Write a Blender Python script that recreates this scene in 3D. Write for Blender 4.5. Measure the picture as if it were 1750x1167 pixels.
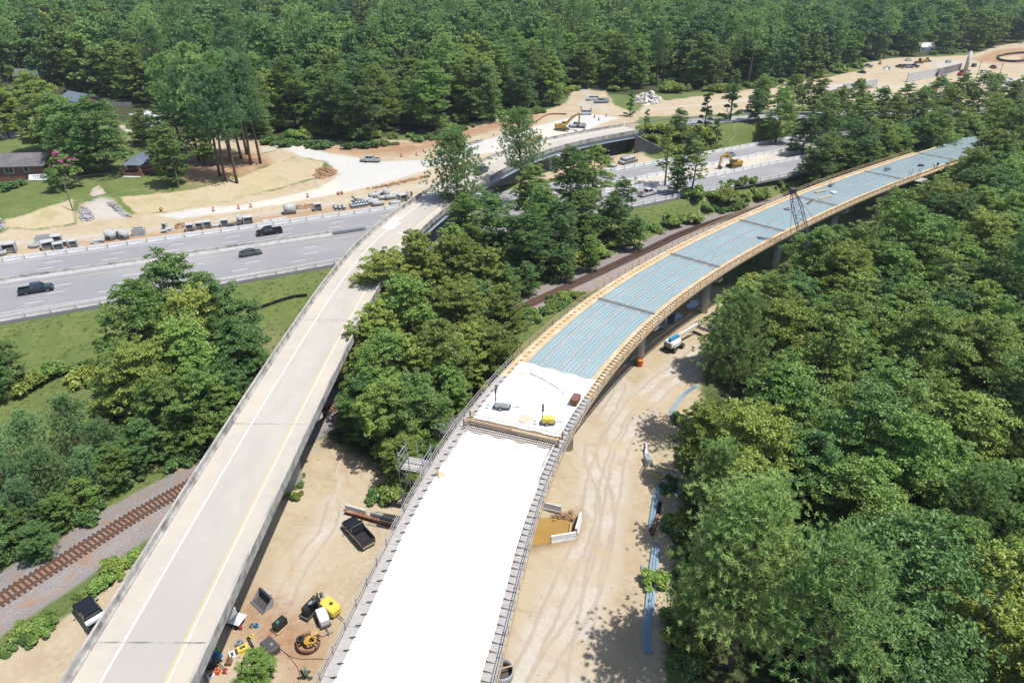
import bpy, math, random
import numpy as np
from mathutils import Vector, Matrix

for o in list(bpy.data.objects):
    bpy.data.objects.remove(o)

scene = bpy.context.scene
col = scene.collection
R = math.radians
random.seed(7)

# ---------------------------------------------------------------- camera
cam_data = bpy.data.cameras.new('camera')
cam_data.sensor_fit = 'HORIZONTAL'
cam_data.sensor_width = 36.0
cam_data.lens = 36.0 * 1170.0 / 1750.0
cam_data.clip_start = 0.5
cam_data.clip_end = 6000.0
cam = bpy.data.objects.new('camera', cam_data)
cam.location = (0, 0, 56)
cam.rotation_euler = (R(90 - 28.81), 0, 0)
col.objects.link(cam)
scene.camera = cam

# ---------------------------------------------------------------- sky, sun, exposure
SUN_AZ = 106.0      # degrees clockwise from +Y (the viewing direction) towards +X
SUN_EL = 67.0
world = bpy.data.worlds.new('World')
scene.world = world
world.use_nodes = True
wn = world.node_tree.nodes
wl = world.node_tree.links
sky = wn.new('ShaderNodeTexSky')
sky.sky_type = 'NISHITA'
sky.sun_disc = False
sky.sun_elevation = R(SUN_EL)
sky.sun_rotation = R(SUN_AZ)
sky.air_density = 1.0
sky.dust_density = 1.2
bg = wn['Background']
bg.inputs['Strength'].default_value = 0.14
wl.new(sky.outputs['Color'], bg.inputs['Color'])

sd = bpy.data.lights.new('sun', 'SUN')
sd.energy = 5.0
sd.angle = R(0.53)
sd.color = (1.0, 0.965, 0.91)
sun = bpy.data.objects.new('sun', sd)
az, el = R(SUN_AZ), R(SUN_EL)
to_sun = Vector((math.sin(az) * math.cos(el), math.cos(az) * math.cos(el), math.sin(el)))
sun.rotation_euler = to_sun.to_track_quat('Z', 'Y').to_euler()
sun.location = to_sun * 300
col.objects.link(sun)

vs = scene.view_settings
vs.view_transform = 'Standard'
vs.look = 'None'
vs.gamma = 1.0
vs.use_curve_mapping = False
vs.exposure = 0.56

# ---------------------------------------------------------------- helpers
class MB:
    """collects polygons for one mesh"""
    def __init__(s):
        s.v, s.f, s.m = [], [], []
    def add(s, vs_, fs_, mi=0):
        b = len(s.v)
        s.v.extend([tuple(p) for p in vs_])
        for f in fs_:
            s.f.append(tuple(i + b for i in f)); s.m.append(mi)
        return s
    def box(s, c, d, rz=0.0, rx=0.0, ry=0.0, mi=0, taper=1.0):
        hx, hy, hz = d[0] / 2, d[1] / 2, d[2] / 2
        pts = []
        for z, t in ((-hz, 1.0), (hz, taper)):
            for x, y in ((-hx, -hy), (hx, -hy), (hx, hy), (-hx, hy)):
                pts.append(Vector((x * t, y * t, z)))
        M = Matrix.Rotation(rz, 3, 'Z') @ Matrix.Rotation(ry, 3, 'Y') @ Matrix.Rotation(rx, 3, 'X')
        C = Vector(c)
        s.add([tuple(M @ p + C) for p in pts], [(3, 2, 1, 0), (4, 5, 6, 7), (0, 1, 5, 4), (1, 2, 6, 5), (2, 3, 7, 6), (3, 0, 4, 7)], mi)
        return s
    def bar(s, p, q, w, h=None, mi=0):
        h = w if h is None else h
        p, q = Vector(p), Vector(q)
        d = (q - p)
        L = d.length
        if L < 1e-6: return s
        d /= L
        up = Vector((0, 0, 1)) if abs(d.z) < 0.98 else Vector((1, 0, 0))
        a = d.cross(up).normalized() * (w / 2); b = a.normalized().cross(d).normalized() * (h / 2)
        pts = [p - a - b, p + a - b, p + a + b, p - a + b, q - a - b, q + a - b, q + a + b, q - a + b]
        s.add(pts, [(0, 1, 2, 3), (7, 6, 5, 4), (0, 4, 5, 1), (1, 5, 6, 2), (2, 6, 7, 3), (3, 7, 4, 0)], mi)
        return s
    def tube(s, p, q, r0, r1=None, n=8, mi=0, cap=True):
        r1 = r0 if r1 is None else r1
        p, q = Vector(p), Vector(q)
        d = (q - p)
        if d.length < 1e-6: return s
        d.normalize()
        up = Vector((0, 0, 1)) if abs(d.z) < 0.95 else Vector((1, 0, 0))
        a = d.cross(up).normalized(); b = a.cross(d).normalized()
        pts = []
        for c, r in ((p, r0), (q, r1)):
            for i in range(n):
                t = 2 * math.pi * i / n
                pts.append(c + a * (r * math.cos(t)) + b * (r * math.sin(t)))
        fs = [(i, (i + 1) % n, n + (i + 1) % n, n + i) for i in range(n)]
        if cap: fs += [tuple(range(n - 1, -1, -1)), tuple(range(n, 2 * n))]
        s.add(pts, fs, mi)
        return s
    def ring(s, p, q, r0, r1, n=14, mi=0, mi_in=None):
        """hollow pipe from p to q, outer r0, inner r1"""
        mi_in = mi if mi_in is None else mi_in
        p, q = Vector(p), Vector(q)
        d = (q - p).normalized()
        up = Vector((0, 0, 1)) if abs(d.z) < 0.95 else Vector((1, 0, 0))
        a = d.cross(up).normalized(); b = a.cross(d).normalized()
        pts = []
        for c, r in ((p, r0), (q, r0), (q, r1), (p, r1)):
            for i in range(n):
                t = 2 * math.pi * i / n
                pts.append(c + a * (r * math.cos(t)) + b * (r * math.sin(t)))
        out, inn = [], []
        for i in range(n):
            j = (i + 1) % n
            out += [(i, j, n + j, n + i), (n + i, n + j, 2 * n + j, 2 * n + i), (3 * n + i, 3 * n + j, j, i)]
            inn.append((2 * n + i, 2 * n + j, 3 * n + j, 3 * n + i))
        s.add(pts, out, mi)
        b0 = len(s.v) - len(pts)
        for f in inn:
            s.f.append(tuple(k + b0 for k in f)); s.m.append(mi_in)
        return s
    def loft(s, rings, mi=0, cap=True, closed=True):
        n = len(rings[0]); pts = [p for r in rings for p in r]
        fs = []
        for k in range(len(rings) - 1):
            for i in range(n if closed else n - 1):
                j = (i + 1) % n
                fs.append((k * n + i, k * n + j, (k + 1) * n + j, (k + 1) * n + i))
        if cap:
            fs += [tuple(range(n - 1, -1, -1)), tuple(range((len(rings) - 1) * n, len(rings) * n))]
        s.add(pts, fs, mi)
        return s
    def quad(s, a, b, c, d, mi=0):
        return s.add([a, b, c, d], [(0, 1, 2, 3)], mi)
    def mesh(s, name, mats, smooth=False):
        me = bpy.data.meshes.new(name)
        me.from_pydata(s.v, [], s.f)
        if not isinstance(mats, (list, tuple)): mats = [mats]
        for m in mats: me.materials.append(m)
        me.polygons.foreach_set('material_index', s.m)
        if smooth: me.polygons.foreach_set('use_smooth', [True] * len(s.f))
        me.update()
        return me
    def build(s, name, mats, parent=None, smooth=False, loc=None, rz=None):
        o = bpy.data.objects.new(name, s.mesh(name, mats, smooth))
        col.objects.link(o)
        if parent is not None: o.parent = parent
        if loc is not None: o.location = loc
        if rz is not None: o.rotation_euler.z = rz
        return o

def tag(o, label, cat, group=None, kind=None):
    if label: o['label'] = label
    if cat: o['category'] = cat
    if group: o['group'] = group
    if kind: o['kind'] = kind
    return o

def structure(o):
    o['kind'] = 'structure'
    return o

def thing(name, label, cat, loc=(0, 0, 0), rz=0.0, group=None):
    o = bpy.data.objects.new(name, None)
    o.empty_display_size = 0.3
    o.location = loc
    o.rotation_euler = (0, 0, rz)
    col.objects.link(o)
    return tag(o, label, cat, group)

def obj(name, mesh, parent=None, loc=None, rz=None, scale=None):
    o = bpy.data.objects.new(name, mesh)
    col.objects.link(o)
    if parent is not None: o.parent = parent
    if loc is not None: o.location = loc
    if rz is not None: o.rotation_euler.z = rz
    if scale is not None: o.scale = scale
    return o

def copy_thing(root, loc, rz, label=None, group=None, scale=None):
    r = root.copy(); col.objects.link(r)
    r.location = loc; r.rotation_euler = (0, 0, rz)
    if scale: r.scale = (scale,) * 3
    if label: r['label'] = label
    if group: r['group'] = group
    for ch in root.children:
        c = ch.copy(); col.objects.link(c); c.parent = r
        for g in ch.children:
            d = g.copy(); col.objects.link(d); d.parent = c
    return r

def spline(pts, step):
    """Catmull-Rom through 2-D/3-D points, resampled about every step metres"""
    P_ = np.array([tuple(p) + (0.0,) * (3 - len(p)) for p in pts], float)
    P_ = np.vstack([2 * P_[0] - P_[1], P_, 2 * P_[-1] - P_[-2]])
    out = []
    for i in range(1, len(P_) - 2):
        a, b, c, d = P_[i - 1:i + 3]
        n = max(2, int(np.linalg.norm(c - b) / 0.5))
        t = np.linspace(0, 1, n, endpoint=False)[:, None]
        out.append(0.5 * (2 * b + (c - a) * t + (2 * a - 5 * b + 4 * c - d) * t ** 2 + (3 * b - a - 3 * c + d) * t ** 3))
    out = np.vstack(out + [P_[-2][None]])
    s = np.r_[0, np.cumsum(np.linalg.norm(np.diff(out[:, :2], axis=0), axis=1))]
    n = max(2, int(round(s[-1] / step)))
    q = np.linspace(0, s[-1], n + 1)
    return np.stack([np.interp(q, s, out[:, k]) for k in range(3)], 1)

class Path:
    """arc-length parametrised centre line"""
    def __init__(s, pts, step=1.0):
        s.p = spline(pts, step)
        s.s = np.r_[0, np.cumsum(np.linalg.norm(np.diff(s.p[:, :2], axis=0), axis=1))]
        s.L = s.s[-1]
        t = np.gradient(s.p[:, :2], axis=0)
        s.t = t / np.linalg.norm(t, axis=1)[:, None]
    def at(s, d, off=0.0, z=None):
        """off > 0 is to the right of travel"""
        x, y, zz = [np.interp(d, s.s, s.p[:, k]) for k in range(3)]
        tx, ty = [np.interp(d, s.s, s.t[:, k]) for k in range(2)]
        l = math.hypot(tx, ty); tx /= l; ty /= l
        return Vector((x + ty * off, y - tx * off, (zz if z is None else z)))
    def ang(s, d):
        tx, ty = [np.interp(d, s.s, s.t[:, k]) for k in range(2)]
        return math.atan2(ty, tx)
    def near(s, x, y):
        i = int(np.argmin((s.p[:, 0] - x) ** 2 + (s.p[:, 1] - y) ** 2))
        d = s.s[i]
        n = np.array([s.t[i, 1], -s.t[i, 0]])
        return d, float((np.array([x, y]) - s.p[i, :2]) @ n)
    def sweep(s, mb, prof, d0, d1, step=2.0, mi=0, closed=True, cap=True, zoff=0.0):
        n = max(1, int(round((d1 - d0) / step)))
        rings = []
        for k in range(n + 1):
            d = d0 + (d1 - d0) * k / n
            c = s.at(d)
            rings.append([tuple(Vector((*s.at(d, o)[:2], c.z + z + zoff))) for o, z in prof])
        mb.loft(rings, mi, cap, closed)
        return mb

# ---------------------------------------------------------------- materials
def nt(m):
    m.use_nodes = True
    return m.node_tree.nodes, m.node_tree.links

ALB = 0.66   # the tones below were noted on a bright print; this brings them to real reflectances
def mat(name, c1, c2=None, scale=3.0, rough=0.85, metal=0.0, bump=0.0, detail=6.0, c3=None, scale3=0.3, spec=0.3, coat=0.0, coord='Object', stretch=None):
    """two- or three-tone noisy surface"""
    m = bpy.data.materials.new(name)
    N, L = nt(m)
    b = N['Principled BSDF']
    b.inputs['Roughness'].default_value = rough
    b.inputs['Metallic'].default_value = metal
    b.inputs['Specular IOR Level'].default_value = spec
    if coat: b.inputs['Coat Weight'].default_value = coat; b.inputs['Coat Roughness'].default_value = 0.08
    if c2 is None:
        c2 = tuple(v * 0.82 for v in c1)
    c1, c2, c3 = [None if c is None else tuple(v * ALB for v in c) for c in (c1, c2, c3)]
    tc = N.new('ShaderNodeTexCoord')
    src = tc.outputs[coord]
    if stretch:
        mp = N.new('ShaderNodeMapping'); mp.inputs['Scale'].default_value = stretch
        L.new(src, mp.inputs['Vector']); src = mp.outputs['Vector']
    nz = N.new('ShaderNodeTexNoise'); nz.inputs['Scale'].default_value = scale; nz.inputs['Detail'].default_value = detail; nz.inputs['Roughness'].default_value = 0.65
    L.new(src, nz.inputs['Vector'])
    rp = N.new('ShaderNodeMapRange'); rp.inputs['From Min'].default_value = 0.32; rp.inputs['From Max'].default_value = 0.68
    L.new(nz.outputs['Fac'], rp.inputs['Value'])
    mx = N.new('ShaderNodeMix'); mx.data_type = 'RGBA'
    mx.inputs['A'].default_value = (*c1, 1); mx.inputs['B'].default_value = (*c2, 1)
    L.new(rp.outputs['Result'], mx.inputs['Factor'])
    out = mx.outputs['Result']
    if c3:
        n3 = N.new('ShaderNodeTexNoise'); n3.inputs['Scale'].default_value = scale3; n3.inputs['Detail'].default_value = 5
        L.new(src, n3.inputs['Vector'])
        r3 = N.new('ShaderNodeMapRange'); r3.inputs['From Min'].default_value = 0.48; r3.inputs['From Max'].default_value = 0.66
        L.new(n3.outputs['Fac'], r3.inputs['Value'])
        m3 = N.new('ShaderNodeMix'); m3.data_type = 'RGBA'; m3.inputs['B'].default_value = (*c3, 1)
        L.new(out, m3.inputs['A']); L.new(r3.outputs['Result'], m3.inputs['Factor'])
        out = m3.outputs['Result']
    L.new(out, b.inputs['Base Color'])
    if bump:
        bp = N.new('ShaderNodeBump'); bp.inputs['Strength'].default_value = bump; bp.inputs['Distance'].default_value = 0.05
        L.new(nz.outputs['Fac'], bp.inputs['Height']); L.new(bp.outputs['Normal'], b.inputs['Normal'])
    return m

def leaf_mat(name, ca, cb, cc, tr=0.25):
    """leaf colour varies from leaf to leaf and from tree to tree"""
    m = bpy.data.materials.new(name)
    N, L = nt(m)
    b = N['Principled BSDF']
    b.inputs['Roughness'].default_value = 0.5
    b.inputs['Specular IOR Level'].default_value = 0.35
    at = N.new('ShaderNodeAttribute'); at.attribute_name = 'leaf_tone'
    oi = N.new('ShaderNodeObjectInfo')
    m1 = N.new('ShaderNodeMix'); m1.data_type = 'RGBA'
    m1.inputs['A'].default_value = (*ca, 1); m1.inputs['B'].default_value = (*cb, 1)
    L.new(at.outputs['Fac'], m1.inputs['Factor'])
    m2 = N.new('ShaderNodeMix'); m2.data_type = 'RGBA'; m2.inputs['B'].default_value = (*cc, 1)
    mr = N.new('ShaderNodeMapRange'); mr.inputs['From Min'].default_value = 0.35; mr.inputs['From Max'].default_value = 1.0; mr.inputs['To Max'].default_value = 0.85
    L.new(oi.outputs['Random'], mr.inputs['Value']); L.new(mr.outputs['Result'], m2.inputs['Factor'])
    L.new(m1.outputs['Result'], m2.inputs['A'])
    hs = N.new('ShaderNodeHueSaturation')
    ml = N.new('ShaderNodeMath'); ml.operation = 'MULTIPLY'; ml.inputs[1].default_value = 7.31
    fr = N.new('ShaderNodeMath'); fr.operation = 'FRACT'
    L.new(oi.outputs['Random'], ml.inputs[0]); L.new(ml.outputs[0], fr.inputs[0])
    mv = N.new('ShaderNodeMapRange'); mv.inputs['To Min'].default_value = 0.72; mv.inputs['To Max'].default_value = 1.22
    L.new(fr.outputs[0], mv.inputs['Value']); L.new(mv.outputs['Result'], hs.inputs['Value'])
    L.new(m2.outputs['Result'], hs.inputs['Color'])
    L.new(hs.outputs['Color'], b.inputs['Base Color'])
    t = N.new('ShaderNodeBsdfTranslucent'); L.new(hs.outputs['Color'], t.inputs['Color'])
    mx = N.new('ShaderNodeMixShader'); mx.inputs['Fac'].default_value = tr
    L.new(b.outputs['BSDF'], mx.inputs[1]); L.new(t.outputs['BSDF'], mx.inputs[2])
    L.new(mx.outputs['Shader'], N['Material Output'].inputs['Surface'])
    return m

M = {}
M['concrete'] = mat('weathered_concrete', (.52, .49, .43), (.42, .39, .35), 1.2, .9, bump=.15, c3=(.30, .29, .27), scale3=.25)
M['deck_conc'] = mat('deck_concrete', (.535, .485, .41), (.47, .43, .37), .8, .9, c3=(.56, .495, .40), scale3=.12)
M['lane_conc'] = mat('traffic_worn_concrete', (.515, .47, .405), (.46, .42, .365), .7, .9, c3=(.43, .395, .35), scale3=.10, stretch=(1, .35, 1))
M['stained'] = mat('stained_concrete', (.50, .475, .43), (.30, .29, .275), 1.6, .9, bump=.2, c3=(.17, .168, .165), scale3=.6)
M['pale_conc'] = mat('pale_concrete', (.66, .65, .62), (.56, .55, .53), 2.5, .85, c3=(.47, .46, .44), scale3=.8)
M['precast'] = mat('precast_concrete', (.53, .53, .52), (.44, .44, .435), 2.5, .85, c3=(.37, .37, .365), scale3=.8)
M['white_conc'] = mat('white_concrete', (.80, .80, .79), (.68, .68, .67), 2.0, .8, c3=(.58, .57, .55), scale3=.9)
M['dark_conc'] = mat('streaked_retaining_concrete', (.25, .235, .22), (.13, .125, .12), 1.2, .9, bump=.2, c3=(.34, .32, .29), scale3=.5, stretch=(1, 1, .15))
M['asphalt'] = mat('grey_asphalt', (.30, .292, .30), (.26, .255, .262), .5, .9, c3=(.33, .32, .325), scale3=.06)
M['asphalt_dark'] = mat('dark_asphalt', (.11, .11, .115), (.085, .085, .09), .6, .9)
M['paint_white'] = mat('white_road_paint', (.80, .79, .75), (.68, .67, .63), 3, .7)
M['paint_yellow'] = mat('yellow_road_paint', (.66, .48, .20), (.60, .48, .28), 2, .7)
M['girder'] = mat('blue_grey_steel_girder', (.40, .46, .50), (.33, .38, .42), .7, .6)
M['girder_c'] = mat('grey_girder', (.40, .39, .37), (.33, .32, .31), .8, .8)
M['ply'] = mat('plywood_formwork', (.62, .46, .27), (.52, .37, .20), 1.5, .85, c3=(.68, .54, .36), scale3=.5)
M['lumber'] = mat('sawn_lumber', (.58, .44, .27), (.44, .32, .19), 3, .85)
M['grey_lumber'] = mat('greyed_lumber', (.47, .44, .41), (.37, .35, .33), 2, .85)
M['dark_steel'] = mat('dark_steel', (.06, .06, .065), (.10, .095, .09), 3, .6)
M['galv'] = mat('galvanised_steel', (.52, .56, .60), (.42, .46, .50), 2.5, .45, .55)
M['blue_bar'] = mat('blue_grey_bar', (.40, .56, .70), (.32, .46, .60), 2.5, .45, .2)
M['blue_form'] = mat('blue_green_deck_form', (.42, .535, .55), (.36, .48, .50), 1.0, .5, .1, c3=(.46, .555, .56), scale3=.15)
M['rebar'] = mat('coated_rebar', (.22, .33, .36), (.18, .27, .29), 2, .6)
M['rebar_rust'] = mat('rusty_rebar', (.22, .12, .07), (.12, .07, .045), 3, .85)
M['joint'] = mat('dark_joint_steel', (.30, .285, .27), (.38, .365, .35), 1.5, .8)
M['strip'] = mat('pale_girder_strip', (.50, .51, .49), (.36, .39, .39), 1.2, .8)
M['sheet'] = mat('white_curing_sheet', (1.18, 1.18, 1.175), (1.10, 1.10, 1.095), .35, .55, bump=.25, c3=(1.04, 1.04, 1.03), scale3=.25)
M['rust'] = mat('rusted_steel', (.30, .14, .07), (.19, .09, .05), 3, .9, c3=(.36, .24, .16), scale3=1.0)
M['tie'] = mat('creosoted_tie', (.115, .065, .048), (.07, .045, .036), 2.5, .95)
M['rail'] = mat('rail_steel', (.21, .11, .07), (.15, .08, .055), 2, .7)
M['railtop'] = mat('polished_rail_head', (.55, .54, .53), (.45, .44, .43), 2, .3, .8)
M['black'] = mat('black_plastic', (.018, .018, .02), (.03, .03, .032), 3, .5)
M['tyre'] = mat('tyre_rubber', (.025, .025, .026), (.04, .038, .036), 6, .9)
M['rim'] = mat('wheel_rim', (.45, .45, .46), (.35, .35, .36), 6, .35, .7)
M['glass'] = mat('tinted_glass', (.02, .03, .035), (.03, .04, .045), 2, .06, spec=.8)
M['chrome'] = mat('bright_metal', (.70, .70, .70), (.6, .6, .6), 3, .25, .8)
M['lamp'] = mat('clear_lamp', (.75, .75, .72), (.65, .65, .62), 8, .2)
M['taillamp'] = mat('red_lamp', (.35, .02, .02), (.28, .02, .02), 8, .25)
M['yellow'] = mat('machine_yellow', (.62, .38, .045), (.52, .31, .04), 2, .5, c3=(.40, .27, .10), scale3=1.2)
M['bright_yellow'] = mat('bright_yellow_paint', (.80, .62, .10), (.72, .55, .09), 2, .4)
M['orange'] = mat('orange_plastic', (.80, .17, .04), (.70, .14, .04), 3, .5)
M['red'] = mat('red_paint', (.42, .035, .04), (.36, .03, .035), 2, .35, coat=.4)
M['white'] = mat('white_paint', (.78, .78, .77), (.72, .72, .71), 2, .4, coat=.3)
M['blue'] = mat('bright_blue_paint', (.03, .30, .62), (.03, .25, .52), 2, .4)
M['green'] = mat('green_paint', (.03, .30, .20), (.03, .24, .16), 2, .5)
M['brick'] = mat('red_brick', (.30, .125, .085), (.22, .095, .07), 4, .9, c3=(.34, .17, .12), scale3=1.5)
M['mortar'] = mat('mortar', (.42, .36, .32), (.36, .31, .28), 4, .9)
M['shingle'] = mat('asphalt_shingle', (.17, .155, .16), (.13, .12, .125), 1.2, .95, c3=(.20, .185, .185), scale3=.5)
M['shingle_blue'] = mat('slate_blue_shingle', (.15, .19, .24), (.12, .15, .19), 1.2, .9)
M['bark'] = mat('bark', (.15, .115, .085), (.09, .07, .055), 4, .95, stretch=(1, 1, .2))
M['pine_bark'] = mat('pine_bark', (.19, .13, .095), (.11, .08, .06), 3, .95, stretch=(1, 1, .25))
M['pale_bark'] = mat('pale_bark', (.36, .33, .28), (.24, .21, .18), 3, .95, stretch=(1, 1, .25))
M['pole'] = mat('weathered_pole', (.26, .225, .19), (.19, .165, .14), 3, .9, stretch=(1, 1, .2))
M['wire'] = mat('cable', (.07, .07, .07), (.09, .09, .09), 2, .6)
M['skin'] = mat('skin', (.38, .22, .15), (.34, .19, .13), 6, .6)
M['hivis'] = mat('hi_vis_fabric', (.45, .75, .06), (.40, .66, .06), 5, .8)
M['denim'] = mat('denim', (.06, .08, .13), (.05, .065, .10), 8, .9)
M['water'] = mat('muddy_water', (.42, .265, .085), (.36, .22, .07), .4, .12, spec=.5)
M['rock'] = mat('grey_riprap', (.42, .41, .41), (.27, .265, .27), 1.5, .9)
M['clayrock'] = mat('clay_clod', (.40, .25, .15), (.30, .18, .10), 1.5, .95)
M['tan_paper'] = mat('tan_sheet', (.62, .53, .38), (.56, .47, .33), 1.5, .8)
M['mesh_orange'] = mat('faded_orange_mesh', (.48, .17, .09), (.38, .13, .07), 2, .8)
M['screed'] = mat('orange_screed_paint', (.58, .38, .16), (.46, .28, .12), 3, .6)

M['leaf_mid'] = leaf_mat('broad_leaf', (0.116, 0.209, 0.049), (0.199, 0.303, 0.067), (0.227, 0.294, 0.060), .32)
M['leaf_dark'] = leaf_mat('dark_broad_leaf', (0.080, 0.166, 0.051), (0.136, 0.231, 0.065), (0.154, 0.238, 0.058), .32)
M['leaf_yellow'] = leaf_mat('yellowish_broad_leaf', (0.173, 0.242, 0.046), (0.257, 0.316, 0.063), (0.270, 0.303, 0.063), .32)
M['needle'] = leaf_mat('pine_needle', (0.151, 0.273, 0.081), (0.247, 0.371, 0.114), (0.247, 0.343, 0.102), .28)
M['needle_dark'] = leaf_mat('dark_pine_needle', (0.103, 0.203, 0.085), (0.172, 0.283, 0.109), (0.173, 0.268, 0.095), .28)
M['pink'] = leaf_mat('pink_blossom', (.36, .07, .16), (.44, .12, .22), (.38, .09, .18))
M['grassblade'] = leaf_mat('grass_blade', (.22, .27, .085), (.31, .34, .12), (.31, .31, .13), .5)

# ---------------------------------------------------------------- lines of the place (metres; highway surface is z = 0)
_N = np.array([(-340, 31), (-200, 96), (-110.1, 137.2), (-89.8, 146.3), (-65.2, 158.0), (-29.5, 174.6), (0, 191.5), (31.3, 211.2), (59.6, 229.1), (83.6, 244.2), (160, 292), (420, 455)])
_S = np.array([(-340, -12), (-200, 55), (-91.9, 109.4), (-80.2, 115.5), (-59.2, 125.5), (-37.0, 136.8), (0, 157.3), (33.6, 177.0), (53.9, 189.4), (69.5, 197.8), (160, 252), (420, 408)])
def _ease(a):
    xs = np.arange(-340, 421, 2.0)
    ys = np.interp(xs, a[:, 0], a[:, 1])
    k = np.ones(15) / 15
    pad = np.r_[2 * ys[0] - ys[7:0:-1], ys, 2 * ys[-1] - ys[-2:-9:-1]]
    return np.stack([xs, np.convolve(pad, k, 'valid')], 1)
HN, HS = _ease(_N), _ease(_S)
north_edge = Path([tuple(p) for p in HN[::6]], 2.0)
south_edge = Path([tuple(p) for p in HS[::6]], 2.0)
RAIL_PTS = [(-150, -80), (-95, -8), (-55.3, 51.4), (-49.3, 60.6), (-43.5, 68.7), (-20, 97.5), (0.6, 121.7), (17.8, 139.4), (32.9, 155.3), (47.4, 170.0), (72, 189), (110, 213), (200, 266), (400, 384)]
railway = Path([(x, y, -4.0) for x, y in RAIL_PTS], 1.0)
OLD_PTS = [(-30, -45, 6.2), (-30, 0, 6.3), (-30, 34, 6.5), (-29.6, 70, 6.5), (-28.3, 107, 6.6), (-25.8, 132, 6.8), (-17, 161.5, 7), (-6.5, 188, 7), (8.6, 213.7, 7), (19.8, 223.4, 7), (37.4, 237.1, 7), (46, 243.2, 7), (60, 250.5, 7), (80, 258, 6.8), (120, 270, 6.2), (170, 287, 4), (240, 318, 1.6), (330, 372, .5)]
def eased(pts, win):
    q = spline(pts, 1.0); k = np.ones(win) / win; h = win // 2
    return [tuple(v) for v in np.stack([np.convolve(np.r_[2 * q[0, c] - q[h:0:-1, c], q[:, c], 2 * q[-1, c] - q[-2:-h - 2:-1, c]], k, 'valid') for c in range(3)], 1)[::6]]
old = Path(eased(OLD_PTS, 41), 1.0)
NEW_PTS = [(-19, -40, 6), (-14, 5, 6), (-8.2, 35, 6), (-2.4, 61.5, 6), (5.9, 81.5, 6), (18.9, 103.3, 6), (35.3, 123.6, 6), (54.7, 143.7, 6), (77, 164.6, 6), (101, 184.8, 6), (150, 224, 6), (215, 276, 6)]
new = Path(eased(NEW_PTS, 25), 1.0)

def yat(A, x): return np.interp(x, A[:, 0], A[:, 1])

def sdf(poly, X, Y):
    """signed distance to a polygon, positive inside"""
    pts = np.array([p[:2] for p in poly], float)
    n = len(pts)
    d2 = np.full(X.shape, 1e12); ins = np.zeros(X.shape, bool)
    for i in range(n):
        ax, ay = pts[i]; bx, by = pts[(i + 1) % n]
        ex, ey = bx - ax, by - ay
        t = np.clip(((X - ax) * ex + (Y - ay) * ey) / (ex * ex + ey * ey + 1e-9), 0, 1)
        d2 = np.minimum(d2, (X - ax - t * ex) ** 2 + (Y - ay - t * ey) ** 2)
        c = ((ay > Y) != (by > Y)) & (X < ex * (Y - ay) / (by - ay + 1e-12) + ax)
        ins ^= c
    d = np.sqrt(d2)
    return np.where(ins, d, -d)

def pdist(path, X, Y, every=2, box=None):
    d2 = np.full(X.shape, 1e12)
    p = path.p[::every, :2]
    for i in range(len(p) - 1):
        ax, ay = p[i]; ex, ey = p[i + 1] - p[i]
        t = np.clip(((X - ax) * ex + (Y - ay) * ey) / (ex * ex + ey * ey), 0, 1)
        d2 = np.minimum(d2, (X - ax - t * ex) ** 2 + (Y - ay - t * ey) ** 2)
    return np.sqrt(d2)

def sstep(a, b, x):
    t = np.clip((x - a) / (b - a), 0, 1)
    return t * t * (3 - 2 * t)

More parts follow.
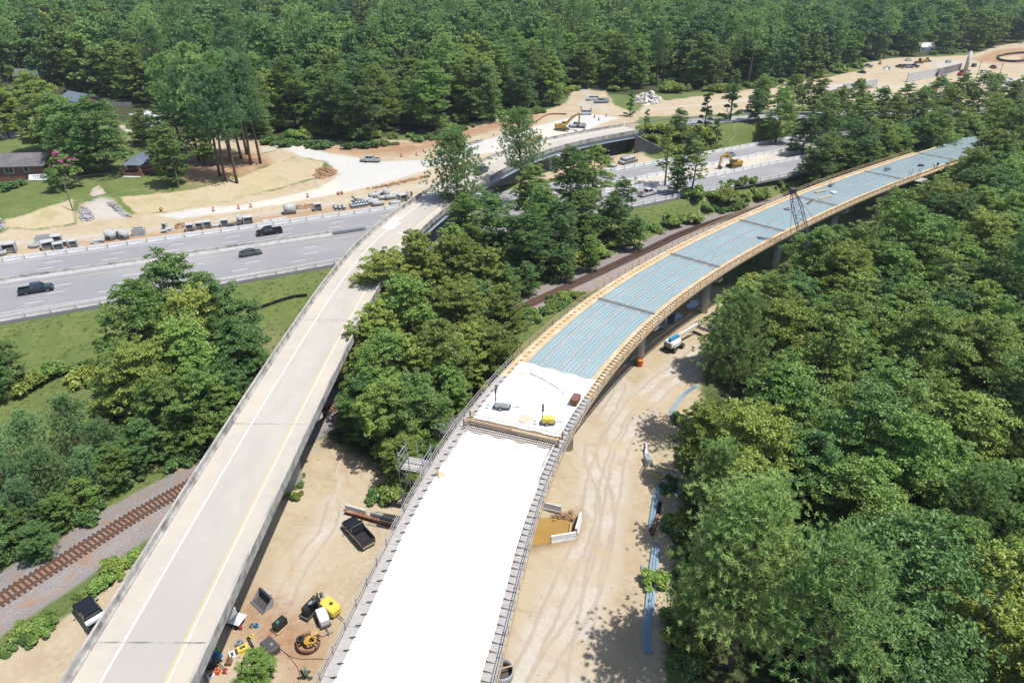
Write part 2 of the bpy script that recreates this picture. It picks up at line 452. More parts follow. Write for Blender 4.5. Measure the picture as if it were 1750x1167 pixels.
# surveyed spot heights north of the highway
SPOT = np.array([
    (-138.05,149.20,0.30), (-115.61,145.73,0.20), (-105.46,151.01,0.20), (-94.27,155.79,0.20), (-82.32,160.54,0.30), (-63.60,169.26,0.40), (-43.09,178.63,0.40), (-29.50,182.31,0.40),
    (-121.01,154.14,0.50), (-114.21,156.59,0.50), (-107.00,161.26,0.50), (-97.67,167.09,0.50), (-88.22,170.85,0.50), (-75.58,177.67,0.70), (-64.67,188.48,1.20), (-56.39,198.36,1.80),
    (-135.18,147.50,4.00), (-120.76,155.69,4.00), (-115.67,163.27,4.00), (-111.18,172.02,4.00), (-101.69,174.07,4.00), (-93.26,177.23,4.00), (-85.57,181.04,4.00), (-77.66,189.70,4.00), (-72.51,205.85,4.00), (-67.15,213.74,4.00),
    (-128.22,176.55,4.20), (-103.06,184.86,4.20), (-143.13,190.05,4.40), (-161.97,237.60,5.50), (-136.67,255.16,5.50), (-178.48,296.74,6.00), (-90.76,202.50,4.50), (-82.87,220.40,4.60), (-75.97,228.55,4.60),
    (-86.31,169.90,0.50), (-67.03,180.34,1.00), (-54.55,187.44,1.50), (-39.93,197.42,2.40), (-23.63,204.77,3.40), (-8.24,216.35,5.00), (0.95,226.49,6.00), (14.78,236.05,6.60), (27.81,248.09,6.90), (44.09,260.25,7.00),
    (-43.64,210.98,3.60), (-58.06,217.50,4.00), (-51.70,222.79,4.60), (-33.51,227.61,5.00), (-22.79,236.71,5.30), (-9.30,248.58,6.40), (12.16,268.27,7.20), (30.41,298.11,7.40), (38.99,270.63,7.20),
    (-38.38,187.79,0.90), (-26.11,194.71,1.10), (-17.34,201.65,1.60),
    (37.07,223.15,0.20), (43.94,219.02,0.30), (28.86,217.95,0.20),
    (44.80,238.82,6.80), (50.83,238.11,5.00), (60.98,239.79,6.60), (80.72,252.67,6.40), (89.35,251.85,3.50), (64.47,236.41,4.20), (54.08,232.47,1.20), (74.66,242.76,0.80), (89.25,250.04,0.80),
    (57.09,284.18,7.00), (79.99,301.36,6.40), (112.36,325.24,5.50), (164.06,352.11,3.50), (206.07,378.22,2.50), (251.38,403.42,2.00), (253.85,362.17,2.00), (161.84,316.06,2.00), (213.36,337.36,1.00), (330.79,475.65,3.00), (206.74,427.97,4.50), (259.83,450.22,4.50), (156.71,370.51,5.00),
    (-188.67,412.83,10.00), (-53.26,379.98,8.00), (-274.62,394.88,12.00), (-177.85,534.57,12.00), (0.00,522.42,13.00), (139.09,546.72,11.00), (291.80,598.67,11.00), (444.24,661.02,11.00), (-55.26,300.75,6.50),
    (8, 207, .2), (22, 221, .2), (33, 229, .2), (14, 203, .2), (28, 217, .2), (38, 226, .2), (-6, 191, .1), (0, 198, .2),
    (-400, 1200, 24), (0, 1500, 26), (900, 1200, 24), (-700, 500, 14), (700, 700, 14), (-300, 250, 6), (420, 470, 3), (-330, 60, 1)], float)
_d = np.hypot(SPOT[:, None, 0] - SPOT[None, :, 0], SPOT[:, None, 1] - SPOT[None, :, 1])
_w = np.linalg.solve(_d + np.eye(len(SPOT)) * 0.6 * -1.0, SPOT[:, 2] - SPOT[:, 2].mean())
def north_height(X, Y):
    z = np.full(X.shape, SPOT[:, 2].mean())
    for (x, y, _), w in zip(SPOT, _w):
        z = z + w * np.hypot(X - x, Y - y)
    return z

POND = [(-1.08,63.25,-4.00), (2.19,64.27,-4.00), (4.75,64.48,-4.00), (7.07,64.27,-4.00), (7.55,63.05,-4.00), (7.29,61.46,-4.00), (5.98,60.88,-4.00), (4.19,60.30,-4.00), (2.09,59.92,-4.00), (-1.04,59.83,-4.00)]
YARD = [(-10, 187), (31, 211.8), (50, 224), (50.5, 229.2), (41.2, 232.3), (38.5, 242.5), (18, 228), (3, 214), (-9, 196)]
DITCH = Path([(19.60,77.43,-4.00), (22.29,75.21,-4.00), (24.91,72.58,-4.00), (29.29,68.59,-4.00)], 1.0)
def ground_height(X, Y):
    X = np.asarray(X, float); Y = np.asarray(Y, float)
    c = 0.87
    dn = (Y - yat(HN, X)) * c          # > 0 north of the north barrier
    ds = (yat(HS, X) - Y) * c          # > 0 south of the south barrier
    wav = .16 * np.sin(X * .21 + 1.3 * np.sin(Y * .13)) * np.sin(Y * .17 + X * .05) + .07 * np.sin(X * .63 + 2) * np.sin(Y * .71)
    zs = -0.05 - 3.95 * sstep(3.0, 15.0, ds) + wav * sstep(4, 10, ds)
    zn = north_height(X, Y) + wav * sstep(4, 10, dn) * .8
    z = np.where(dn > 0, -0.05 + (zn + 0.05) * sstep(1.5, 6.0, dn), np.where(ds > 0, zs, -0.05))
    # railway formation and haul ground
    rd = pdist(railway, X, Y, 6)
    z = np.where(rd < 9, -4.45 + (z + 4.45) * sstep(4.0, 9.0, rd), z)
    z = np.where(rd < 4.2, -4.45 + 0.30 * (1 - sstep(1.5, 4.2, rd)), z)
    # level yard under and beside the far span
    yd = sdf(YARD, X, Y)
    z = np.where(dn > 0, z + (.15 - z) * sstep(-1.6, .2, yd), z)
    # embankment that carries the old ramp past its abutment
    od = pdist(old, X, Y, 4)
    beh = sstep(0., .7, (X - 41.5) * .80 + (Y - 240.0) * .60) * sstep(-.2, .6, (X - 41.0) * .316 + (Y - 232.5) * .949)
    oz = np.interp(X, [p[0] for p in OLD_PTS[10:]], [p[2] for p in OLD_PTS[10:]])
    zz = np.maximum(z, (oz - .35) + (z - (oz - .35)) * sstep(5.6, 14, od))
    z = np.where((od < 14) & (dn > 2) & (X > 36), z + (zz - z) * beh, z)
    # pond and ditch
    pd = sdf(POND, X, Y)
    z = z - 1.1 * sstep(-.9, .5, pd)
    z = z - .7 * (1 - sstep(.2, 1.3, pdist(DITCH, X, Y, 1)))
    return z

def gz(x, y): return float(ground_height(np.array([x]), np.array([y]))[0])

# ---------------------------------------------------------------- ground cover zones
DIRT_S = [(-50.86,44.62,-4.00), (-48.35,47.21,-4.00), (-44.90,53.26,-4.00), (-42.40,59.36,-4.00), (-36.75,70.32,-4.00), (-32.59,77.16,-4.00), (-26.80,80.58,-4.00), (-18.71,73.32,-4.00), (-13.24,68.03,-4.00), (-9.26,74.57,-4.00), (-1.33,84.98,-4.00), (8.44,99.52,-4.00), (20.43,114.48,-4.00), (34.11,132.64,-4.00), (48.73,133.85,-4.00), (42.22,118.13,-4.00), (34.45,107.24,-4.00), (29.31,88.91,-4.00), (24.75,77.16,-4.00), (21.21,66.39,-4.00), (18.46,56.64,-4.00), (16.81,48.64,-4.00), (14.79,41.52,-4.00), (12, 20, 0), (10, -60, 0), (-70, -60, 0), (-62, 20, 0)]
DIRT_N = [(-126.00,131.75,0.00), (-111.18,138.86,0.00), (-79.54,153.92,0.00), (-28.98,178.37,0.00), (-2.54,194.97,0.00), (31.96,213.03,0.00), (47.41,222.43,0.00), (43.07,234.23,0.00), (30.20,229.38,0.00), (30, 228, 0), (44, 246, 0), (46.97,264.74,7.00), (40.78,284.18,7.00), (41.28,328.63,7.00), (29.57,332.05,7.00), (20.97,284.18,7.00), (12.30,271.74,7.00), (-9.58,256.81,6.00), (-23.08,239.95,5.00), (-33.95,231.02,5.00), (-52.83,228.45,5.00), (-63.11,222.97,4.00), (-86.63,237.32,4.00), (-109.27,239.12,4.00), (-104.56,222.97,4.00), (-78.71,213.00,4.00), (-69.59,200.30,3.00), (-67.85,213.00,4.00), (-56.60,210.22,2.00), (-51.73,202.11,2.00), (-56.23,197.57,1.50), (-64.40,187.45,1.00), (-75.48,177.28,0.50), (-87.81,169.90,0.50), (-97.22,166.17,0.50), (-102.21,171.01,2.00), (-102.92,172.02,4.00), (-108.11,170.51,4.00), (-109.17,167.85,3.00), (-106.28,159.97,0.50), (-113.71,155.77,0.50), (-120.48,153.34,0.50), (-138.31,147.91,0.50)]
DIRT_F = [(45.17,260.25,7.00), (52.87,286.80,7.00), (82.06,309.65,6.00), (116.14,336.83,5.00), (152.06,365.65,4.00), (178.35,392.91,4.00), (198.81,411.64,4.00), (205.30,432.12,4.00), (234.84,457.56,4.00), (268.91,466.68,4.00), (300.52,482.04,3.00), (341.80,524.06,3.00), (382.37,547.76,3.00), (481.66,569.13,3.00), (281.92,320.48,2.00), (234.46,328.09,2.00), (222.12,313.18,2.00), (204.98,328.09,2.00), (181.18,323.48,2.00), (157.99,318.99,2.00), (132.32,307.38,3.00), (84.25,272.49,6.00), (65.60,260.25,7.00)]
CLAY = [[(-100.73,218.47,4.50), (-75.75,215.41,4.50), (-70.69,204.47,4.00), (-75.83,191.52,4.00), (-85.57,181.04,4.00), (-94.54,189.21,4.30)], [(-62.52,220.60,4.00), (-52.72,227.71,4.60), (-33.62,228.45,5.00), (-9.43,252.67,6.40), (12.06,265.95,7.20), (10.55,254.83,7.00), (-8.85,235.25,6.00), (-23.28,220.40,4.60), (-33.47,213.00,4.00), (-50.06,214.48,4.00)],
        [(-103.90,148.33,0.20), (-92.44,152.18,0.20), (-78.75,158.84,0.30), (-66.83,165.55,0.40), (-53.89,172.12,0.40), (-36.61,177.41,0.30), (-39.04,173.72,0.20), (-65.26,160.83,0.20), (-90.50,148.33,0.20), (-105.92,142.85,0.20)], [(274.10,448.74,2.00), (332.68,509.30,3.00), (442.85,547.76,3.00), (364.70,445.96,3.00), (295.60,448.74,2.00)], [(-31.77,49.37,-4.00), (-29.39,53.26,-4.00), (-23.78,51.66,-4.00), (-19.26,48.64,-4.00), (-15.35,41.52,-4.00), (-23.72,41.52,-4.00)]]
GRAVEL = [(-90.25,168.01,0.50), (-70.34,175.95,0.60), (-53.83,187.79,1.40), (-50.44,200.17,2.00), (-57.18,209.98,2.60), (-64.23,213.00,4.00), (-77.04,225.66,4.50), (-84.78,231.96,4.60), (-83.83,236.36,4.60), (-58.06,217.50,4.00), (-40.08,208.93,3.40), (-24.08,209.46,3.80), (-8.60,227.50,5.40), (-0.98,235.25,6.00), (13.42,248.59,6.80), (27.41,265.88,7.00), (39.34,256.98,7.00), (10.45,226.37,6.40), (-2.76,217.90,5.00), (-13.50,211.23,3.00), (-26.76,200.81,2.00), (-38.84,190.68,1.40), (-52.97,180.87,1.00), (-71.46,170.37,0.50), (-84.26,165.10,0.40)]
STRAW = [[(-138.89,148.67,0.50), (-120.75,153.74,0.50), (-113.96,156.18,0.50), (-106.81,160.40,0.50), (-111.93,170.15,3.50), (-115.40,162.81,4.00), (-120.48,155.26,4.00), (-135.89,146.72,4.00)],
         [(-101.48,173.04,4.00), (-92.78,176.17,4.00), (-85.11,179.94,4.00), (-77.23,188.51,4.00), (-71.88,203.79,4.00), (-66.58,213.00,4.00), (-56.94,208.74,2.20), (-56.44,198.46,1.60), (-64.74,188.59,1.00), (-75.39,177.15,0.70), (-87.81,169.90,0.50), (-94.71,167.09,0.50)], [(313.78,475.65,3.00), (344.22,502.22,3.00), (334.57,475.65,3.00), (317.01,457.40,3.00), (304.25,454.49,3.00)]]
PAVED = [[(-178.34,241.31,5.50), (-168.44,243.20,5.50), (-164.95,237.60,5.50), (-167.45,232.22,5.50), (-169.00,227.11,5.30)], [(-142.50,254.12,5.50), (-132.12,250.05,5.50), (-125.19,241.79,5.40), (-133.27,241.79,5.40)], [(-108.93,172.02,4.00), (-110.65,178.16,4.20), (-109.95,180.34,4.20), (-105.45,174.59,4.00)], [(25.47,282.44,7.30), (30.81,302.44,7.40), (29.05,325.95,7.40), (33.02,325.95,7.40), (35.94,293.11,7.30), (37.28,265.88,7.00)], [(229.15,438.83,4.50), (264.67,459.14,4.50), (268.64,453.16,4.50), (232.01,430.63,4.50)]]
WOOD = [[(16.47,53.26,-4.00), (22.70,66.39,-4.00), (29.28,87.31,-4.00), (37.40,107.67,-4.00), (44.68,121.98,-4.00), (59.92,142.84,-4.00), (95.11,170.19,-4.00), (150, 200, 0), (300, 320, 0), (500, 300, 0), (300, -60, 0), (22, -60, 0), (20, 20, 0)],
        [(-227.97,231.02,5.00), (-188.42,260.03,6.00), (-172.33,277.28,6.00), (-130.99,252.07,5.50), (-104.82,228.55,4.60), (-84.50,231.10,4.60), (-53.35,231.02,5.00), (-23.24,241.81,5.00), (12.50,276.60,7.00), (29.23,312.47,7.00), (50.95,304.93,7.00), (96.88,326.90,6.00), (188.37,416.59,4.00), (274.05,476.14,4.00), (467.92,580.97,4.00), (1200, 900, 0), (1200, 1500, 0), (-1100, 1500, 0), (-900, 450, 0)],
        [(-21.60,75.85,-4.00), (-27.30,82.74,-4.00), (-22.99,97.62,-4.00), (-11.03,122.57,-3.00), (-1.99,144.88,-2.00), (18.39,164.52,-2.00), (26.50,158.85,-3.00), (3.06,130.28,-4.00), (0.55,114.48,-4.00), (-2.31,90.56,-4.00), (-10.88,74.57,-4.00)],
        [(-59.92,58.44,-4.00), (-53.47,69.74,-4.00), (-44.68,78.51,-4.00), (-42.32,93.99,-4.00), (-48.46,103.78,-3.00), (-60.60,87.43,-3.00), (-68.51,72.10,-3.00), (-80, 40, 0), (-75, 10, 0), (-60, 30, 0)]]
ORANGE_SHORE = [[(0.36,62.74,-4.00), (8.10,65.32,-4.00), (9.06,63.76,-4.00), (7.65,59.83,-4.00), (0.34,57.53,-4.00)]]

def axis_lines(spec):
    out = [spec[0][0]]
    for a, b, d in spec:
        n = max(1, int(round((b - a) / d)))
        out += list(np.linspace(a, b, n + 1)[1:])
    return np.array(out)
gx = axis_lines([(-1500, -400, 60), (-400, -160, 8), (-160, -70, 2.0), (-70, 45, 0.9), (45, 130, 1.8), (130, 320, 5), (320, 700, 20), (700, 1700, 60)])
gy = axis_lines([(-120, 20, 6), (20, 100, 0.9), (100, 290, 1.7), (290, 420, 4), (420, 700, 14), (700, 1900, 60)])
GX, GY = np.meshgrid(gx, gy)
GZ = ground_height(GX, GY)
nxg, nyg = len(gx), len(gy)
ground_me = bpy.data.meshes.new('ground')
idx = np.arange(nxg * nyg).reshape(nyg, nxg)
quads = np.stack([idx[:-1, :-1], idx[:-1, 1:], idx[1:, 1:], idx[1:, :-1]], -1).reshape(-1, 4)
ground_me.from_pydata(np.stack([GX.ravel(), GY.ravel(), GZ.ravel()], 1).tolist(), [], quads.tolist())
ground_me.polygons.foreach_set('use_smooth', [True] * len(quads))
FX, FY = GX.ravel(), GY.ravel()
def attr(name, v):
    a = ground_me.attributes.new(name, 'FLOAT', 'POINT')
    a.data.foreach_set('value', np.clip(v, -30, 30).astype(np.float32))
mx_ = lambda polys: np.max([sdf(p, FX, FY) for p in polys], axis=0)
_far = (FY > 520) | (np.abs(FX) > 420)
attr('z_dirt', mx_([DIRT_S, DIRT_N, DIRT_F]))
attr('z_clay', mx_(CLAY))
WASH = [[(-103.21,162.28,0.60), (-96.97,165.41,0.60), (-103.17,170.57,2.60), (-105.56,172.83,3.60), (-107.61,171.47,3.40), (-107.65,168.78,2.40)], [(153.04,332.31,2.60), (181.83,346.94,2.40), (177.95,333.19,2.20), (151.61,322.60,2.40)], [(149.51,351.44,3.60), (178.59,371.86,3.40), (176.97,361.56,3.20), (148.69,342.17,3.40)], [(253.65,445.32,4.40), (282.60,458.09,3.60), (272.54,440.43,3.00), (247.28,426.83,4.00)], [(236.92,358.47,2.00), (262.22,365.93,2.00), (284.07,398.90,2.00), (262.08,394.49,2.00)]]
attr('z_gravel', mx_([GRAVEL]))
attr('z_wash', mx_(WASH))
attr('z_straw', mx_(STRAW))
attr('z_paved', mx_(PAVED))
attr('z_wood', mx_(WOOD))
attr('z_mud', mx_(ORANGE_SHORE))
attr('z_ballast', 4.6 - pdist(railway, FX, FY, 4))
def signed_to(path, X, Y):
    d2 = np.full(X.shape, 1e12); sg = np.zeros(X.shape)
    q = path.p[:, :2]
    for i in range(len(q) - 1):
        ex, ey = q[i + 1] - q[i]
        t = np.clip(((X - q[i, 0]) * ex + (Y - q[i, 1]) * ey) / (ex * ex + ey * ey), 0, 1)
        dx, dy = X - q[i, 0] - t * ex, Y - q[i, 1] - t * ey
        dd = dx * dx + dy * dy; m = dd < d2
        d2 = np.where(m, dd, d2); sg = np.where(m, np.sign(ex * dy - ey * dx), sg)
    return np.sqrt(d2) * sg
TRACKS = [[(-0.27,40.15,-4.00), (5.49,53.26,-4.00), (8.92,62.25,-4.00), (11.55,73.32,-4.00), (18.72,88.91,-4.00), (32.68,105.54,-4.00)], [(5.75,40.15,-4.00), (8.72,53.26,-4.00), (12.02,64.27,-4.00), (15.08,75.85,-4.00), (21.46,88.91,-4.00), (34.24,103.47,-4.00)],
          [(1.37,40.15,-4.00), (7.85,50.89,-4.00), (10.51,57.53,-4.00), (12.04,67.48,-4.00), (11.14,77.16,-4.00), (17.59,93.99,-4.00)], [(-24.83,41.52,-4.00), (-24.59,50.12,-4.00), (-23.83,56.64,-4.00), (-22.47,62.25,-4.00), (-22.70,66.39,-4.00)], [(-126.20,142.15,0.20), (-109.73,149.09,0.20), (-94.06,155.38,0.20), (-75.85,162.28,0.30), (-59.50,170.51,0.30), (-40.45,181.25,0.40), (-25.79,191.70,0.60)], [(47.71,269.37,7.00), (76.66,287.66,6.40), (114.61,315.84,5.00), (162.82,349.18,3.40), (201.46,363.22,2.40), (254.22,381.76,2.00)]]
for k_, q_ in enumerate(TRACKS): attr('t_%d' % k_, signed_to(Path(q_, 2), FX, FY))
ground = obj('ground', ground_me)
structure(ground)

def ground_material():
    m = bpy.data.materials.new('ground_cover')
    N, L = nt(m)
    b = N['Principled BSDF']; b.inputs['Roughness'].default_value = .95; b.inputs['Specular IOR Level'].default_value = .15
    tc = N.new('ShaderNodeTexCoord')
    def noise(sc, det=6, rough=.6, vec=None):
        n = N.new('ShaderNodeTexNoise'); n.inputs['Scale'].default_value = sc; n.inputs['Detail'].default_value = det; n.inputs['Roughness'].default_value = rough
        L.new(vec or tc.outputs['Object'], n.inputs['Vector'])
        return n.outputs['Fac']
    def rng(v, a, b_, lo=0., hi=1.):
        r = N.new('ShaderNodeMapRange'); r.inputs['From Min'].default_value = a; r.inputs['From Max'].default_value = b_; r.inputs['To Min'].default_value = lo; r.inputs['To Max'].default_value = hi
        L.new(v, r.inputs['Value']); return r.outputs['Result']
    def mixc(f, a, b_):
        x = N.new('ShaderNodeMix'); x.data_type = 'RGBA'
        L.new(f, x.inputs['Factor'])
        for k, v in (('A', a), ('B', b_)):
            if isinstance(v, tuple): x.inputs[k].default_value = (*v, 1)
            else: L.new(v, x.inputs[k])
        return x.outputs['Result']
    def math_(op, a, b_):
        x = N.new('ShaderNodeMath'); x.operation = op
        for i, v in enumerate((a, b_)):
            if isinstance(v, (int, float)): x.inputs[i].default_value = v
            else: L.new(v, x.inputs[i])
        return x.outputs[0]
    big, mid, fine, tiny = noise(.035, 5), noise(.22, 6), noise(1.4, 6, .7), noise(7, 4, .7)
    def zone(name, amp=2.2, soft=.5, shift=0.):
        a = N.new('ShaderNodeAttribute'); a.attribute_name = name
        n = math_('ADD', math_('MULTIPLY', math_('SUBTRACT', mid, .5), amp * 3), math_('MULTIPLY', math_('SUBTRACT', fine, .5), amp * 1.6))
        return rng(math_('ADD', math_('ADD', a.outputs['Fac'], n), shift), -soft, soft)
    grass = mixc(rng(mid, .38, .62), (.125, .175, .052), (.185, .215, .07))
    grass = mixc(rng(fine, .42, .7), grass, (.11, .155, .048))
    grass = mixc(rng(big, .55, .68), grass, (.25, .23, .11))
    wood = mixc(rng(mid, .4, .6), (.045, .065, .022), (.075, .075, .035))
    wood = mixc(rng(fine, .45, .7), wood, (.09, .095, .04))
    dirt = mixc(rng(mid, .36, .64), (.515, .428, .295), (.445, .36, .24))
    dirt = mixc(rng(fine, .45, .72), dirt, (.56, .48, .345))
    dirt = mixc(math_('MULTIPLY', rng(noise(.09, 6, .7), .52, .64), .6), dirt, (.46, .33, .21))
    dirt = mixc(rng(big, .52, .66), dirt, (.54, .46, .325))
    w = N.new('ShaderNodeTexWave'); w.bands_direction = 'DIAGONAL'; w.inputs['Scale'].default_value = .12; w.inputs['Distortion'].default_value = 22; w.inputs['Detail'].default_value = 4; w.inputs['Detail Scale'].default_value = .6
    L.new(tc.outputs['Object'], w.inputs['Vector'])
    dirt = mixc(math_('MULTIPLY', rng(w.outputs['Fac'], .6, 1.0, 0, .4), rng(big, .42, .6)), dirt, (.38, .265, .165))
    clay = mixc(rng(fine, .35, .65), (.42, .27, .165), (.34, .20, .115))
    clay = mixc(rng(mid, .5, .66), clay, (.48, .345, .22))
    gravel = mixc(rng(fine, .35, .65), (.62, .605, .57), (.54, .525, .49))
    gravel = mixc(rng(big, .5, .62), gravel, (.66, .60, .50))
    straw = mixc(rng(fine, .35, .65), (.54, .455, .30), (.45, .375, .235))
    straw = mixc(rng(mid, .52, .68), straw, (.40, .355, .19))
    ball = mixc(rng(tiny, .38, .62), (.36, .325, .31), (.19, .17, .165))
    ball = mixc(rng(mid, .5, .66), ball, (.33, .25, .195))
    paved = mixc(rng(mid, .4, .6), (.50, .45, .37), (.42, .37, .30))
    c = mixc(zone('z_wood', 2.5, 1.5), grass, wood)
    c = mixc(zone('z_dirt', 1.6, .6), c, dirt)
    wig = math_('MULTIPLY', math_('SUBTRACT', mid, .5), 1.6)
    tot = None
    for k in range(6):
        a = N.new('ShaderNodeAttribute'); a.attribute_name = 't_%d' % k
        d = math_('ABSOLUTE', math_('ADD', a.outputs['Fac'], wig), 0)
        band = rng(math_('ABSOLUTE', math_('SUBTRACT', d, .85), 0), .34, .10)
        wide = math_('MULTIPLY', rng(d, 2.8, .8), rng(mid, .36, .56))
        band = math_('MULTIPLY', band, rng(mid, .34, .5))
        tot = wide if tot is None else math_('MAXIMUM', tot, wide)
        rut = band if k == 0 else math_('MAXIMUM', rut, band)
    c = mixc(math_('MULTIPLY', tot, .85), c, mixc(rng(fine, .4, .6), (.62, .575, .51), (.53, .485, .425)))
    c = mixc(math_('MULTIPLY', rut, .55), c, (.385, .315, .235))
    c = mixc(zone('z_clay', 3.2, 2.5, -1.0), c, clay)
    c = mixc(zone('z_mud', 1.0, 1.0), c, (.36, .24, .13))
    c = mixc(zone('z_gravel', .9, .7), c, gravel)
    c = mixc(math_('MULTIPLY', zone('z_wash', 2.0, 1.2), .8), c, mixc(rng(fine, .4, .6), (.56, .535, .50), (.44, .42, .39)))
    c = mixc(zone('z_straw', .8, .3), c, straw)
    c = mixc(zone('z_paved', .3, .2), c, paved)
    c = mixc(zone('z_ballast', .45, .3), c, ball)
    vo = N.new('ShaderNodeTexVoronoi'); vo.inputs['Scale'].default_value = 1.1
    L.new(tc.outputs['Object'], vo.inputs['Vector'])
    spk = math_('MULTIPLY', rng(vo.outputs['Distance'], .10, .02), rng(fine, .5, .62))
    c = mixc(math_('MULTIPLY', spk, .5), c, (.30, .24, .17))
    hv = N.new('ShaderNodeHueSaturation'); hv.inputs['Value'].default_value = .62; hv.inputs['Saturation'].default_value = 1.02
    L.new(c, hv.inputs['Color'])
    L.new(hv.outputs['Color'], b.inputs['Base Color'])
    bp = N.new('ShaderNodeBump'); bp.inputs['Strength'].default_value = .5; bp.inputs['Distance'].default_value = .12
    L.new(math_('ADD', fine, math_('MULTIPLY', tiny, .4)), bp.inputs['Height']); L.new(bp.outputs['Normal'], b.inputs['Normal'])
    return m
ground_me.materials.append(ground_material())

# pond
mb = MB()
wp = [(p[0], p[1]) for p in POND]
cx_, cy_ = np.mean(wp, axis=0)
mb.add([(cx_ + (x - cx_) * 1.08, cy_ + (y - cy_) * 1.08, -4.72) for x, y in wp], [tuple(range(len(wp)))[::-1]])
structure(mb.build('muddy_pond_water', M['water']))

# ---------------------------------------------------------------- highway
def strip_between(A0, A1, f0, f1, x0, x1, dx, z, mb):
    xs = np.arange(x0, x1 + .1, dx)
    P0 = [(x, yat(A0, x), z) for x in xs]; P1 = [(x, yat(A1, x), z) for x in xs]
    mb.loft([[tuple(np.array(a) * (1 - f0) + np.array(b_) * f0), tuple(np.array(a) * (1 - f1) + np.array(b_) * f1)] for a, b_ in zip(P0, P1)], cap=False, closed=False)
mb = MB()
n_ = int(north_edge.L // 4)
xs = np.arange(-338, 419, 4.0)
mb.loft([[(x, yat(HS, x) - .6, 0.0), (x, yat(HN, x) + .6, 0.0)] for x in xs], cap=False, closed=False)
mb.f = [f[::-1] for f in mb.f]
highway = structure(mb.build('highway', M['asphalt']))
# darker shoulder outside the south barrier
mb = MB()
south_edge.sweep(mb, [(.35, .004), (1.9, -.02)], 90, south_edge.L - 60, 3, closed=False, cap=False)
structure(mb.build('shoulder', M['asphalt_dark']))
ne = north_edge
def ne_s(x): return ne.near(x, float(yat(HN, x)))[0]
def road_line(name, off, x0, x1, w, m, z=.004):
    mb = MB(); ne.sweep(mb, [(off - w / 2, z), (off + w / 2, z)], ne_s(x0), ne_s(x1), 3, closed=False, cap=False)
    return mb.build(name, m, highway)
road_line('yellow_edge_line', 11.35, -330, -8, .16, M['paint_yellow'])
road_line('yellow_edge_line', 15.85, -330, -8, .16, M['paint_yellow'])
road_line('white_edge_line', 1.2, -330, 400, .14, M['paint_white'])
road_line('white_edge_line', 29.2, -330, -30, .14, M['paint_white'])
dash_me = MB().quad((-1.55, -.09, 0), (1.55, -.09, 0), (1.55, .09, 0), (-1.55, .09, 0)).mesh('lane_dash', M['paint_white'])
s_ref = ne.near(-99.5, 141.5)[0]
for off, ph, x1 in ((4.45, 0, 400), (7.95, -1.2, 400), (19.2, 3.0, 60), (22.8, 2.2, 60), (26.3, -1.0, 40)):
    d = s_ref + ph - 12.19 * 9
    while d < ne_s(x1):
        p = ne.at(d, off, .004)
        if d > 20: obj('lane_dash', dash_me, highway, p, ne.ang(d))
        d += 12.19
# yellow warning blocks by the attenuator
for d0 in (ne.near(-47, 166)[0], ne.near(-39, 170)[0], ne.near(-34, 172)[0]):
    mb = MB(); ne.sweep(mb, [(11.1, .006), (11.9, .006)], d0, d0 + 3.5, 2, closed=False, cap=False); mb.build('yellow_paint_block', M['paint_yellow'], highway)
# unpaved median under construction on the right
mb = MB()
xs = np.arange(-6, 400, 4.0)
def med_n(x): return yat(HN, x) - np.interp(x, [-20, 20, 57, 400], [13.5, 13.6, 13.2, 13.2])
def med_s(x): return yat(HN, x) - np.interp(x, [-20, 10, 35, 57, 400], [17, 17.5, 21, 24.2, 24.4])
mb.loft([[(x, med_s(x), .012), (x, med_n(x), .012)] for x in xs], cap=False, closed=False)
mb.f = [f[::-1] for f in mb.f]
structure(mb.build('median_strip', mat('median_aggregate', (.55, .50, .42), (.46, .41, .34), .6, .95, c3=(.60, .52, .40), scale3=.12)))

# ---------------------------------------------------------------- railway
s0, s1 = railway.near(-75, 20)[0], railway.near(150, 237)[0]
mb = MB()
prof = [(-3.6, -.42), (-1.75, -.10), (1.75, -.10), (3.6, -.42)]
railway.sweep(mb, prof, s0 - 20, s1 + 30, 1.5, closed=False, cap=False)
mb.f = [f[::-1] for f in mb.f]
bm_ = mat('track_ballast', (.37, .335, .32), (.17, .155, .15), 7, .95, bump=.6, detail=4, c3=(.30, .20, .145), scale3=.5)
track = structure(mb.build('railway_track', bm_))
tie_me = MB().box((0, 0, 0), (.23, 2.6, .16)).mesh('railway_tie', M['tie'])
rust_bed = MB(); railway.sweep(rust_bed, [(-1.15, -.085), (1.15, -.085)], s0 - 20, s1 + 30, 1.5, closed=False, cap=False)
rust_bed.f = [f[::-1] for f in rust_bed.f]
rust_bed.build('rusty_ballast_bed', mat('rust_stained_ballast', (.36, .20, .13), (.24, .125, .08), 6, .95, bump=.5, c3=(.30, .22, .17), scale3=.6), track)
near_ties, rest = [], MB()
d = s0
while d < s1:
    p = railway.at(d); rz = railway.ang(d)
    vis = (d < railway.near(-36, 78)[0]) or (railway.near(-2, 118)[0] < d < railway.near(48, 171)[0])
    if vis: near_ties.append((p + Vector((0, 0, -.05)), rz + random.uniform(-.02, .02)))
    else: rest.box((p.x, p.y, p.z - .05), (.23, 2.6, .16), rz)
    d += .55
random.Random(3).shuffle(near_ties)
for k, (p, rz) in enumerate(near_ties):
    if k < 295: obj('railway_tie', tie_me, track, p, rz)
    else: rest.box(p, (.23, 2.6, .16), rz)
ro = rest.build('railway_tie_run', M['tie'], track); ro['kind'] = 'stuff'
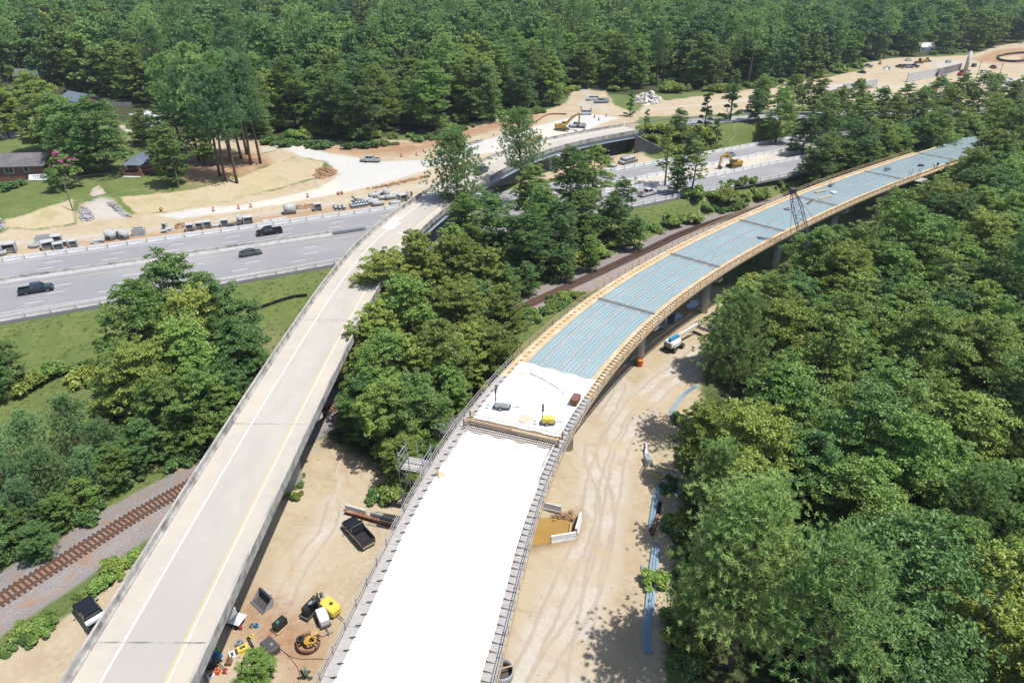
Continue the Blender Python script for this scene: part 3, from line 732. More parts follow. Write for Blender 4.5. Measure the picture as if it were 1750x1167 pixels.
for sg in (-1, 1):
    mb = MB(); o = sg * .7525
    railway.sweep(mb, [(o - .07, .03), (o + .07, .03), (o + .07, .05), (o + .012, .07), (o + .036, .15), (o + .036, .175), (o - .036, .175), (o - .036, .15), (o - .012, .07), (o - .07, .05)], s0 - 20, s1 + 30, 3)
    rl = mb.build('rail', M['rail'], track)
    mb = MB(); railway.sweep(mb, [(o - .035, .179), (o + .035, .179)], s0 - 20, s1 + 30, 3, closed=False, cap=False)
    mb.f = [f[::-1] for f in mb.f]
    mb.build('rail_head', M['railtop'], rl)

# ---------------------------------------------------------------- the old ramp bridge
B_END = old.near(41.5, 240.0)[0]
ob = thing('ramp_bridge', 'weathered beige concrete ramp bridge curving over railway and highway', 'bridge', (-30, 34, -4))
ob.location = (0, 0, 0)
mb = MB(); old.sweep(mb, [(-4.95, -.30), (-4.95, 0), (4.95, 0), (4.95, -.30)], 0, B_END, 2)
deck = mb.build('deck', M['deck_conc'], ob)
mb = MB(); old.sweep(mb, [(-2.35, .006), (2.55, .006)], 0, B_END, 2, closed=False, cap=False); mb.f = [f[::-1] for f in mb.f]
mb.build('traffic_lane', M['lane_conc'], deck)
for o_, w, m, nm in ((-2.45, .17, 'paint_white', 'white_edge_line'), (2.62, .17, 'paint_yellow', 'yellow_edge_line'), (2.85, .10, 'paint_white', 'worn_line')):
    mb = MB(); old.sweep(mb, [(o_ - w / 2, .011), (o_ + w / 2, .011)], 0, B_END, 2, closed=False, cap=False); mb.f = [f[::-1] for f in mb.f]
    mb.build(nm, M[m], deck)
for sg in (-1, 1):
    prof = [(sg * 5.15, -.42), (sg * 5.15, .86), (sg * 4.93, .86), (sg * 4.88, .30), (sg * 4.72, .10), (sg * 4.72, -.02)]
    d = 0.0
    mb = MB()
    k = 0
    while d < B_END - 1:
        e = min(d + 12.0, B_END)
        old.sweep(mb, prof if sg > 0 else prof[::-1], d + .01, e - .01, 2); d = e; k += 1
    pa = mb.build('parapet', M['stained'], ob)
    # paler inner face streak line and coping
    mb = MB(); old.sweep(mb, [(sg * 4.91, .864), (sg * 5.13, .864)], 0, B_END, 2, closed=False, cap=False)
    if sg > 0: mb.f = [f[::-1] for f in mb.f]
    if sg < 0: mb.f = [f[::-1] for f in mb.f]
    mb.build('coping', M['concrete'], pa)
# expansion joints
PIERS_OLD = [old.near(-30, 12)[0], old.near(-30, 38)[0], old.near(-29.5, 68.5)[0], old.near(-28.7, 97)[0], old.near(-26.6, 126)[0], old.near(-13.5, 171.5)[0], old.near(9, 214)[0]]
for d in PIERS_OLD + [B_END - .4]:
    mb = MB(); old.sweep(mb, [(-4.7, .016), (4.7, .016)], d - .07, d + .07, .14, closed=False, cap=False); mb.f = [f[::-1] for f in mb.f]
    mb.build('expansion_joint', M['stained'], deck)
# repaired patches
for p, a, b_, m in (((-26.01,140.85,7.00), 1.3, 4.5, 'white_conc'), ((-25.70,145.50,7.00), .9, 2.0, 'white_conc'), ((-23.44,136.09,7.00), .5, .7, 'white_conc')):
    d, o_ = old.near(p[0], p[1])
    mb = MB(); old.sweep(mb, [(o_ - a, .017), (o_ + a, .017)], d - b_ / 2, d + b_ / 2, 1, closed=False, cap=False); mb.f = [f[::-1] for f in mb.f]
    mb.build('concrete_patch', M[m], deck)
# girders: five concrete lines to the south, steel over the highway
s_steel = PIERS_OLD[4]
for o_ in (-4.0, -2.0, 0.0, 2.0, 4.0):
    mb = MB(); old.sweep(mb, [(o_ - .28, -1.55), (o_ - .28, -.30), (o_ + .28, -.30), (o_ + .28, -1.55)], 0, s_steel, 2); mb.build('girder', M['girder_c'], ob)
    o_ *= 4.78 / 4.0
    mb = MB(); old.sweep(mb, [(o_ - .22, -1.75), (o_ - .22, -1.70), (o_ - .03, -1.70), (o_ - .03, -.36), (o_ - .22, -.36), (o_ - .22, -.30), (o_ + .22, -.30), (o_ + .22, -.36), (o_ + .03, -.36), (o_ + .03, -1.70), (o_ + .22, -1.70), (o_ + .22, -1.75)], s_steel + .05, B_END, 2)
    mb.build('girder', M['girder'], ob)
for k, d in enumerate(PIERS_OLD):
    c = old.at(d)
    a = R(52) if k < 5 else old.ang(d) - math.pi / 2
    ux, uy = math.cos(a), math.sin(a); vx, vy = -uy, ux
    zb = c.z - 1.78
    hl = 6.9 if k < 5 else 5.6
    pt_ = lambda o_, w, z: (c.x + ux * o_ + vx * w, c.y + uy * o_ + vy * w, z)
    mb = MB(); mb.loft([[pt_(o_, -.65, zb), pt_(o_, .65, zb), pt_(o_, .65, zl), pt_(o_, -.65, zl)] for o_, zl in ((-hl, zb - .75), (-2.8, zb - 1.35), (2.8, zb - 1.35), (hl, zb - .75))])
    mb.build('pier_cap', M['pale_conc'], ob)
    g_ = min(gz(*pt_(o_, 0, 0)[:2]) for o_ in (-2.4, 0, 2.4))
    mb = MB(); mb.loft([[pt_(u, v, z) for u, v in ((-2.6, -.35), (-2.3, -.6), (2.3, -.6), (2.6, -.35), (2.6, .35), (2.3, .6), (-2.3, .6), (-2.6, .35))] for z in (g_ - .6, zb - 1.34)])
    mb.build('pier_stem', M['concrete'], ob)
# abutment and wing wall at the far end
c = old.at(B_END); a = old.ang(B_END); t_ = Vector((math.cos(a), math.sin(a), 0)); n_ = Vector((t_.y, -t_.x, 0))
mb = MB()
P0, P1 = c - n_ * 5.6, c + n_ * 5.6
mb.box(((P0 + P1) / 2 + t_ * .4 + Vector((0, 0, -3.7)))[:], (.8, 11.6, 7.2), a)
ab = mb.build('abutment_wall', M['dark_conc'], ob)
q0 = Vector((41.0, 232.5, 0)); q1 = Vector((50.2, 229.4, 0))
mb = MB()
ztop0, ztop1 = 6.3, 2.6
th_ = Vector((.3, .25, 0))
mb.add([(q0.x, q0.y, -.6), (q1.x, q1.y, -.6), (q1.x, q1.y, ztop1), (q0.x, q0.y, ztop0), (q0.x + .3, q0.y + .3, -.6), (q1.x + .3, q1.y + .3, -.6), (q1.x + .3, q1.y + .3, ztop1), (q0.x + .3, q0.y + .3, ztop0)],
       [(0, 1, 2, 3), (7, 6, 5, 4), (3, 2, 6, 7), (1, 5, 6, 2), (0, 3, 7, 4)])
mb.build('wing_wall', M['dark_conc'], ob)
# ramp road past the bridge
mb = MB(); old.sweep(mb, [(-4.9, -.12), (4.9, -.12)], B_END, old.L - 2, 3, closed=False, cap=False); mb.f = [f[::-1] for f in mb.f]
ramp = structure(mb.build('ramp_road', M['asphalt']))
for o_, m in ((-2.45, 'paint_white'), (2.62, 'paint_yellow')):
    mb = MB(); old.sweep(mb, [(o_ - .08, -.114), (o_ + .08, -.114)], B_END, old.L - 4, 3, closed=False, cap=False); mb.f = [f[::-1] for f in mb.f]
    mb.build('edge_line', M[m], ramp)
# steel guard rail along the ramp road
for o_ in (-5.4, 5.4):
    gr = thing('guard_rail', 'steel guard rail beside the ramp road on its %s side' % ('far' if o_ < 0 else 'highway'), 'guard rail')
    mb = MB(); old.sweep(mb, [(o_ - .04, .35), (o_ - .04, .65), (o_ + .04, .65), (o_ + .04, .35)], B_END + 1, B_END + 130, 4); mb.build('beam', M['galv'], gr)
    d = B_END + 1.5
    while d < B_END + 80:
        p = old.at(d, o_ + (.12 if o_ > 0 else -.12)); mb = MB().box((p.x, p.y, p.z + .1), (.15, .15, 1.1)); mb.build('post', M['grey_lumber'], gr); d += 4

# ---------------------------------------------------------------- the new bridge under construction
nb = thing('new_bridge', 'curved bridge deck under construction with blue forms and plywood overhangs', 'bridge')
S_A = new.near(*(-6.16,69.20,6.00)[:2])[0]        # screed line
S_B = new.near(*(-2.78,72.76,6.00)[:2])[0]
S_W = new.near(*(6.11,81.35,6.00)[:2])[0]        # end of white sheets
JOINTS = [new.near(*(18.79,103.20,6.00)[:2])[0], new.near(*(35.37,123.38,6.00)[:2])[0], new.near(*(54.76,143.73,6.00)[:2])[0], new.near(*(73.39,162.04,6.00)[:2])[0], new.near(*(101.09,184.75,6.00)[:2])[0], new.near(*(127.87,204.81,6.00)[:2])[0]]
N_END = new.L - 5
HW = 5.65
mb = MB(); new.sweep(mb, [(-HW, -.24), (-HW, -.02), (HW, -.02), (HW, -.24)], 0, S_W, 2); slab = mb.build('concrete_slab', M['pale_conc'], nb)
mb = MB(); new.sweep(mb, [(-HW, -.24), (-HW, -.10), (HW, -.10), (HW, -.24)], S_W, N_END, 2); form = mb.build('deck_form', M['blue_form'], nb)
# girders
for o_ in (-4.5, -1.5, 1.5, 4.5):
    mb = MB(); new.sweep(mb, [(o_ - .35, -1.75), (o_ - .35, -1.5), (o_ - .12, -1.3), (o_ - .12, -.55), (o_ - .4, -.42), (o_ - .4, -.25), (o_ + .4, -.25), (o_ + .4, -.42), (o_ + .12, -.55), (o_ + .12, -1.3), (o_ + .35, -1.5), (o_ + .35, -1.75)], 0, N_END, 2)
    mb.build('girder', M['girder_c'], nb)
# strips over the girders and cross joints in the blue part
for o_ in (-2.9, -.1, 2.7):
    mb = MB(); new.sweep(mb, [(o_ - .20, -.055), (o_ + .20, -.055)], S_W, N_END, 2, closed=False, cap=False); mb.f = [f[::-1] for f in mb.f]
    sp = mb.build('girder_strip', M['strip'], form)
    for e in (-.26, .26):
        mb = MB(); new.sweep(mb, [(o_ + e - .03, -.06), (o_ + e - .03, .0), (o_ + e + .03, .0), (o_ + e + .03, -.06)], S_W, N_END, 2)
        mb.build('shear_bar', M['strip'], sp)
for j in JOINTS:
    mb = MB()
    for k in range(7):
        new.sweep(mb, [(-5.3 + (k % 2) * .1, -.03), (5.3 - (k % 3) * .15, -.03), (5.3, .03 + .02 * (k % 2)), (-5.3, .03)], j - .42 + k * .13, j - .42 + k * .13 + .05, .05)
    mb.build('joint_rebar', M['joint'], form)
    for e in (-.85, .85):
        mb = MB(); new.sweep(mb, [(-5.4, -.05), (5.4, -.05)], j + e - .09, j + e + .09, .2, closed=False, cap=False); mb.f = [f[::-1] for f in mb.f]
        mb.build('joint_filler', M['strip'], form)
# rebar mat, one per bay
bays = [S_W] + JOINTS + [N_END]
for i in range(len(bays) - 1):
    a_, b_ = bays[i] + (.2 if i == 0 else .9), bays[i + 1] - .9
    if b_ - a_ < 2: continue
    mb = MB()
    nn_ = int((b_ - a_) / .55)
    for k in range(nn_ + 1):
        d = a_ + (b_ - a_) * k / nn_
        p, q = new.at(d, -5.3), new.at(d, 5.3)
        mb.bar((p.x, p.y, p.z - .03), (q.x, q.y, q.z - .03), .03)
    o_ = -5.2
    while o_ < 5.3:
        new.sweep(mb, [(o_ - .018, -.07), (o_ - .018, -.035), (o_ + .018, -.035), (o_ + .018, -.07)], a_, b_, 3); o_ += .62
    rm = mb.build('rebar_mat', M['rebar'], form); rm['kind'] = 'stuff'
# plywood overhang walkways, brackets, rails
S_RAILEND = new.near(*(121.39,209.13,6.00)[:2])[0]
RNG = random.Random(12)
for sg, nm in ((-1, 'west'), (1, 'east')):
    # walkway boards
    d = 4.0
    wa, wb = (HW + .06, HW + 1.25) if sg < 0 else (HW + .06, HW + 1.12)
    bl = 2.44
    while d < S_RAILEND:
        m_ = M['grey_lumber'] if d < S_W - 6 else M['ply']
        z_ = -.16 - (.012 if int(d / bl) % 2 else 0)
        pr_ = [(sg * wa, z_), (sg * wb, z_), (sg * wb, z_ - .04), (sg * wa, z_ - .04)]
        mb = MB(); new.sweep(mb, pr_ if sg < 0 else pr_, d + .01, d + bl - .01, bl)
        mb.build('walkway_board', m_, nb); d += bl
    # overhang brackets
    d = 6.0
    br = MB()
    fr = new.at(0)
    k = 0
    while d < S_RAILEND + 8:
        m_ = M['dark_steel'] if (sg < 0 and d < S_W) else (M['lumber'] if d > S_W - 4 else M['grey_lumber'])
        mb = MB()
        j = RNG.uniform(-.06, .06)
        a1, b1 = new.at(d + j, sg * (HW - .02)), new.at(d + j, sg * (HW + 1.32))
        zt = a1.z
        if sg > 0:
            mb.bar((a1.x, a1.y, zt + .02), ((a1.x * .45 + b1.x * .55), (a1.y * .45 + b1.y * .55), zt - .12), .09, .16)
            m1 = new.at(d + j, sg * (HW + .55))
            mb.bar((m1.x, m1.y, zt - .14), (a1.x, a1.y, zt - 1.15), .09, .09)
            mb.bar((a1.x, a1.y, zt - .21), (b1.x, b1.y, zt - .21), .10, .10)
        else:
            mb.bar((a1.x, a1.y, zt + .14), ((a1.x * .55 + b1.x * .45), (a1.y * .55 + b1.y * .45), zt - .12), .06, .10)
            mb.bar((b1.x, b1.y, zt - .23), (a1.x, a1.y, zt - 1.3), .08, .08)
            mb.bar((a1.x, a1.y, zt - .23), (b1.x, b1.y, zt - .23), .09, .09)
        o = mb.build('overhang_bracket', m_, nb)
        k += 1
        d += .92 if sg > 0 else 1.25
    # outer edge board
    mb = MB(); new.sweep(mb, [(sg * 6.98 - .03, -.42), (sg * 6.98 - .03, -.02), (sg * 6.98 + .03, -.02), (sg * 6.98 + .03, -.42)], 6, S_RAILEND, 2); mb.build('edge_board', M['lumber'] if sg > 0 else M['grey_lumber'], nb)
    # posts and two rails
    gaps_ = [(new.near(-10, 55)[0] + 0, new.near(-10, 55)[0] + 0)]
    rails = MB(); 
    d = 6.0
    while d < S_RAILEND - (0 if sg < 0 else 25):
        p = new.at(d, sg * 6.90); mb = MB().box((p.x, p.y, p.z + .38), (.09, .09, 1.25), new.ang(d)); mb.build('rail_post', M['lumber'] if d > S_W else M['grey_lumber'], nb); d += 2.44
    for z_ in (.52, .98):
        for d0, d1, m_ in ((6.0, S_W - .1, 'grey_lumber'), (S_W + .1, S_RAILEND - (0 if sg < 0 else 25), 'lumber')):
            mb = MB(); new.sweep(mb, [(sg * 6.93 - .02, z_ - .05), (sg * 6.93 - .02, z_ + .05), (sg * 6.93 + .02, z_ + .05), (sg * 6.93 + .02, z_ - .05)], d0, d1, 2.44); mb.build('hand_rail', M[m_], nb)
# tan kerb strip between forms and walkway on the plywood part
for sg in (-1, 1):
    mb = MB(); new.sweep(mb, [(sg * (HW - .75), -.02), (sg * (HW - .02), -.02)], S_W + .1, S_RAILEND + 20, 2, closed=False, cap=False)
    if sg > 0: mb.f = [f[::-1] for f in mb.f]
    mb.f = [f[::-1] for f in mb.f] if sg < 0 else mb.f
    mb.build('edge_form', M['ply'], nb)
# rusty vertical bars waiting for the parapet
mb = MB()
for sg in (-1, 1):
    d = 6.0
    while d < S_W:
        p = new.at(d, sg * (HW - .25)); mb.bar((p.x, p.y, p.z - .02), (p.x + RNG.uniform(-.05, .05), p.y + RNG.uniform(-.05, .05), p.z + .42), .03); d += .45
sb = mb.build('starter_bars', M['rebar_rust'], nb); sb['kind'] = 'stuff'
# piers: hammerhead cap and two round columns
PIERS_NEW = [new.near(-10.5, 25)[0], new.near(-4, 54)[0], new.near(5, 79)[0], new.near(19.2, 103.2)[0], new.near(36, 122.3)[0], new.near(57, 146)[0], new.near(77, 164.5)[0], new.near(96.5, 181)[0], new.near(116, 197)[0], new.near(150, 224)[0]]
for d in PIERS_NEW:
    c = new.at(d); a = new.ang(d) - math.pi / 2
    zb = c.z - 1.78
    mb = MB(); L_ = 5.9
    ux, uy = math.cos(a), math.sin(a); vx, vy = -uy, ux
    def pt(o_, w, z): return (c.x + ux * o_ + vx * w, c.y + uy * o_ + vy * w, z)
    rings = [[pt(o_, -.75, zb), pt(o_, .75, zb), pt(o_, .75, zl), pt(o_, -.75, zl)] for o_, zl in ((-L_, zb - .85), (-3.6, zb - 1.5), (3.6, zb - 1.5), (L_, zb - .85))]
    mb.loft(rings); mb.build('pier_cap', M['pale_conc'], nb)
    for o_ in (-3.4, 3.4):
        x, y, _ = pt(o_, 0, 0)
        g_ = gz(x, y); mb = MB()
        mb.loft([[(x + .72 * math.cos(t * math.pi / 9), y + .72 * math.sin(t * math.pi / 9), z) for t in range(18)] for z in (g_ - .6, zb - 1.49)])
        mb.build('column', M['pale_conc'], nb, True)

# white curing sheets lying on the slab, each a rippled cloth of its own
def sheet(name, label, s0, s1, z, e0=HW + .05, e1=HW + .05, seed=1, over=.12):
    rr = np.random.default_rng(seed)
    n, k = max(2, int((s1 - s0) / .8)), 18
    V, F = [], []
    for i in range(n + 1):
        for j in range(k + 1):
            u = -1 + 2 * j / k
            wob = .06 * math.sin(i * .31 + seed) + .03 * math.sin(i * .83)
            o_ = (u * (e1 if u > 0 else e0)) + (wob if j in (0, k) else 0)
            d = s0 + (s1 - s0) * i / n + (.16 * math.sin(j * 1.3 + seed) if i in (0, n) else 0)
            p = new.at(d, o_)
            zz = z + .014 * rr.random() + .012 * math.sin(i * .35 + j * 1.1) + (.03 * rr.random() if i in (0, n) else 0)
            V.append((p.x, p.y, p.z + zz))
    for i in range(n):
        for j in range(k):
            a_ = i * (k + 1) + j; F.append((a_, a_ + k + 1, a_ + k + 2, a_ + 1))
    mb = MB(); mb.add(V, [f[::-1] for f in F])
    o = mb.build(name, M['sheet'], None, True)
    tag(o, label, 'tarp', 'white curing sheets on the deck')
    return o
s_mid = new.near(*(-2.45,60.89,6.00)[:2])[0]
sheet('curing_sheet', 'largest white curing sheet covering the deck up to the raised seam', 0.5, s_mid, .035, seed=1)
sheet('curing_sheet', 'white curing sheet between the raised seam and the orange screed', s_mid - .5, S_A - 1.0, .085, e0=HW - .45, e1=HW - .35, seed=2)
sheet('curing_sheet', 'white curing sheet carrying the two light towers beyond the screed', S_A + 1.9, S_W - 1.6, .035, seed=3)
sheet('curing_sheet', 'narrow bunched white sheet along the edge of the blue forms', S_W - 1.7, S_W + .4, .09, seed=4)

# ---------------------------------------------------------------- concrete barrier segments
def barrier_mesh(L, m):
    pr = [(-.305, 0), (-.305, .08), (-.20, .33), (-.115, .95), (.115, .95), (.20, .33), (.305, .08), (.305, 0)]
    mb = MB(); mb.loft([[(x, y, z) for y, z in pr] for x in (-L / 2, L / 2)])
    # lifting slots
    mb.box((-L * .25, 0, .03), (.5, .62, .06)); mb.box((L * .25, 0, .03), (.5, .62, .06))
    return mb.mesh('concrete_barrier', m)
BM = barrier_mesh(3.84, M['white_conc']); BMG = barrier_mesh(3.84, M['pale_conc'])
def barrier_run(path, d0, d1, off, label, group, me=BM, pitch=4.02, z=0.0, jit=.04):
    d = d0; r = random.Random(int(d0 * 7))
    while d < d1:
        p = path.at(d, off + r.uniform(-jit, jit), z); o = obj('concrete_barrier', me, None, p, path.ang(d) + r.uniform(-.012, .012))
        tag(o, label, 'barrier', group); d += pitch
se = south_edge
barrier_run(ne, ne.near(-118, 134)[0], ne.near(-4, 189)[0], -.15, 'white concrete barrier segment along the dirt works, west of the old ramp', 'barrier line along the northern works')
barrier_run(ne, ne.near(20, 205)[0], ne.near(130, 273)[0], -.15, 'white concrete barrier segment below the ramp embankment, east of the old ramp', 'barrier line below the embankment')
barrier_run(se, se.near(-100, 105)[0], se.near(-18, 147)[0], .1, 'pale concrete barrier segment between highway and grass field, west of the old ramp', 'barrier line along the grass field', BMG)
barrier_run(se, se.near(-8, 153)[0], se.near(112, 222)[0], .1, 'pale concrete barrier segment between highway and railway trees, east of the old ramp', 'barrier line along the railway trees', BMG)
def mid_path(fn, x0, x1): return Path([(x, float(fn(x))) for x in np.arange(x0, x1, 12.0)], 2)
mpn, mps = mid_path(med_n, -30, 130), mid_path(med_s, -20, 130)
barrier_run(mpn, 36, mpn.L, 0, 'white concrete barrier segment on the north side of the torn-up median', 'barrier line north of the median', BM)
barrier_run(mps, 18, mps.L, 0, 'white concrete barrier segment on the south side of the torn-up median', 'barrier line south of the median', BM)
# old median wall on the left
mw = thing('median_wall', 'old grey stained concrete median wall between the carriageways', 'barrier')
mb = MB(); ne.sweep(mb, [(12.2, 0), (12.35, .3), (12.55, .95), (13.1, .95), (13.3, .3), (13.45, 0)], ne_s(-335), ne.near(-47.5, 166.2)[0], 3)
mb.build('wall', M['stained'], mw)
mb = MB(); ne.sweep(mb, [(13.47, .01), (13.33, .31), (13.2, .62)], ne_s(-335), ne.near(-47.5, 166.2)[0], 3, closed=False, cap=False)
mb.build('pale_face', M['pale_conc'], mw)
# crash attenuator and the short barrier run behind it
p = ne.at(ne.near(-43.5, 168)[0], 12.9); rz = ne.ang(ne.near(-43.5, 168)[0])
ca = thing('crash_attenuator', 'ribbed steel crash attenuator at the end of the median wall', 'attenuator', p, rz)
for k in range(8): MB().box((-3.6 + k * .98, 0, .45), (.9, .62 + .02 * (k % 2), .7)).build('bay', M['galv'], ca)
for s_ in (-1, 1):
    for z_ in (.3, .6): MB().box((0, s_ * .36, z_), (8.2, .06, .16)).build('fender_rail', M['galv'], ca)
MB().box((-4.5, 0, .45), (.5, .7, .75), taper=.8).build('nose', M['bright_yellow'], ca)
barrier_run(ne, ne.near(-37, 171)[0], ne.near(-16, 181)[0], 12.9, 'white concrete barrier segment right behind the crash attenuator', 'barriers behind the attenuator', BM)
# low fence posts behind the south barrier

# ---------------------------------------------------------------- vehicles
PAINT = {}
def paint(name, c):
    if name not in PAINT: PAINT[name] = mat(name + '_car_paint', c, tuple(v * .9 for v in c), 1.5, .32, .25, coat=.6)
    return PAINT[name]
def hull(mb, st, mi=0):
    rings = []
    for x, w, z0, z1 in st:
        e = min(.14, (z1 - z0) * .3)
        rings.append([(x, -w * .9, z0), (x, w * .9, z0), (x, w, z0 + e), (x, w, z1 - e), (x, w * .9, z1), (x, -w * .9, z1), (x, -w, z1 - e), (x, -w, z0 + e)])
    mb.loft(rings, mi)
_tyre = {}
def wheel_mesh(r, w):
    if (r, w) not in _tyre:
        a = MB(); n = 16
        prof = [(r * .62, -w / 2), (r * .94, -w / 2), (r, -w * .3), (r, w * .3), (r * .94, w / 2), (r * .62, w / 2)]
        a.loft([[(pr_ * math.cos(2 * math.pi * i / n), y, pr_ * math.sin(2 * math.pi * i / n)) for pr_, y in prof] for i in range(n + 1)], cap=False, closed=False)
        b = MB().tube((0, -w * .42, 0), (0, w * .42, 0), r * .63, n=12)
        _tyre[(r, w)] = (a.mesh('tyre', M['tyre'], True), b.mesh('rim', M['rim']))
    return _tyre[(r, w)]
def add_wheel(parent, x, y, r, w=.25, z=None):
    t, rm = wheel_mesh(r, w)
    wo = obj('wheel', t, parent, (x, y, r if z is None else z)); obj('rim', rm, wo)
    wo.name = 'wheel'
    return wo
def cabin(root, p, lo, hi, zlo, zhi, wlo, whi):
    """glass house between x range lo at the belt and hi at the roof, painted roof and pillars"""
    lf, lr = lo; hf, hr = hi
    V = [(lf, -wlo, zlo), (lf, wlo, zlo), (lr, wlo, zlo), (lr, -wlo, zlo), (hf, -whi, zhi), (hf, whi, zhi), (hr, whi, zhi), (hr, -whi, zhi)]
    q = lambda idx, nm: MB().add([V[i] for i in idx], [tuple(range(len(idx)))]).build(nm, M['glass'], root)
    q((0, 1, 5, 4), 'windscreen'); q((2, 3, 7, 6), 'rear_window'); q((1, 2, 6, 5), 'side_window'); q((3, 0, 4, 7), 'side_window')
    mb = MB(); n = 4
    rings = []
    for f, dz in ((1.02, 0), (1.0, .05), (.8, .075)):
        cx, hx = (hf + hr) / 2, (hf - hr) / 2 + .03
        rings.append([(cx + hx * f, -whi * f - .015, zhi + dz), (cx + hx * f, whi * f + .015, zhi + dz), (cx - hx * f, whi * f + .015, zhi + dz), (cx - hx * f, -whi * f - .015, zhi + dz)])
    mb.loft(rings); mb.build('roof', p, root)
    mb = MB()
    for a, b in ((0, 4), (1, 5), (2, 6), (3, 7)): mb.bar(V[a], V[b], .09, .09)
    mid = lambda a, b, t: tuple(V[a][i] * (1 - t) + V[b][i] * t for i in range(3))
    for a, b, c, d in ((1, 2, 5, 6), (0, 3, 4, 7)): mb.bar(mid(a, b, .52), mid(c, d, .5), .10, .06)
    mb.build('pillars', p, root)
def lights(root, xf, xr, y, z, zr):
    for s_ in (-1, 1):
        MB().box((xf, s_ * y, z), (.10, .34, .17)).build('headlight', M['lamp'], root)
        MB().box((xr, s_ * (y + .05), zr), (.08, .16, .30)).build('taillight', M['taillamp'], root)
def pickup(label, loc, rz, color, group=None, cab='crew', L=5.8, W=1.96, extra=None):
    t = thing('pickup_truck', label, 'pickup', loc, rz, group)
    p = color
    w = W / 2; f = L / 2
    cabr = -f + (2.0 if cab == 'crew' else 2.25)
    mb = MB(); hull(mb, [(f, w * .84, .48, .92), (f - .12, w * .95, .36, 1.06), (f - .5, w, .34, 1.12), (f - 1.45, w, .34, 1.16), (cabr, w, .34, 1.16)]); mb.build('body', p, t)
    cl = f - 1.35
    cabin(t, p, (cl, cabr + .04), (cl - .75, cabr + .18), 1.15, 1.82, w * .93, w * .74)
    b = MB()
    b.box(((cabr - f) / 2, 0, .62), (f + cabr, W * .9, .12))
    bed = b.build('cargo_bed', M['black'], t)
    b = MB()
    xm, xl = (cabr - f) / 2 + .02, f + cabr - .04
    for s_ in (-1, 1): b.box((xm, s_ * (w - .07), .80), (xl, .14, .80))
    b.build('bed_side', p, t)
    MB().box((-f + .05, 0, .84), (.10, W * .86, .66)).build('tailgate', p, t)
    MB().box((-f - .06, 0, .50), (.16, W * .92, .18)).build('rear_bumper', M['chrome'], t)
    MB().box((f + .02, 0, .46), (.16, W * .9, .22)).build('front_bumper', M['dark_steel'], t)
    MB().box((f + .005, 0, .80), (.05, W * .55, .26)).build('grille', M['black'], t)
    lights(t, f - .03, -f + .02, w * .72, .84, .90)
    for s_ in (-1, 1): MB().box((cl - .25, s_ * (w + .12), 1.22), (.12, .24, .18)).build('mirror', M['black'], t)
    for x in (f - .95, -f + 1.25):
        for s_ in (-1, 1): add_wheel(t, x, s_ * (w - .12), .40)
    if extra == 'toolbox': MB().box((cabr - .32, 0, 1.26), (.55, W * .98, .28)).build('toolbox', M['white'], t)
    if extra == 'canopy': MB().box((xm, 0, 1.5), (xl, W * .9, .66), taper=.88).build('bed_canopy', p, t)
    if extra == 'gear': MB().box((xm, 0, 1.18), (xl * .6, W * .7, .35)).build('bed_cargo', M['rust'], t)
    if extra == 'door': MB().box((cl - .95, w + .35, .88), (.10, .75, .9), rz=.2).build('open_door', p, t)
    return t
def car(label, loc, rz, color, group=None, kind='sedan', L=4.7, W=1.84):
    nm = {'sedan': 'car', 'coupe': 'car', 'suv': 'sport_utility_vehicle'}[kind]
    t = thing(nm, label, 'car' if kind != 'suv' else 'suv', loc, rz, group)
    w, f = W / 2, L / 2
    h = .92 if kind != 'suv' else 1.08
    mb = MB(); hull(mb, [(f, w * .72, .36, h - .30), (f - .15, w * .90, .25, h - .20), (f - .6, w, .22, h - .08), (f - 1.3, w, .22, h), (-f + .9, w, .22, h + .02), (-f + .25, w * .95, .28, h - .02), (-f, w * .8, .40, h - .14)]); mb.build('body', color, t)
    if kind == 'sedan': cabin(t, color, (f - 1.25, -f + .65), (f - 1.95, -f + 1.35), h - .01, h + .50, w * .90, w * .66)
    elif kind == 'coupe': cabin(t, color, (f - 1.3, -f + .35), (f - 2.1, -f + 1.75), h - .01, h + .44, w * .90, w * .62)
    else: cabin(t, color, (f - 1.25, -f + .12), (f - 1.85, -f + .45), h - .01, h + .62, w * .92, w * .74)
    lights(t, f - .06, -f + .03, w * .66, h - .32, h - .16)
    MB().box((f + .01, 0, .36), (.12, W * .8, .2)).build('front_bumper', color, t)
    MB().box((-f - .01, 0, .42), (.12, W * .84, .22)).build('rear_bumper', color, t)
    for s_ in (-1, 1): MB().box((f - 1.5, s_ * (w + .08), h + .06), (.12, .2, .13)).build('mirror', color, t)
    for x in (f - .85, -f + .85):
        for s_ in (-1, 1): add_wheel(t, x, s_ * (w - .1), .33 if kind != 'suv' else .37, .22)
    return t
def on(p, dz=0.0): return (p[0], p[1], gz(p[0], p[1]) + dz)
blk, wht, slv, gry, nvy = paint('black', (.015, .016, .02)), paint('white', (.74, .74, .74)), paint('silver', (.42, .44, .46)), paint('grey', (.10, .115, .125)), paint('dark_teal', (.022, .045, .055))
redp, bluep = paint('red', (.45, .02, .05)), paint('blue', (.03, .07, .16))
EB = math.atan2(.46, .89)     # heading of the eastbound carriageway
pickup('dark teal crew-cab pickup driving on the near carriageway, west end', (*(-92.84,121.87,0.00)[:2], .004), EB, nvy)
car('dark grey sloping-roof coupe driving on the near carriageway', (*(-57.47,141.26,0.00)[:2], .004), EB, gry, kind='coupe')
pickup('black pickup driving on the far carriageway toward the west', (*(-57.52,154.72,0.00)[:2], .004), EB + math.pi, blk)
pickup('white pickup with cluttered bed driving on the near carriageway past the old ramp', (*(37.47,185.80,0.00)[:2], .004), math.atan2(.6, .8), wht, extra='gear', cab='regular')
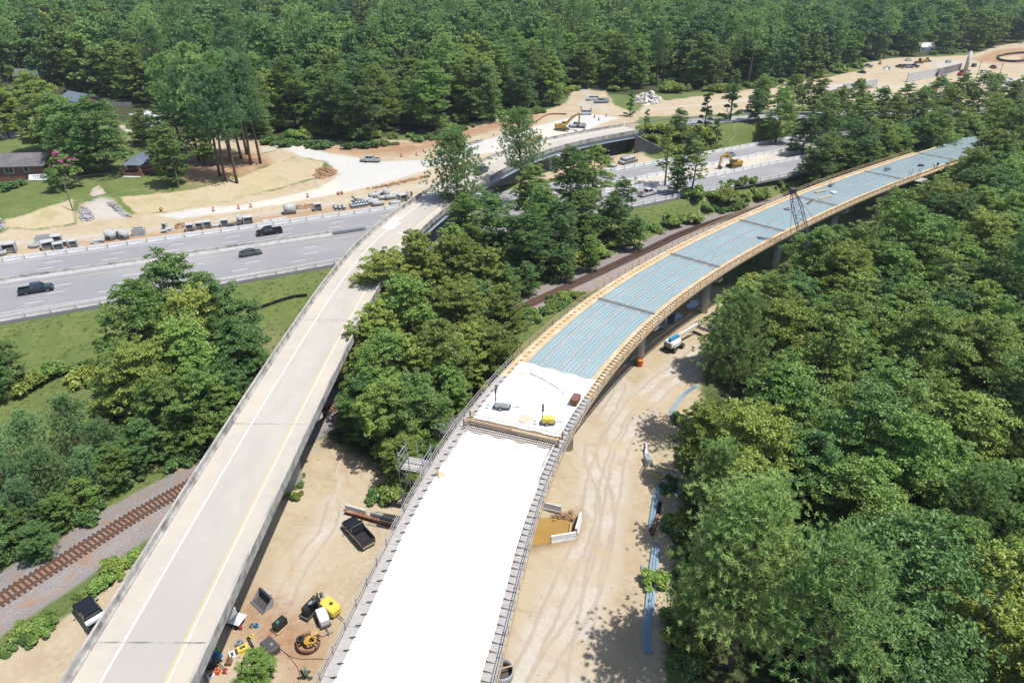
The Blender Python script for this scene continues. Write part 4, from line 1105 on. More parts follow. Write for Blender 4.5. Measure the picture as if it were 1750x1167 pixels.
car('pale blue-silver car on the far carriageway behind the median excavator', (*(72.71,230.18,0.00)[:2], .004), math.atan2(.62, .78), paint('pale_blue', (.34, .44, .52)))
d_, o__ = old.near(*(-8.33,182.80,7.00)[:2]); pp = old.at(d_, .2)
pickup('dark blue pickup driving across the old ramp bridge', (pp.x, pp.y, pp.z + .02), old.ang(d_) + math.pi, bluep)
pickup('white pickup parked on the gravel with its driver door open', on((-43.20,209.55,3.60)), R(172), wht, extra='door', L=6.0)
car('white sport utility vehicle parked by the trees at the top of the drive', on((32.75,292.51,7.40)), R(190), wht, kind='suv', L=5.2)
pickup('silver pickup with canopy parked next to the white vehicle at the drive', on((35.96,287.10,7.40)), R(185), slv, extra='canopy')
car('white sport utility vehicle with people behind it where drive meets gravel', on((26.87,262.53,7.20)), R(186), wht, kind='suv', L=5.1)
pickup('white crew-cab pickup parked beside the yellow excavator on the gravel', on((22.74,244.10,6.90)), R(190), wht)
pickup('black pickup with empty grey bed parked on the dirt beside the new deck', on((-18.38,60.68,-4.00)), math.atan2(.763, -.647), blk, cab='regular', L=5.0, W=1.85)
pickup('black crew-cab pickup with white toolbox parked beside the railway under the ramp edge', (-43.6, 48.6, gz(-43.6, 48.6)), math.atan2(.648, -.762), blk, extra='toolbox', L=5.7)
# far works
for k, (p, c, lb) in enumerate([((224.01,422.33,3.60), paint('brown', (.16, .11, .08)), 'brown'), ((228.00,424.89,3.60), wht, 'white'), ((230.72,424.89,3.60), slv, 'silver'), ((234.77,427.49,3.60), blk, 'black')]):
    pickup('%s pickup in the row of trucks parked at the far works' % lb, on(p), R(115), c, 'row of trucks at the far works', L=5.6)
car('black car at the edge of the trees by the far works', on((191.21,398.97,3.80)), R(150), blk)
pickup('silver pickup in the weeds above the far works', on((204.68,421.65,4.00)), R(140), slv)
pickup('white pickup parked beside the red one on the far dirt', on((197.83,346.06,2.00)), R(20), wht)
pickup('bright red pickup parked beside the white one on the far dirt', on((205.52,353.05,2.00)), R(20), redp)
car('white sport utility vehicle beside the far utility poles', on((266.73,412.73,2.00)), R(30), wht, kind='suv', L=5.2)
pickup('dark maroon pickup behind the white vehicle at the far works', on((281.62,428.44,2.20)), R(80), paint('maroon', (.20, .03, .03)))
car('white car on the short driveway above the far works', on((241.63,448.19,4.40)), R(20), wht)
car('pale blue car on the ramp road beside the far barrier', on((196.42,331.74,1.40), .1), R(32), paint('mid_blue', (.10, .22, .36)))
car('dark car parked in the shade under the old ramp span', on((28.06,235.04,0.20)), R(40), gry)
car('black car parked deep in the shade under the old ramp span', on((31.64,233.39,0.20)), R(200), blk)

# red tanker-like truck at the far works
t = thing('work_truck', 'dark red flatbed work truck in front of the far retaining wall', 'truck', on((250.08,403.42,2.00)), R(200))
mb = MB(); hull(mb, [(3.6, 1.1, .5, 1.4), (3.4, 1.2, .45, 1.7), (2.2, 1.22, .45, 1.8)]); mb.build('hood', M['red'], t)
MB().box((1.4, 0, 1.75), (1.9, 2.4, 1.6), taper=.92).build('cab', M['red'], t)
MB().box((1.4, 0, 2.15), (1.96, 2.2, .5)).build('cab_window', M['glass'], t)
MB().box((-1.8, 0, 1.15), (4.4, 2.4, .3)).build('flatbed', M['dark_steel'], t)
MB().box((-1.5, 0, 1.7), (2.2, 1.6, .8)).build('load', M['galv'], t)
for x in (2.6, -2.0, -3.2):
    for s_ in (-1, 1): add_wheel(t, x, s_ * 1.05, .5, .32)

# ---------------------------------------------------------------- earth-moving machines
def excavator(label, loc, rz, swing=0.0, s=1.0, boom=((0.9, 1.9), (3.6, 4.6), (6.6, 4.0), (7.0, 1.2))):
    t = thing('excavator', label, 'excavator', loc, rz); t.scale = (s,) * 3
    for s_ in (-1, 1):
        mb = MB(); pts = [(-2.0, .1), (-2.25, .45), (-2.0, .85), (2.0, .85), (2.25, .45), (2.0, .1)]
        mb.loft([[(x, s_ * 1.15 - .3, z) for x, z in pts], [(x, s_ * 1.15 + .3, z) for x, z in pts]]); tr_ = mb.build('track', M['dark_steel'], t)
        for k in range(5): MB().tube((-1.6 + k * .8, s_ * 1.15 - .33, .42), (-1.6 + k * .8, s_ * 1.15 + .33, .42), .2, n=8).build('roller', M['yellow'], tr_)
    MB().box((0, 0, .75), (2.2, 1.7, .4)).build('undercarriage', M['dark_steel'], t)
    c, sn = math.cos(swing), math.sin(swing)
    rot = lambda x, y, z: (x * c - y * sn, x * sn + y * c, z)
    mb = MB().box(rot(-.6, 0, 1.55), (3.2, 2.5, 1.1), swing); mb.build('house', M['yellow'], t)
    mb = MB().box(rot(-2.1, 0, 1.5), (.7, 2.55, 1.25), swing, taper=.92); mb.build('counterweight', M['yellow'], t)
    mb = MB().box(rot(.75, .75, 1.95), (1.4, .95, 1.7), swing, taper=.9); cb = mb.build('cab', M['yellow'], t)
    MB().box(rot(.80, .75, 2.25), (1.40, 1.0, .85), swing).build('cab_window', M['glass'], cb)
    MB().box(rot(-.9, -.5, 2.18), (1.2, .9, .2), swing).build('engine_cover', M['dark_steel'], t)
    b0, b1, b2, b3 = [rot(x, -.15, z) for x, z in boom]
    mb = MB(); mb.bar(b0, b1, .42, .7); mb.bar(b1, b2, .40, .6); mb.build('boom', M['yellow'], t)
    MB().bar(b2, b3, .34, .5).build('stick', M['yellow'], t)
    MB().tube(rot(1.4, -.15, 1.7), tuple((np.array(b1) + np.array(b2)) / 2 - np.array([0, 0, .2])), .09, n=6).build('hydraulic_ram', M['chrome'], t)
    d = (Vector(b2) - Vector(b0)); d.z = 0; d.normalize(); q = Vector(b3)
    mb = MB(); side = Vector((-d.y, d.x, 0)) * .55
    prof = [q + Vector((0, 0, .2)), q + d * .15 + Vector((0, 0, -.7)), q - d * .55 + Vector((0, 0, -1.0)), q - d * 1.0 + Vector((0, 0, -.55))]
    mb.loft([[tuple(v - side) for v in prof], [tuple(v + side) for v in prof]]); mb.build('bucket', M['dark_steel'], t)
    return t
excavator('large yellow excavator with raised arm on the gravel beside the ramp', on((17.18,239.76,6.80)), R(12), 0.0, .98, ((.9, 1.9), (3.4, 4.4), (6.0, 5.4), (5.8, 1.6)))
excavator('yellow excavator standing in the torn-up median', (*(70.01,215.85,0.00)[:2], .02), R(205), 0.0, .98, ((.9, 1.9), (3.0, 4.6), (5.6, 3.9), (5.9, 1.1)))

def grader(label, loc, rz, s=1.0, name='motor_grader'):
    t = thing(name, label, 'grader', loc, rz); t.scale = (s,) * 3
    hb = MB(); hull(hb, [(-.3, .95, .9, 2.0), (-1.5, 1.0, .8, 2.1), (-2.8, 1.0, .8, 1.95), (-3.1, .9, 1.0, 1.7)]); hb.build('engine_hood', M['yellow'], t)
    MB().box((-2.2, 0, 2.06), (1.2, 1.2, .12)).build('engine_grille', M['dark_steel'], t)
    cb = MB().box((.45, 0, 2.15), (1.4, 1.6, 1.7), taper=.92).build('cab', M['black'], t)
    MB().box((.47, 0, 2.35), (1.42, 1.64, 1.0), taper=.95).build('cab_window', M['glass'], cb)
    MB().box((.45, 0, 3.05), (1.5, 1.7, .1)).build('cab_roof', M['yellow'], t)
    mb = MB(); mb.bar((1.1, 0, 1.5), (3.2, 0, 1.75), .4, .45); mb.bar((3.2, 0, 1.75), (4.3, 0, 1.2), .4, .45); mb.build('front_frame', M['yellow'], t)
    MB().box((2.2, 0, .45), (.14, 3.4, .6), rz=.5).build('blade', M['dark_steel'], t)
    MB().box((4.3, 0, .75), (.4, 1.9, .35)).build('front_axle', M['yellow'], t)
    for x in (-.9, -2.4, 4.3):
        for s_ in (-1, 1): add_wheel(t, x, s_ * 1.05, .62, .42)
grader('yellow road grader with black cab standing on the gravel behind the leaning pine', on((8.15,225.58,6.20)), R(8), .95)
def loader(label, loc, rz, s=1.0):
    t = thing('wheel_loader', label, 'loader', loc, rz); t.scale = (s,) * 3
    hb = MB(); hull(hb, [(0, .9, .7, 1.7), (-1.2, .95, .7, 1.8), (-2.0, .9, .8, 1.6)]); hb.build('engine_hood', M['yellow'], t)
    MB().box((.35, 0, 2.0), (1.1, 1.4, 1.5), taper=.92).build('cab', M['black'], t)
    MB().box((1.3, 0, 1.0), (1.3, .9, .7)).build('front_frame', M['yellow'], t)
    for s_ in (-1, 1): MB().bar((1.2, s_ * .45, 1.5), (2.8, s_ * .45, .7), .2, .3).build('lift_arm', M['yellow'], t)
    mb = MB(); mb.loft([[(2.7, y, 1.1), (2.6, y, .3), (3.3, y, .12), (3.5, y, .2), (2.9, y, .5)] for y in (-1.2, 1.2)]); mb.build('bucket', M['dark_steel'], t)
    for x in (1.4, -1.3):
        for s_ in (-1, 1): add_wheel(t, x, s_ * .95, .6, .42)
loader('small orange-brown loader at the edge of the gravel next to the white pickup', on((24.84,238.33,6.90)), R(185), .72)
loader('dark yellow loader at the far works beside the row of trucks', on((244.80,440.53,4.30)), R(190), 1.0)
loader('orange loader behind the row of trucks at the far works', on((251.17,445.32,4.40)), R(20), .9)
grader('dark yellow drilling machine on the far dirt', on((217.11,433.14,4.20)), R(60), .55, 'compact_drill')

# boom lift under the new deck
t = thing('boom_lift', 'white and blue boom lift with lowered boom beside the new deck columns', 'boom lift', on((28.91,106.38,-4.00)), math.atan2(.66, .75))
MB().box((0, 0, .72), (2.9, 1.5, .4)).build('chassis', M['dark_steel'], t)
mb = MB(); hull(mb, [(1.1, .5, 1.0, 1.75), (.5, .95, .95, 1.9), (-1.4, 1.15, .95, 1.85), (-2.1, .8, 1.05, 1.6)]); mb.build('turntable', M['white'], t)
MB().box((-1.9, 0, 1.45), (.5, 1.7, .9), taper=.9).build('counterweight', M['grey_lumber'], t)
MB().bar((-1.5, .1, 2.15), (.9, .1, 2.2), .5, .6).build('boom_base', M['blue'], t)
MB().bar((.9, .1, 2.2), (6.6, .1, 2.5), .36, .42).build('boom', M['white'], t)
MB().bar((6.6, .1, 2.5), (7.4, .1, 2.0), .25, .3).build('jib', M['dark_steel'], t)
mb = MB()
for z in (1.3, 1.8, 2.35):
    for a_, b_ in (((7.5, -.9), (7.5, 1.1)), ((8.4, -.9), (8.4, 1.1)), ((7.5, -.9), (8.4, -.9)), ((7.5, 1.1), (8.4, 1.1))): mb.bar((*a_, z), (*b_, z), .05)
for x, y in ((7.5, -.9), (7.5, 1.1), (8.4, -.9), (8.4, 1.1)): mb.bar((x, y, 1.25), (x, y, 2.4), .05)
mb.box((7.95, .1, 1.25), (1.0, 2.1, .06)); mb.build('basket', M['dark_steel'], t)
for x in (1.15, -1.15):
    for s_ in (-1, 1): add_wheel(t, x, s_ * .95, .48, .38)

# ---------------------------------------------------------------- precast concrete along the works
def inlet_box(label, p, rz, w=1.8, d=1.6, h=1.6, me='precast', top=False):
    t = thing('precast_box', label, 'concrete box', on(p), rz, 'precast concrete along the works')
    th = .2
    MB().box((0, d / 2 - th / 2, h / 2), (w, th, h)).build('wall', M[me], t)
    for s_ in (-1, 1): MB().box((s_ * (w / 2 - th / 2), -th / 2, h / 2), (th, d - th, h)).build('wall', M[me], t)
    if not top:
        MB().box((0, 0, h - th / 2 + .003), (w + .01, d + .01, th)).build('top_slab', M['precast'], t)
        MB().box((0, -d / 2 + .5, h * .32), (w - 2 * th, .1, h * .5)).build('inner_panel', M['concrete'], t)
    else:
        MB().box((0, -d / 2 + th / 2, h / 2), (w - 2 * th, th, h)).build('wall', M[me], t)
    return t
def manhole(label, p, r=1.05, h=1.9, hole=True):
    t = thing('manhole_ring', label, 'concrete ring', on(p), 0, 'precast concrete along the works')
    MB().ring((0, 0, 0), (0, 0, h), r, r - .17, 18, 0, 0).build('ring', M['precast'], t, True)
    if hole: MB().tube((0, -r + .1, h * .35), (0, -r - .03, h * .35), r * .42, n=12).build('dark_hole_disc', M['dark_steel'], t)  # solid dark disc; its colour stands in for shade inside a hole
def slab_pile(label, p, rz, n=3, L=2.2):
    for k in range(n):
        o = MB().box((0, 0, .11), (L * random.uniform(.6, 1), 1.1, .2), ry=random.uniform(-.12, .12)).build('concrete_slab_offcut', M['precast'], None)
        x, y, z = on(p); o.location = (x + random.uniform(-.9, .9), y + random.uniform(-.5, .5), z + .16 * k); o.rotation_euler.z = rz + random.uniform(-.6, .6)
        tag(o, label, 'slab', 'broken slabs by the barrier')
Q = R(27)
inlet_box('large precast box with stepped end beside the half-hidden ring', (-111.38,142.85,0.20), Q, 2.6, 2.4, 2.3)
manhole('ring segment standing at the western end of the precast row', (-112.54,141.45,0.20), 1.2, 1.1, False)
manhole('ring segment leaning before the cluster of boxes', (-108.17,146.10,0.20), 1.1, 1.0, False)
inlet_box('open-topped trough at the back of the box cluster', (-107.80,149.47,0.20), Q, 3.4, 1.6, 1.5, top=True)
inlet_box('wide precast box with round lid hole in the box cluster', (-104.42,145.37,0.20), Q + .2, 2.6, 2.2, 1.9)
inlet_box('low precast box in front of the box cluster', (-101.97,145.00,0.20), Q + .1, 2.0, 1.8, 1.6)
inlet_box('tall precast box behind the box cluster', (-104.39,148.71,0.20), Q, 2.2, 1.8, 1.9)
inlet_box('small precast box at the side of the box cluster', (-101.79,147.21,0.20), Q, 1.3, 1.2, 1.2)
inlet_box('single precast box east of the box cluster', (-99.37,146.47,0.20), Q, 1.7, 1.6, 1.7)
slab_pile('broken precast lid lying before the manhole rings', (-95.46,149.09,0.20), Q, 4, 2.4)
manhole('wide manhole ring with a curved cut-out next to the slab pile', (-93.41,151.40,0.20), 1.25, 2.1)
inlet_box('curb inlet piece leaning behind the manhole rings', (-92.92,152.58,0.20), Q, 1.6, 1.2, 1.6)
manhole('slimmer manhole ring east of the wide one', (-90.47,151.79,0.20), 1.05, 2.1)
inlet_box('open rectangular vault standing alone on the dirt', (-88.19,154.17,0.20), R(15), 2.7, 1.8, 1.7, top=True)
slab_pile('broken slabs piled midway along the barrier', (-82.89,156.33,0.30), Q, 4, 2.2)
inlet_box('small panel box on the broken slab pile', (-83.77,157.99,0.30), 0, 1.0, .8, 1.5)
for k, (p, lb) in enumerate([((-77.35,157.16,0.30), 'first'), ((-75.60,158.41,0.30), 'second'), ((-73.95,159.26,0.30), 'third'), ((-70.30,160.54,0.30), 'fourth')]):
    inlet_box('%s grey inlet box in the evenly spaced row, counted from the slab pile' % lb, p, R(20), 1.75, 1.6, 1.75, 'precast')
slab_pile('flat slabs between the third and fourth inlet boxes', (-72.28,160.11,0.30), 0, 2, 2.0)
for p, lb in (((-68.43,160.11,0.30), 'dark low drain box beside the fourth inlet box'), ((-66.87,160.97,0.30), 'dark low drain box in front of the tall ring')):
    o = MB().box((0, 0, .4), (1.5, 1.1, .8), taper=.9).build('drain_box', M['asphalt_dark'], None, loc=on(p), rz=.3); tag(o, lb, 'drain box', 'dark drain boxes')
manhole('tall ring standing against the big square box', (-67.04,162.72,0.30), .95, 1.9)
inlet_box('big square precast box beside the tall ring', (-65.16,162.28,0.30), R(25), 2.3, 1.9, 1.9)
for p, lb in (((-60.96,163.16,0.30), 'domed concrete half-pipe nearest the tall ring'), ((-59.05,164.05,0.30), 'domed concrete half-pipe between its neighbours'), ((-57.42,164.95,0.30), 'domed concrete half-pipe nearest the big pipe')):
    n = 9; mb = MB(); r = .75
    prof = [(r * math.cos(math.pi * i / n), r * math.sin(math.pi * i / n)) for i in range(n + 1)] + [(-r * .8 * math.cos(math.pi * i / n), r * .8 * math.sin(math.pi * i / n)) for i in range(n + 1)]
    mb.loft([[(x, y, z) for y, z in prof] for x in (-.95, .95)]); o = mb.build('half_pipe', M['precast'], None, loc=on(p), rz=R(25)); tag(o, lb, 'half pipe', 'half pipes')
def pipe(label, p, rz, L, r, group, dz=0.0, m='precast'):
    o = MB().ring((-L / 2, 0, 0), (L / 2, 0, 0), r, r * .8, 16).build('concrete_pipe', M[m], None, True)
    x, y, z = on(p); o.location = (x, y, z + r + dz); o.rotation_euler.z = rz
    tag(o, label, 'pipe', group); return o
pipe('single large concrete pipe lying on the dirt', (-56.82,169.56,0.30), R(22), 2.9, 1.2, 'large concrete pipes')
inlet_box('square precast box between the large pipe and the small pipes', (-50.37,171.95,0.30), R(25), 1.9, 1.7, 1.9)
for p in ((-46.15,173.41,0.30), (-45.08,173.41,0.30), (-44.12,173.90,0.30)): pipe('small concrete pipe lying apart west of the small-pipe stack', p, R(-62), 2.6, .36, 'three small pipes lying apart', m='galv')
sx, sy, _ = (-42.17,174.89,0.30)
for k in range(6): pipe('small concrete pipe in the stack beside the barrier', (sx + k * .78 * .88, sy + k * .78 * .47), R(-62), 2.6, .36, 'stack of small pipes', m='galv')
for k in range(5): pipe('small concrete pipe in the stack beside the barrier', (sx + .2 + (k + .5) * .78 * .88, sy + 2.4 + (k + .5) * .78 * .47), R(-62), 2.6, .36, 'stack of small pipes', m='galv')
pipe('small concrete pipe in the stack beside the barrier', (-41.96,178.44,0.30), R(-50), 2.6, .36, 'stack of small pipes', .7, 'galv')
for k, p in enumerate(((-38.67,178.44,0.30), (-36.93,177.41,0.30), (-35.51,176.40,0.30), (-34.79,180.52,0.30), (-32.81,181.04,0.30), (-31.08,176.90,0.30), (-37.44,182.10,0.30), (-35.80,183.72,0.30))):
    pipe('mid-size concrete pipe in the group against the ramp parapet', p, R(26), 3.0, .62, 'mid-size pipes by the ramp')
manhole('upright ring behind the mid-size pipes', (-34.18,182.64,0.30), .95, 2.2, False)
inlet_box('white precast piece with round notch beside the ramp parapet', (-29.50,179.99,0.30), R(40), 2.2, 1.8, 2.0)
pipe('concrete ring on edge at the end of the pipe group', (-27.90,182.31,0.40), R(-40), .9, 1.0, 'rings by the ramp')
slab_pile('broken pale slabs between the ring and the notched piece', (-32.34,183.18,0.30), .3, 4, 2.0)
# stack under the far span
sx, sy, _ = (35.11,218.68,0.20)
for k in range(6): pipe('concrete pipe in the two-layer stack by the retaining wall', (sx + k * .86, sy + k * .78), R(-53), 2.9, .56, 'pipe stack by the retaining wall')
for k in range(4): pipe('concrete pipe in the two-layer stack by the retaining wall', (sx + .3 + (k + .5) * .86, sy + .3 + (k + .5) * .78), R(-53), 2.9, .56, 'pipe stack by the retaining wall', .95)
pipe('single concrete pipe lying before the two-layer stack', (31.47,215.08,0.20), R(-30), 2.8, .55, 'large concrete pipes')
o = MB().box((0, 0, .6), (1.3, 1.1, 1.2), taper=.85).build('pallet_of_blocks', M['grey_lumber'], None, loc=on((32.41,223.91,0.20))); tag(o, 'grey block pallet in front of the shaded span', 'pallet')

# ---------------------------------------------------------------- traffic barrels
def barrel(label, p, group='orange barrels along the gravel', lying=False):
    t = thing('traffic_barrel', label, 'barrel', on(p), 0, group)
    zs = [(.08, .29), (.35, .27), (.36, .265), (.6, .25), (.61, .245), (.85, .23), (1.02, .2)]
    for i in range(len(zs) - 1):
        (z0, r0), (z1, r1) = zs[i], zs[i + 1]
        if z1 - z0 > .05: MB().tube((0, 0, z0), (0, 0, z1), r0, r1, 12).build('band' if i % 4 == 2 else 'drum', M['white'] if i % 4 == 2 else M['orange'], t)
    MB().tube((0, 0, 0), (0, 0, .08), .42, .36, 10).build('rubber_base', M['tyre'], t)
    if lying: t.rotation_euler = (R(85), 0, .5); t.location.z += .3
    return t
for p in ((-76.87,170.68,0.40), (-71.06,172.61,0.40), (-68.24,173.77,0.50)): barrel('orange and white barrel at the western toe of the gravel', p)
barrel('orange and white barrel on the gravel edge above the big pipe', (-55.28,181.20,0.90))
barrel('orange barrel knocked over beside the haul road', (-47.64,183.90,0.90), None, True)
barrel('orange barrel knocked over next to the upright pile of planks', (-46.80,184.45,0.90), None, True)
barrel('orange drum on the straw slope above the haul road', (-89.96,170.07,0.60), None, True)
for p in ((-34.20,213.00,4.00), (-29.58,213.74,4.00)): barrel('small orange marker drum on the clay bank', p, 'marker drums on the clay bank')
for p in ((29.98,256.98,7.00), (31.00,252.72,7.00), (34.50,259.15,7.00)): barrel('orange drum where the drive meets the gravel', p, 'drums at the drive')
for p in ((169.45,328.43,2.20), (172.89,330.00,2.20), (179.06,331.59,2.20), (183.11,333.19,2.20)): barrel('orange drum along the far barrier', p, 'drums along the far barrier')

# ---------------------------------------------------------------- far retaining wall panels, column, far details
def wall_panel(label, a, b, h, m='pale_conc', n=8):
    ax, ay, az_ = on(a); bx, by, bz = on(b)
    t = thing('retaining_wall', label, 'wall', (ax, ay, min(az_, bz)), math.atan2(by - ay, bx - ax))
    L_ = math.hypot(bx - ax, by - ay); w = L_ / n
    for k in range(n): MB().box((w * (k + .5), 0, h / 2 - .3), (w - .12, .4 + .04 * (k % 2), h)).build('panel', M[m], t)
    MB().box((L_ / 2, -.1, .1), (L_, 1.4, .5)).build('footing', M['concrete'], t)
wall_panel('pale new concrete retaining wall standing alone on the far dirt', (155.96,340.53,2.60), (179.65,356.31,2.60), 4.2)
wall_panel('pale new concrete retaining wall joined to the dark formwork at the far works', (204.74,376.20,2.50), (232.20,398.18,2.40), 4.6)
wall_panel('dark formwork wall behind the red work truck', (231.31,395.95,2.40), (257.60,420.11,2.30), 4.4, 'dark_conc', 10)
t = thing('bridge_column', 'tall round grey column rising from the far works', 'column', on((259.24,417.54,2.00)), 0)
MB().tube((0, 0, -.5), (0, 0, 9.8), 1.0, .95, 18).build('shaft', M['pale_conc'], t, True)
MB().box((0, 0, 10.2), (1.6, 1.2, .9), taper=.7).build('formwork_cap', M['white'], t)
MB().box((0, 0, .3), (3.4, 3.4, .9)).build('footing', M['dark_conc'], t)
o = MB().box((0, 0, .9), (3.2, 1.8, 1.8), taper=.85).build('site_trailer', M['dark_steel'], None, loc=on((272.34,432.00,2.40)), rz=.6); tag(o, 'dark site trailer behind the tall grey column', 'trailer')
o = MB().box((0, 0, .8), (3.0, 1.5, 1.6), taper=.9).build('site_box', M['galv'], None, loc=on((263.17,443.09,4.00)), rz=.2); tag(o, 'grey steel storage box on the white gravel at the far works', 'box')
for p, lb in (((125.29,344.00,5.50), 'white gas tank at the edge of the wood, farther from the pole'), ((131.29,347.63,5.50), 'white gas tank at the edge of the wood, nearer the pole')):
    t = thing('gas_tank', lb, 'tank', on(p), .2, 'white tanks by the wood')
    MB().tube((-1.3, 0, .8), (1.3, 0, .8), .6, n=12).build('vessel', M['white'], t, True)
    for x in (-.8, .8): MB().box((x, 0, .2), (.2, .7, .4)).build('foot', M['concrete'], t)

# ---------------------------------------------------------------- utility poles and lines
def pole(label, p, h, arm=True, rz=.4, lean=(0, 0)):
    x, y, z = on(p)
    t = thing('utility_pole', label, 'pole', (x, y, z), rz)
    MB().tube((0, 0, -.8), (lean[0], lean[1], h), .17, .11, 8).build('shaft', M['pole'], t)
    if arm:
        MB().box((lean[0], lean[1], h - .5), (2.2, .1, .12)).build('crossarm', M['pole'], t)
        for k in (-.95, -.4, .4, .95): MB().tube((lean[0] + k, lean[1], h - .44), (lean[0] + k, lean[1], h - .22), .05, n=6).build('insulator', M['galv'], t)
    return Vector((x + lean[0], y + lean[1], z + h - .3))
def line(label, a, b, sag=1.0, group=None):
    n = 14; mb = MB()
    pts = [a.lerp(b, i / n) - Vector((0, 0, sag * 4 * (i / n) * (1 - i / n))) for i in range(n + 1)]
    for i in range(n): mb.tube(pts[i], pts[i + 1], .022, n=4, cap=False)
    tag(mb.build('power_line', M['wire']), label, 'cable', group)
pa_ = pole('wooden pole at the lawn edge below the pink-flowering tree', (-109.41,165.15,4.00), 8.6, False)
pb_ = pole('wooden pole beside the rounded tree above the straw slope', (-88.86,179.94,4.00), 8.2, False)
pc_ = pole('wooden pole in the gap at the field west of the houses', (-190, 160), 9, False)
line('cable from the lawn pole to the pole above the straw slope', pa_, pb_, .8)
line('second lower cable between the lawn pole and the pole above the straw slope', pa_ - Vector((0, 0, 1.1)), pb_ - Vector((0, 0, 1.1)), .9)
line('cable from the lawn pole toward the west', pa_, pc_, 1.0)
pd_ = pole('dark crossarm pole at the west end of the far works', (128.75,298.85,4.00), 12.5)
pe_ = pole('crossarm pole in front of the white far vehicle', (236.04,369.78,2.00), 11.5, lean=(.4, 0))
pf_ = pole('crossarm pole beside the grey gravel heap', (242.11,362.17,2.00), 11.5, lean=(.5, 0))
pg_ = pole('crossarm pole at the wood edge behind the rubble pile', (89.16,320.74,6.20), 11)
line('cable along the wood edge behind the rubble pile', pg_, pd_, 1.2); line('cable between the far works poles', pd_, pe_, 1.5); line('cable joining the two poles by the gravel heap', pe_, pf_, .4)

# ---------------------------------------------------------------- houses
def window(root, c, w, h, rz=0.0, panes=2):
    n = Vector((math.sin(rz), -math.cos(rz), 0)); a = Vector((math.cos(rz), math.sin(rz), 0)); c = Vector(c)
    wo = MB().box(tuple(c + n * .03), (w + .2, .08, h + .2), rz).build('window', M['white'], root)
    for k in range(panes): MB().box(tuple(c + n * .06 + a * (w * ((k + .5) / panes - .5))), (w / panes - .07, .06, h - .05), rz).build('pane', M['glass'], wo)
def gable(mb, x0, x1, y0, y1, ze, zr, over=.45, th=.16, mi=0):
    ym = (y0 + y1) / 2
    for ya, yb in ((y0 - over, ym), (y1 + over, ym)):
        k = (zr - ze) / (ym - y0)
        za = ze - over * k
        mb.add([(x0 - over, ya, za), (x1 + over, ya, za), (x1 + over, yb, zr), (x0 - over, yb, zr), (x0 - over, ya, za - th), (x1 + over, ya, za - th), (x1 + over, yb, zr - th), (x0 - over, yb, zr - th)],
               [(0, 1, 2, 3), (7, 6, 5, 4), (0, 4, 5, 1), (1, 5, 6, 2), (2, 6, 7, 3), (3, 7, 4, 0)], mi)
x, y, z = on((-127.49,186.24,4.30))
h1 = thing('brick_house', 'long brick house with grey shingle roof beside the white banner', 'house', (x, y, z), R(8))
MB().box((-6.5, 4.0, .5), (13, 8, 1.3)).build('foundation_wall', M['brick'], h1)
MB().box((-6.5, 4.0, 2.5), (12.96, 7.96, 2.75)).build('wall', mat('dark_brick', (.26, .15, .12), (.20, .115, .095), 4, .9), h1)
MB().box((-16.5, 2.2, 1.6), (7, 8.4, 4.4)).build('wing_wall', M['brick'], h1)
mb = MB(); gable(mb, -13, 0, 0, 8, 3.9, 6.3); rf = mb.build('roof', M['shingle'], h1)
mb = MB(); gable(mb, -20, -13.0, -2.0, 6.4, 3.85, 6.1); mb.build('wing_roof', M['shingle'], h1)
for x_ in (-12.98, -.02): MB().add([(x_, 0, 3.85), (x_, 8, 3.85), (x_, 4, 6.1)], [(0, 1, 2)]).build('gable_end', M['brick'], h1)
window(h1, (-9.0, 0, 2.7), 2.2, 1.6); window(h1, (-4.6, 0, 2.9), 1.1, 1.5, 0, 1)
for x_ in (-9, -5.3): MB().box((x_, -.03, .6), (.5, .06, .22)).build('vent', M['dark_steel'], h1)
MB().box((-12.4, -.06, 1.2), (.12, .12, 2.4)).build('downpipe', M['white'], h1)
MB().box((-17, 7.4, 4.2), (4, 2.6, .2)).build('rear_porch_roof', M['white'], h1)
# banner on the lawn in front of the house
bn = thing('banner', 'white banner with dark letters leaning on the brick house', 'banner', on((-128.91,185.66,4.30)), R(8))
MB().box((0, -.6, .75), (5.4, .08, 1.7), rx=R(-38)).build('panel', M['white'], bn)
def letters(root, text, size, loc, rot, m):
    cu = bpy.data.curves.new('lettering', 'FONT'); cu.body = text; cu.size = size; cu.align_x = 'CENTER'; cu.align_y = 'CENTER'; cu.extrude = .004
    to = bpy.data.objects.new('lettering', cu); dg = bpy.context.evaluated_depsgraph_get()
    col.objects.link(to); dg.update()
    me = bpy.data.meshes.new_from_object(to.evaluated_get(dg)); bpy.data.objects.remove(to)
    me.materials.clear(); me.materials.append(m)
    o = obj('lettering', me, root, loc); o.rotation_euler = rot
    return o
letters(bn, 'TITAN', 1.15, (0, -.70, .84), (R(52), 0, 0), M['dark_steel'])
# porch house
x, y, z = on((-104.35,188.61,4.30))
h2 = thing('brick_house', 'brick house with blue-grey hip roof and open brick porch', 'house', (x, y, z), R(-4))
MB().box((1.5, 7.5, 1.6), (11, 9, 3.4)).build('wall', M['brick'], h2)
def hip(mb, x0, x1, y0, y1, ze, zr, o=.5):
    x0 -= o; x1 += o; y0 -= o; y1 += o; ym = (y0 + y1) / 2; k = (y1 - y0) / 2
    mb.add([(x0, y0, ze), (x1, y0, ze), (x1, y1, ze), (x0, y1, ze), (x0 + k, ym, zr), (x1 - k, ym, zr)], [(0, 1, 5, 4), (1, 2, 5), (2, 3, 4, 5), (3, 0, 4), (3, 2, 1, 0)])
mb = MB(); hip(mb, -4, 7, 3, 12, 3.3, 5.6); mb.build('roof', M['shingle_blue'], h2)
mb = MB(); hip(mb, -3.2, 1.8, -.2, 4.9, 3.2, 4.5, .4); mb.build('porch_roof', M['shingle_blue'], h2)
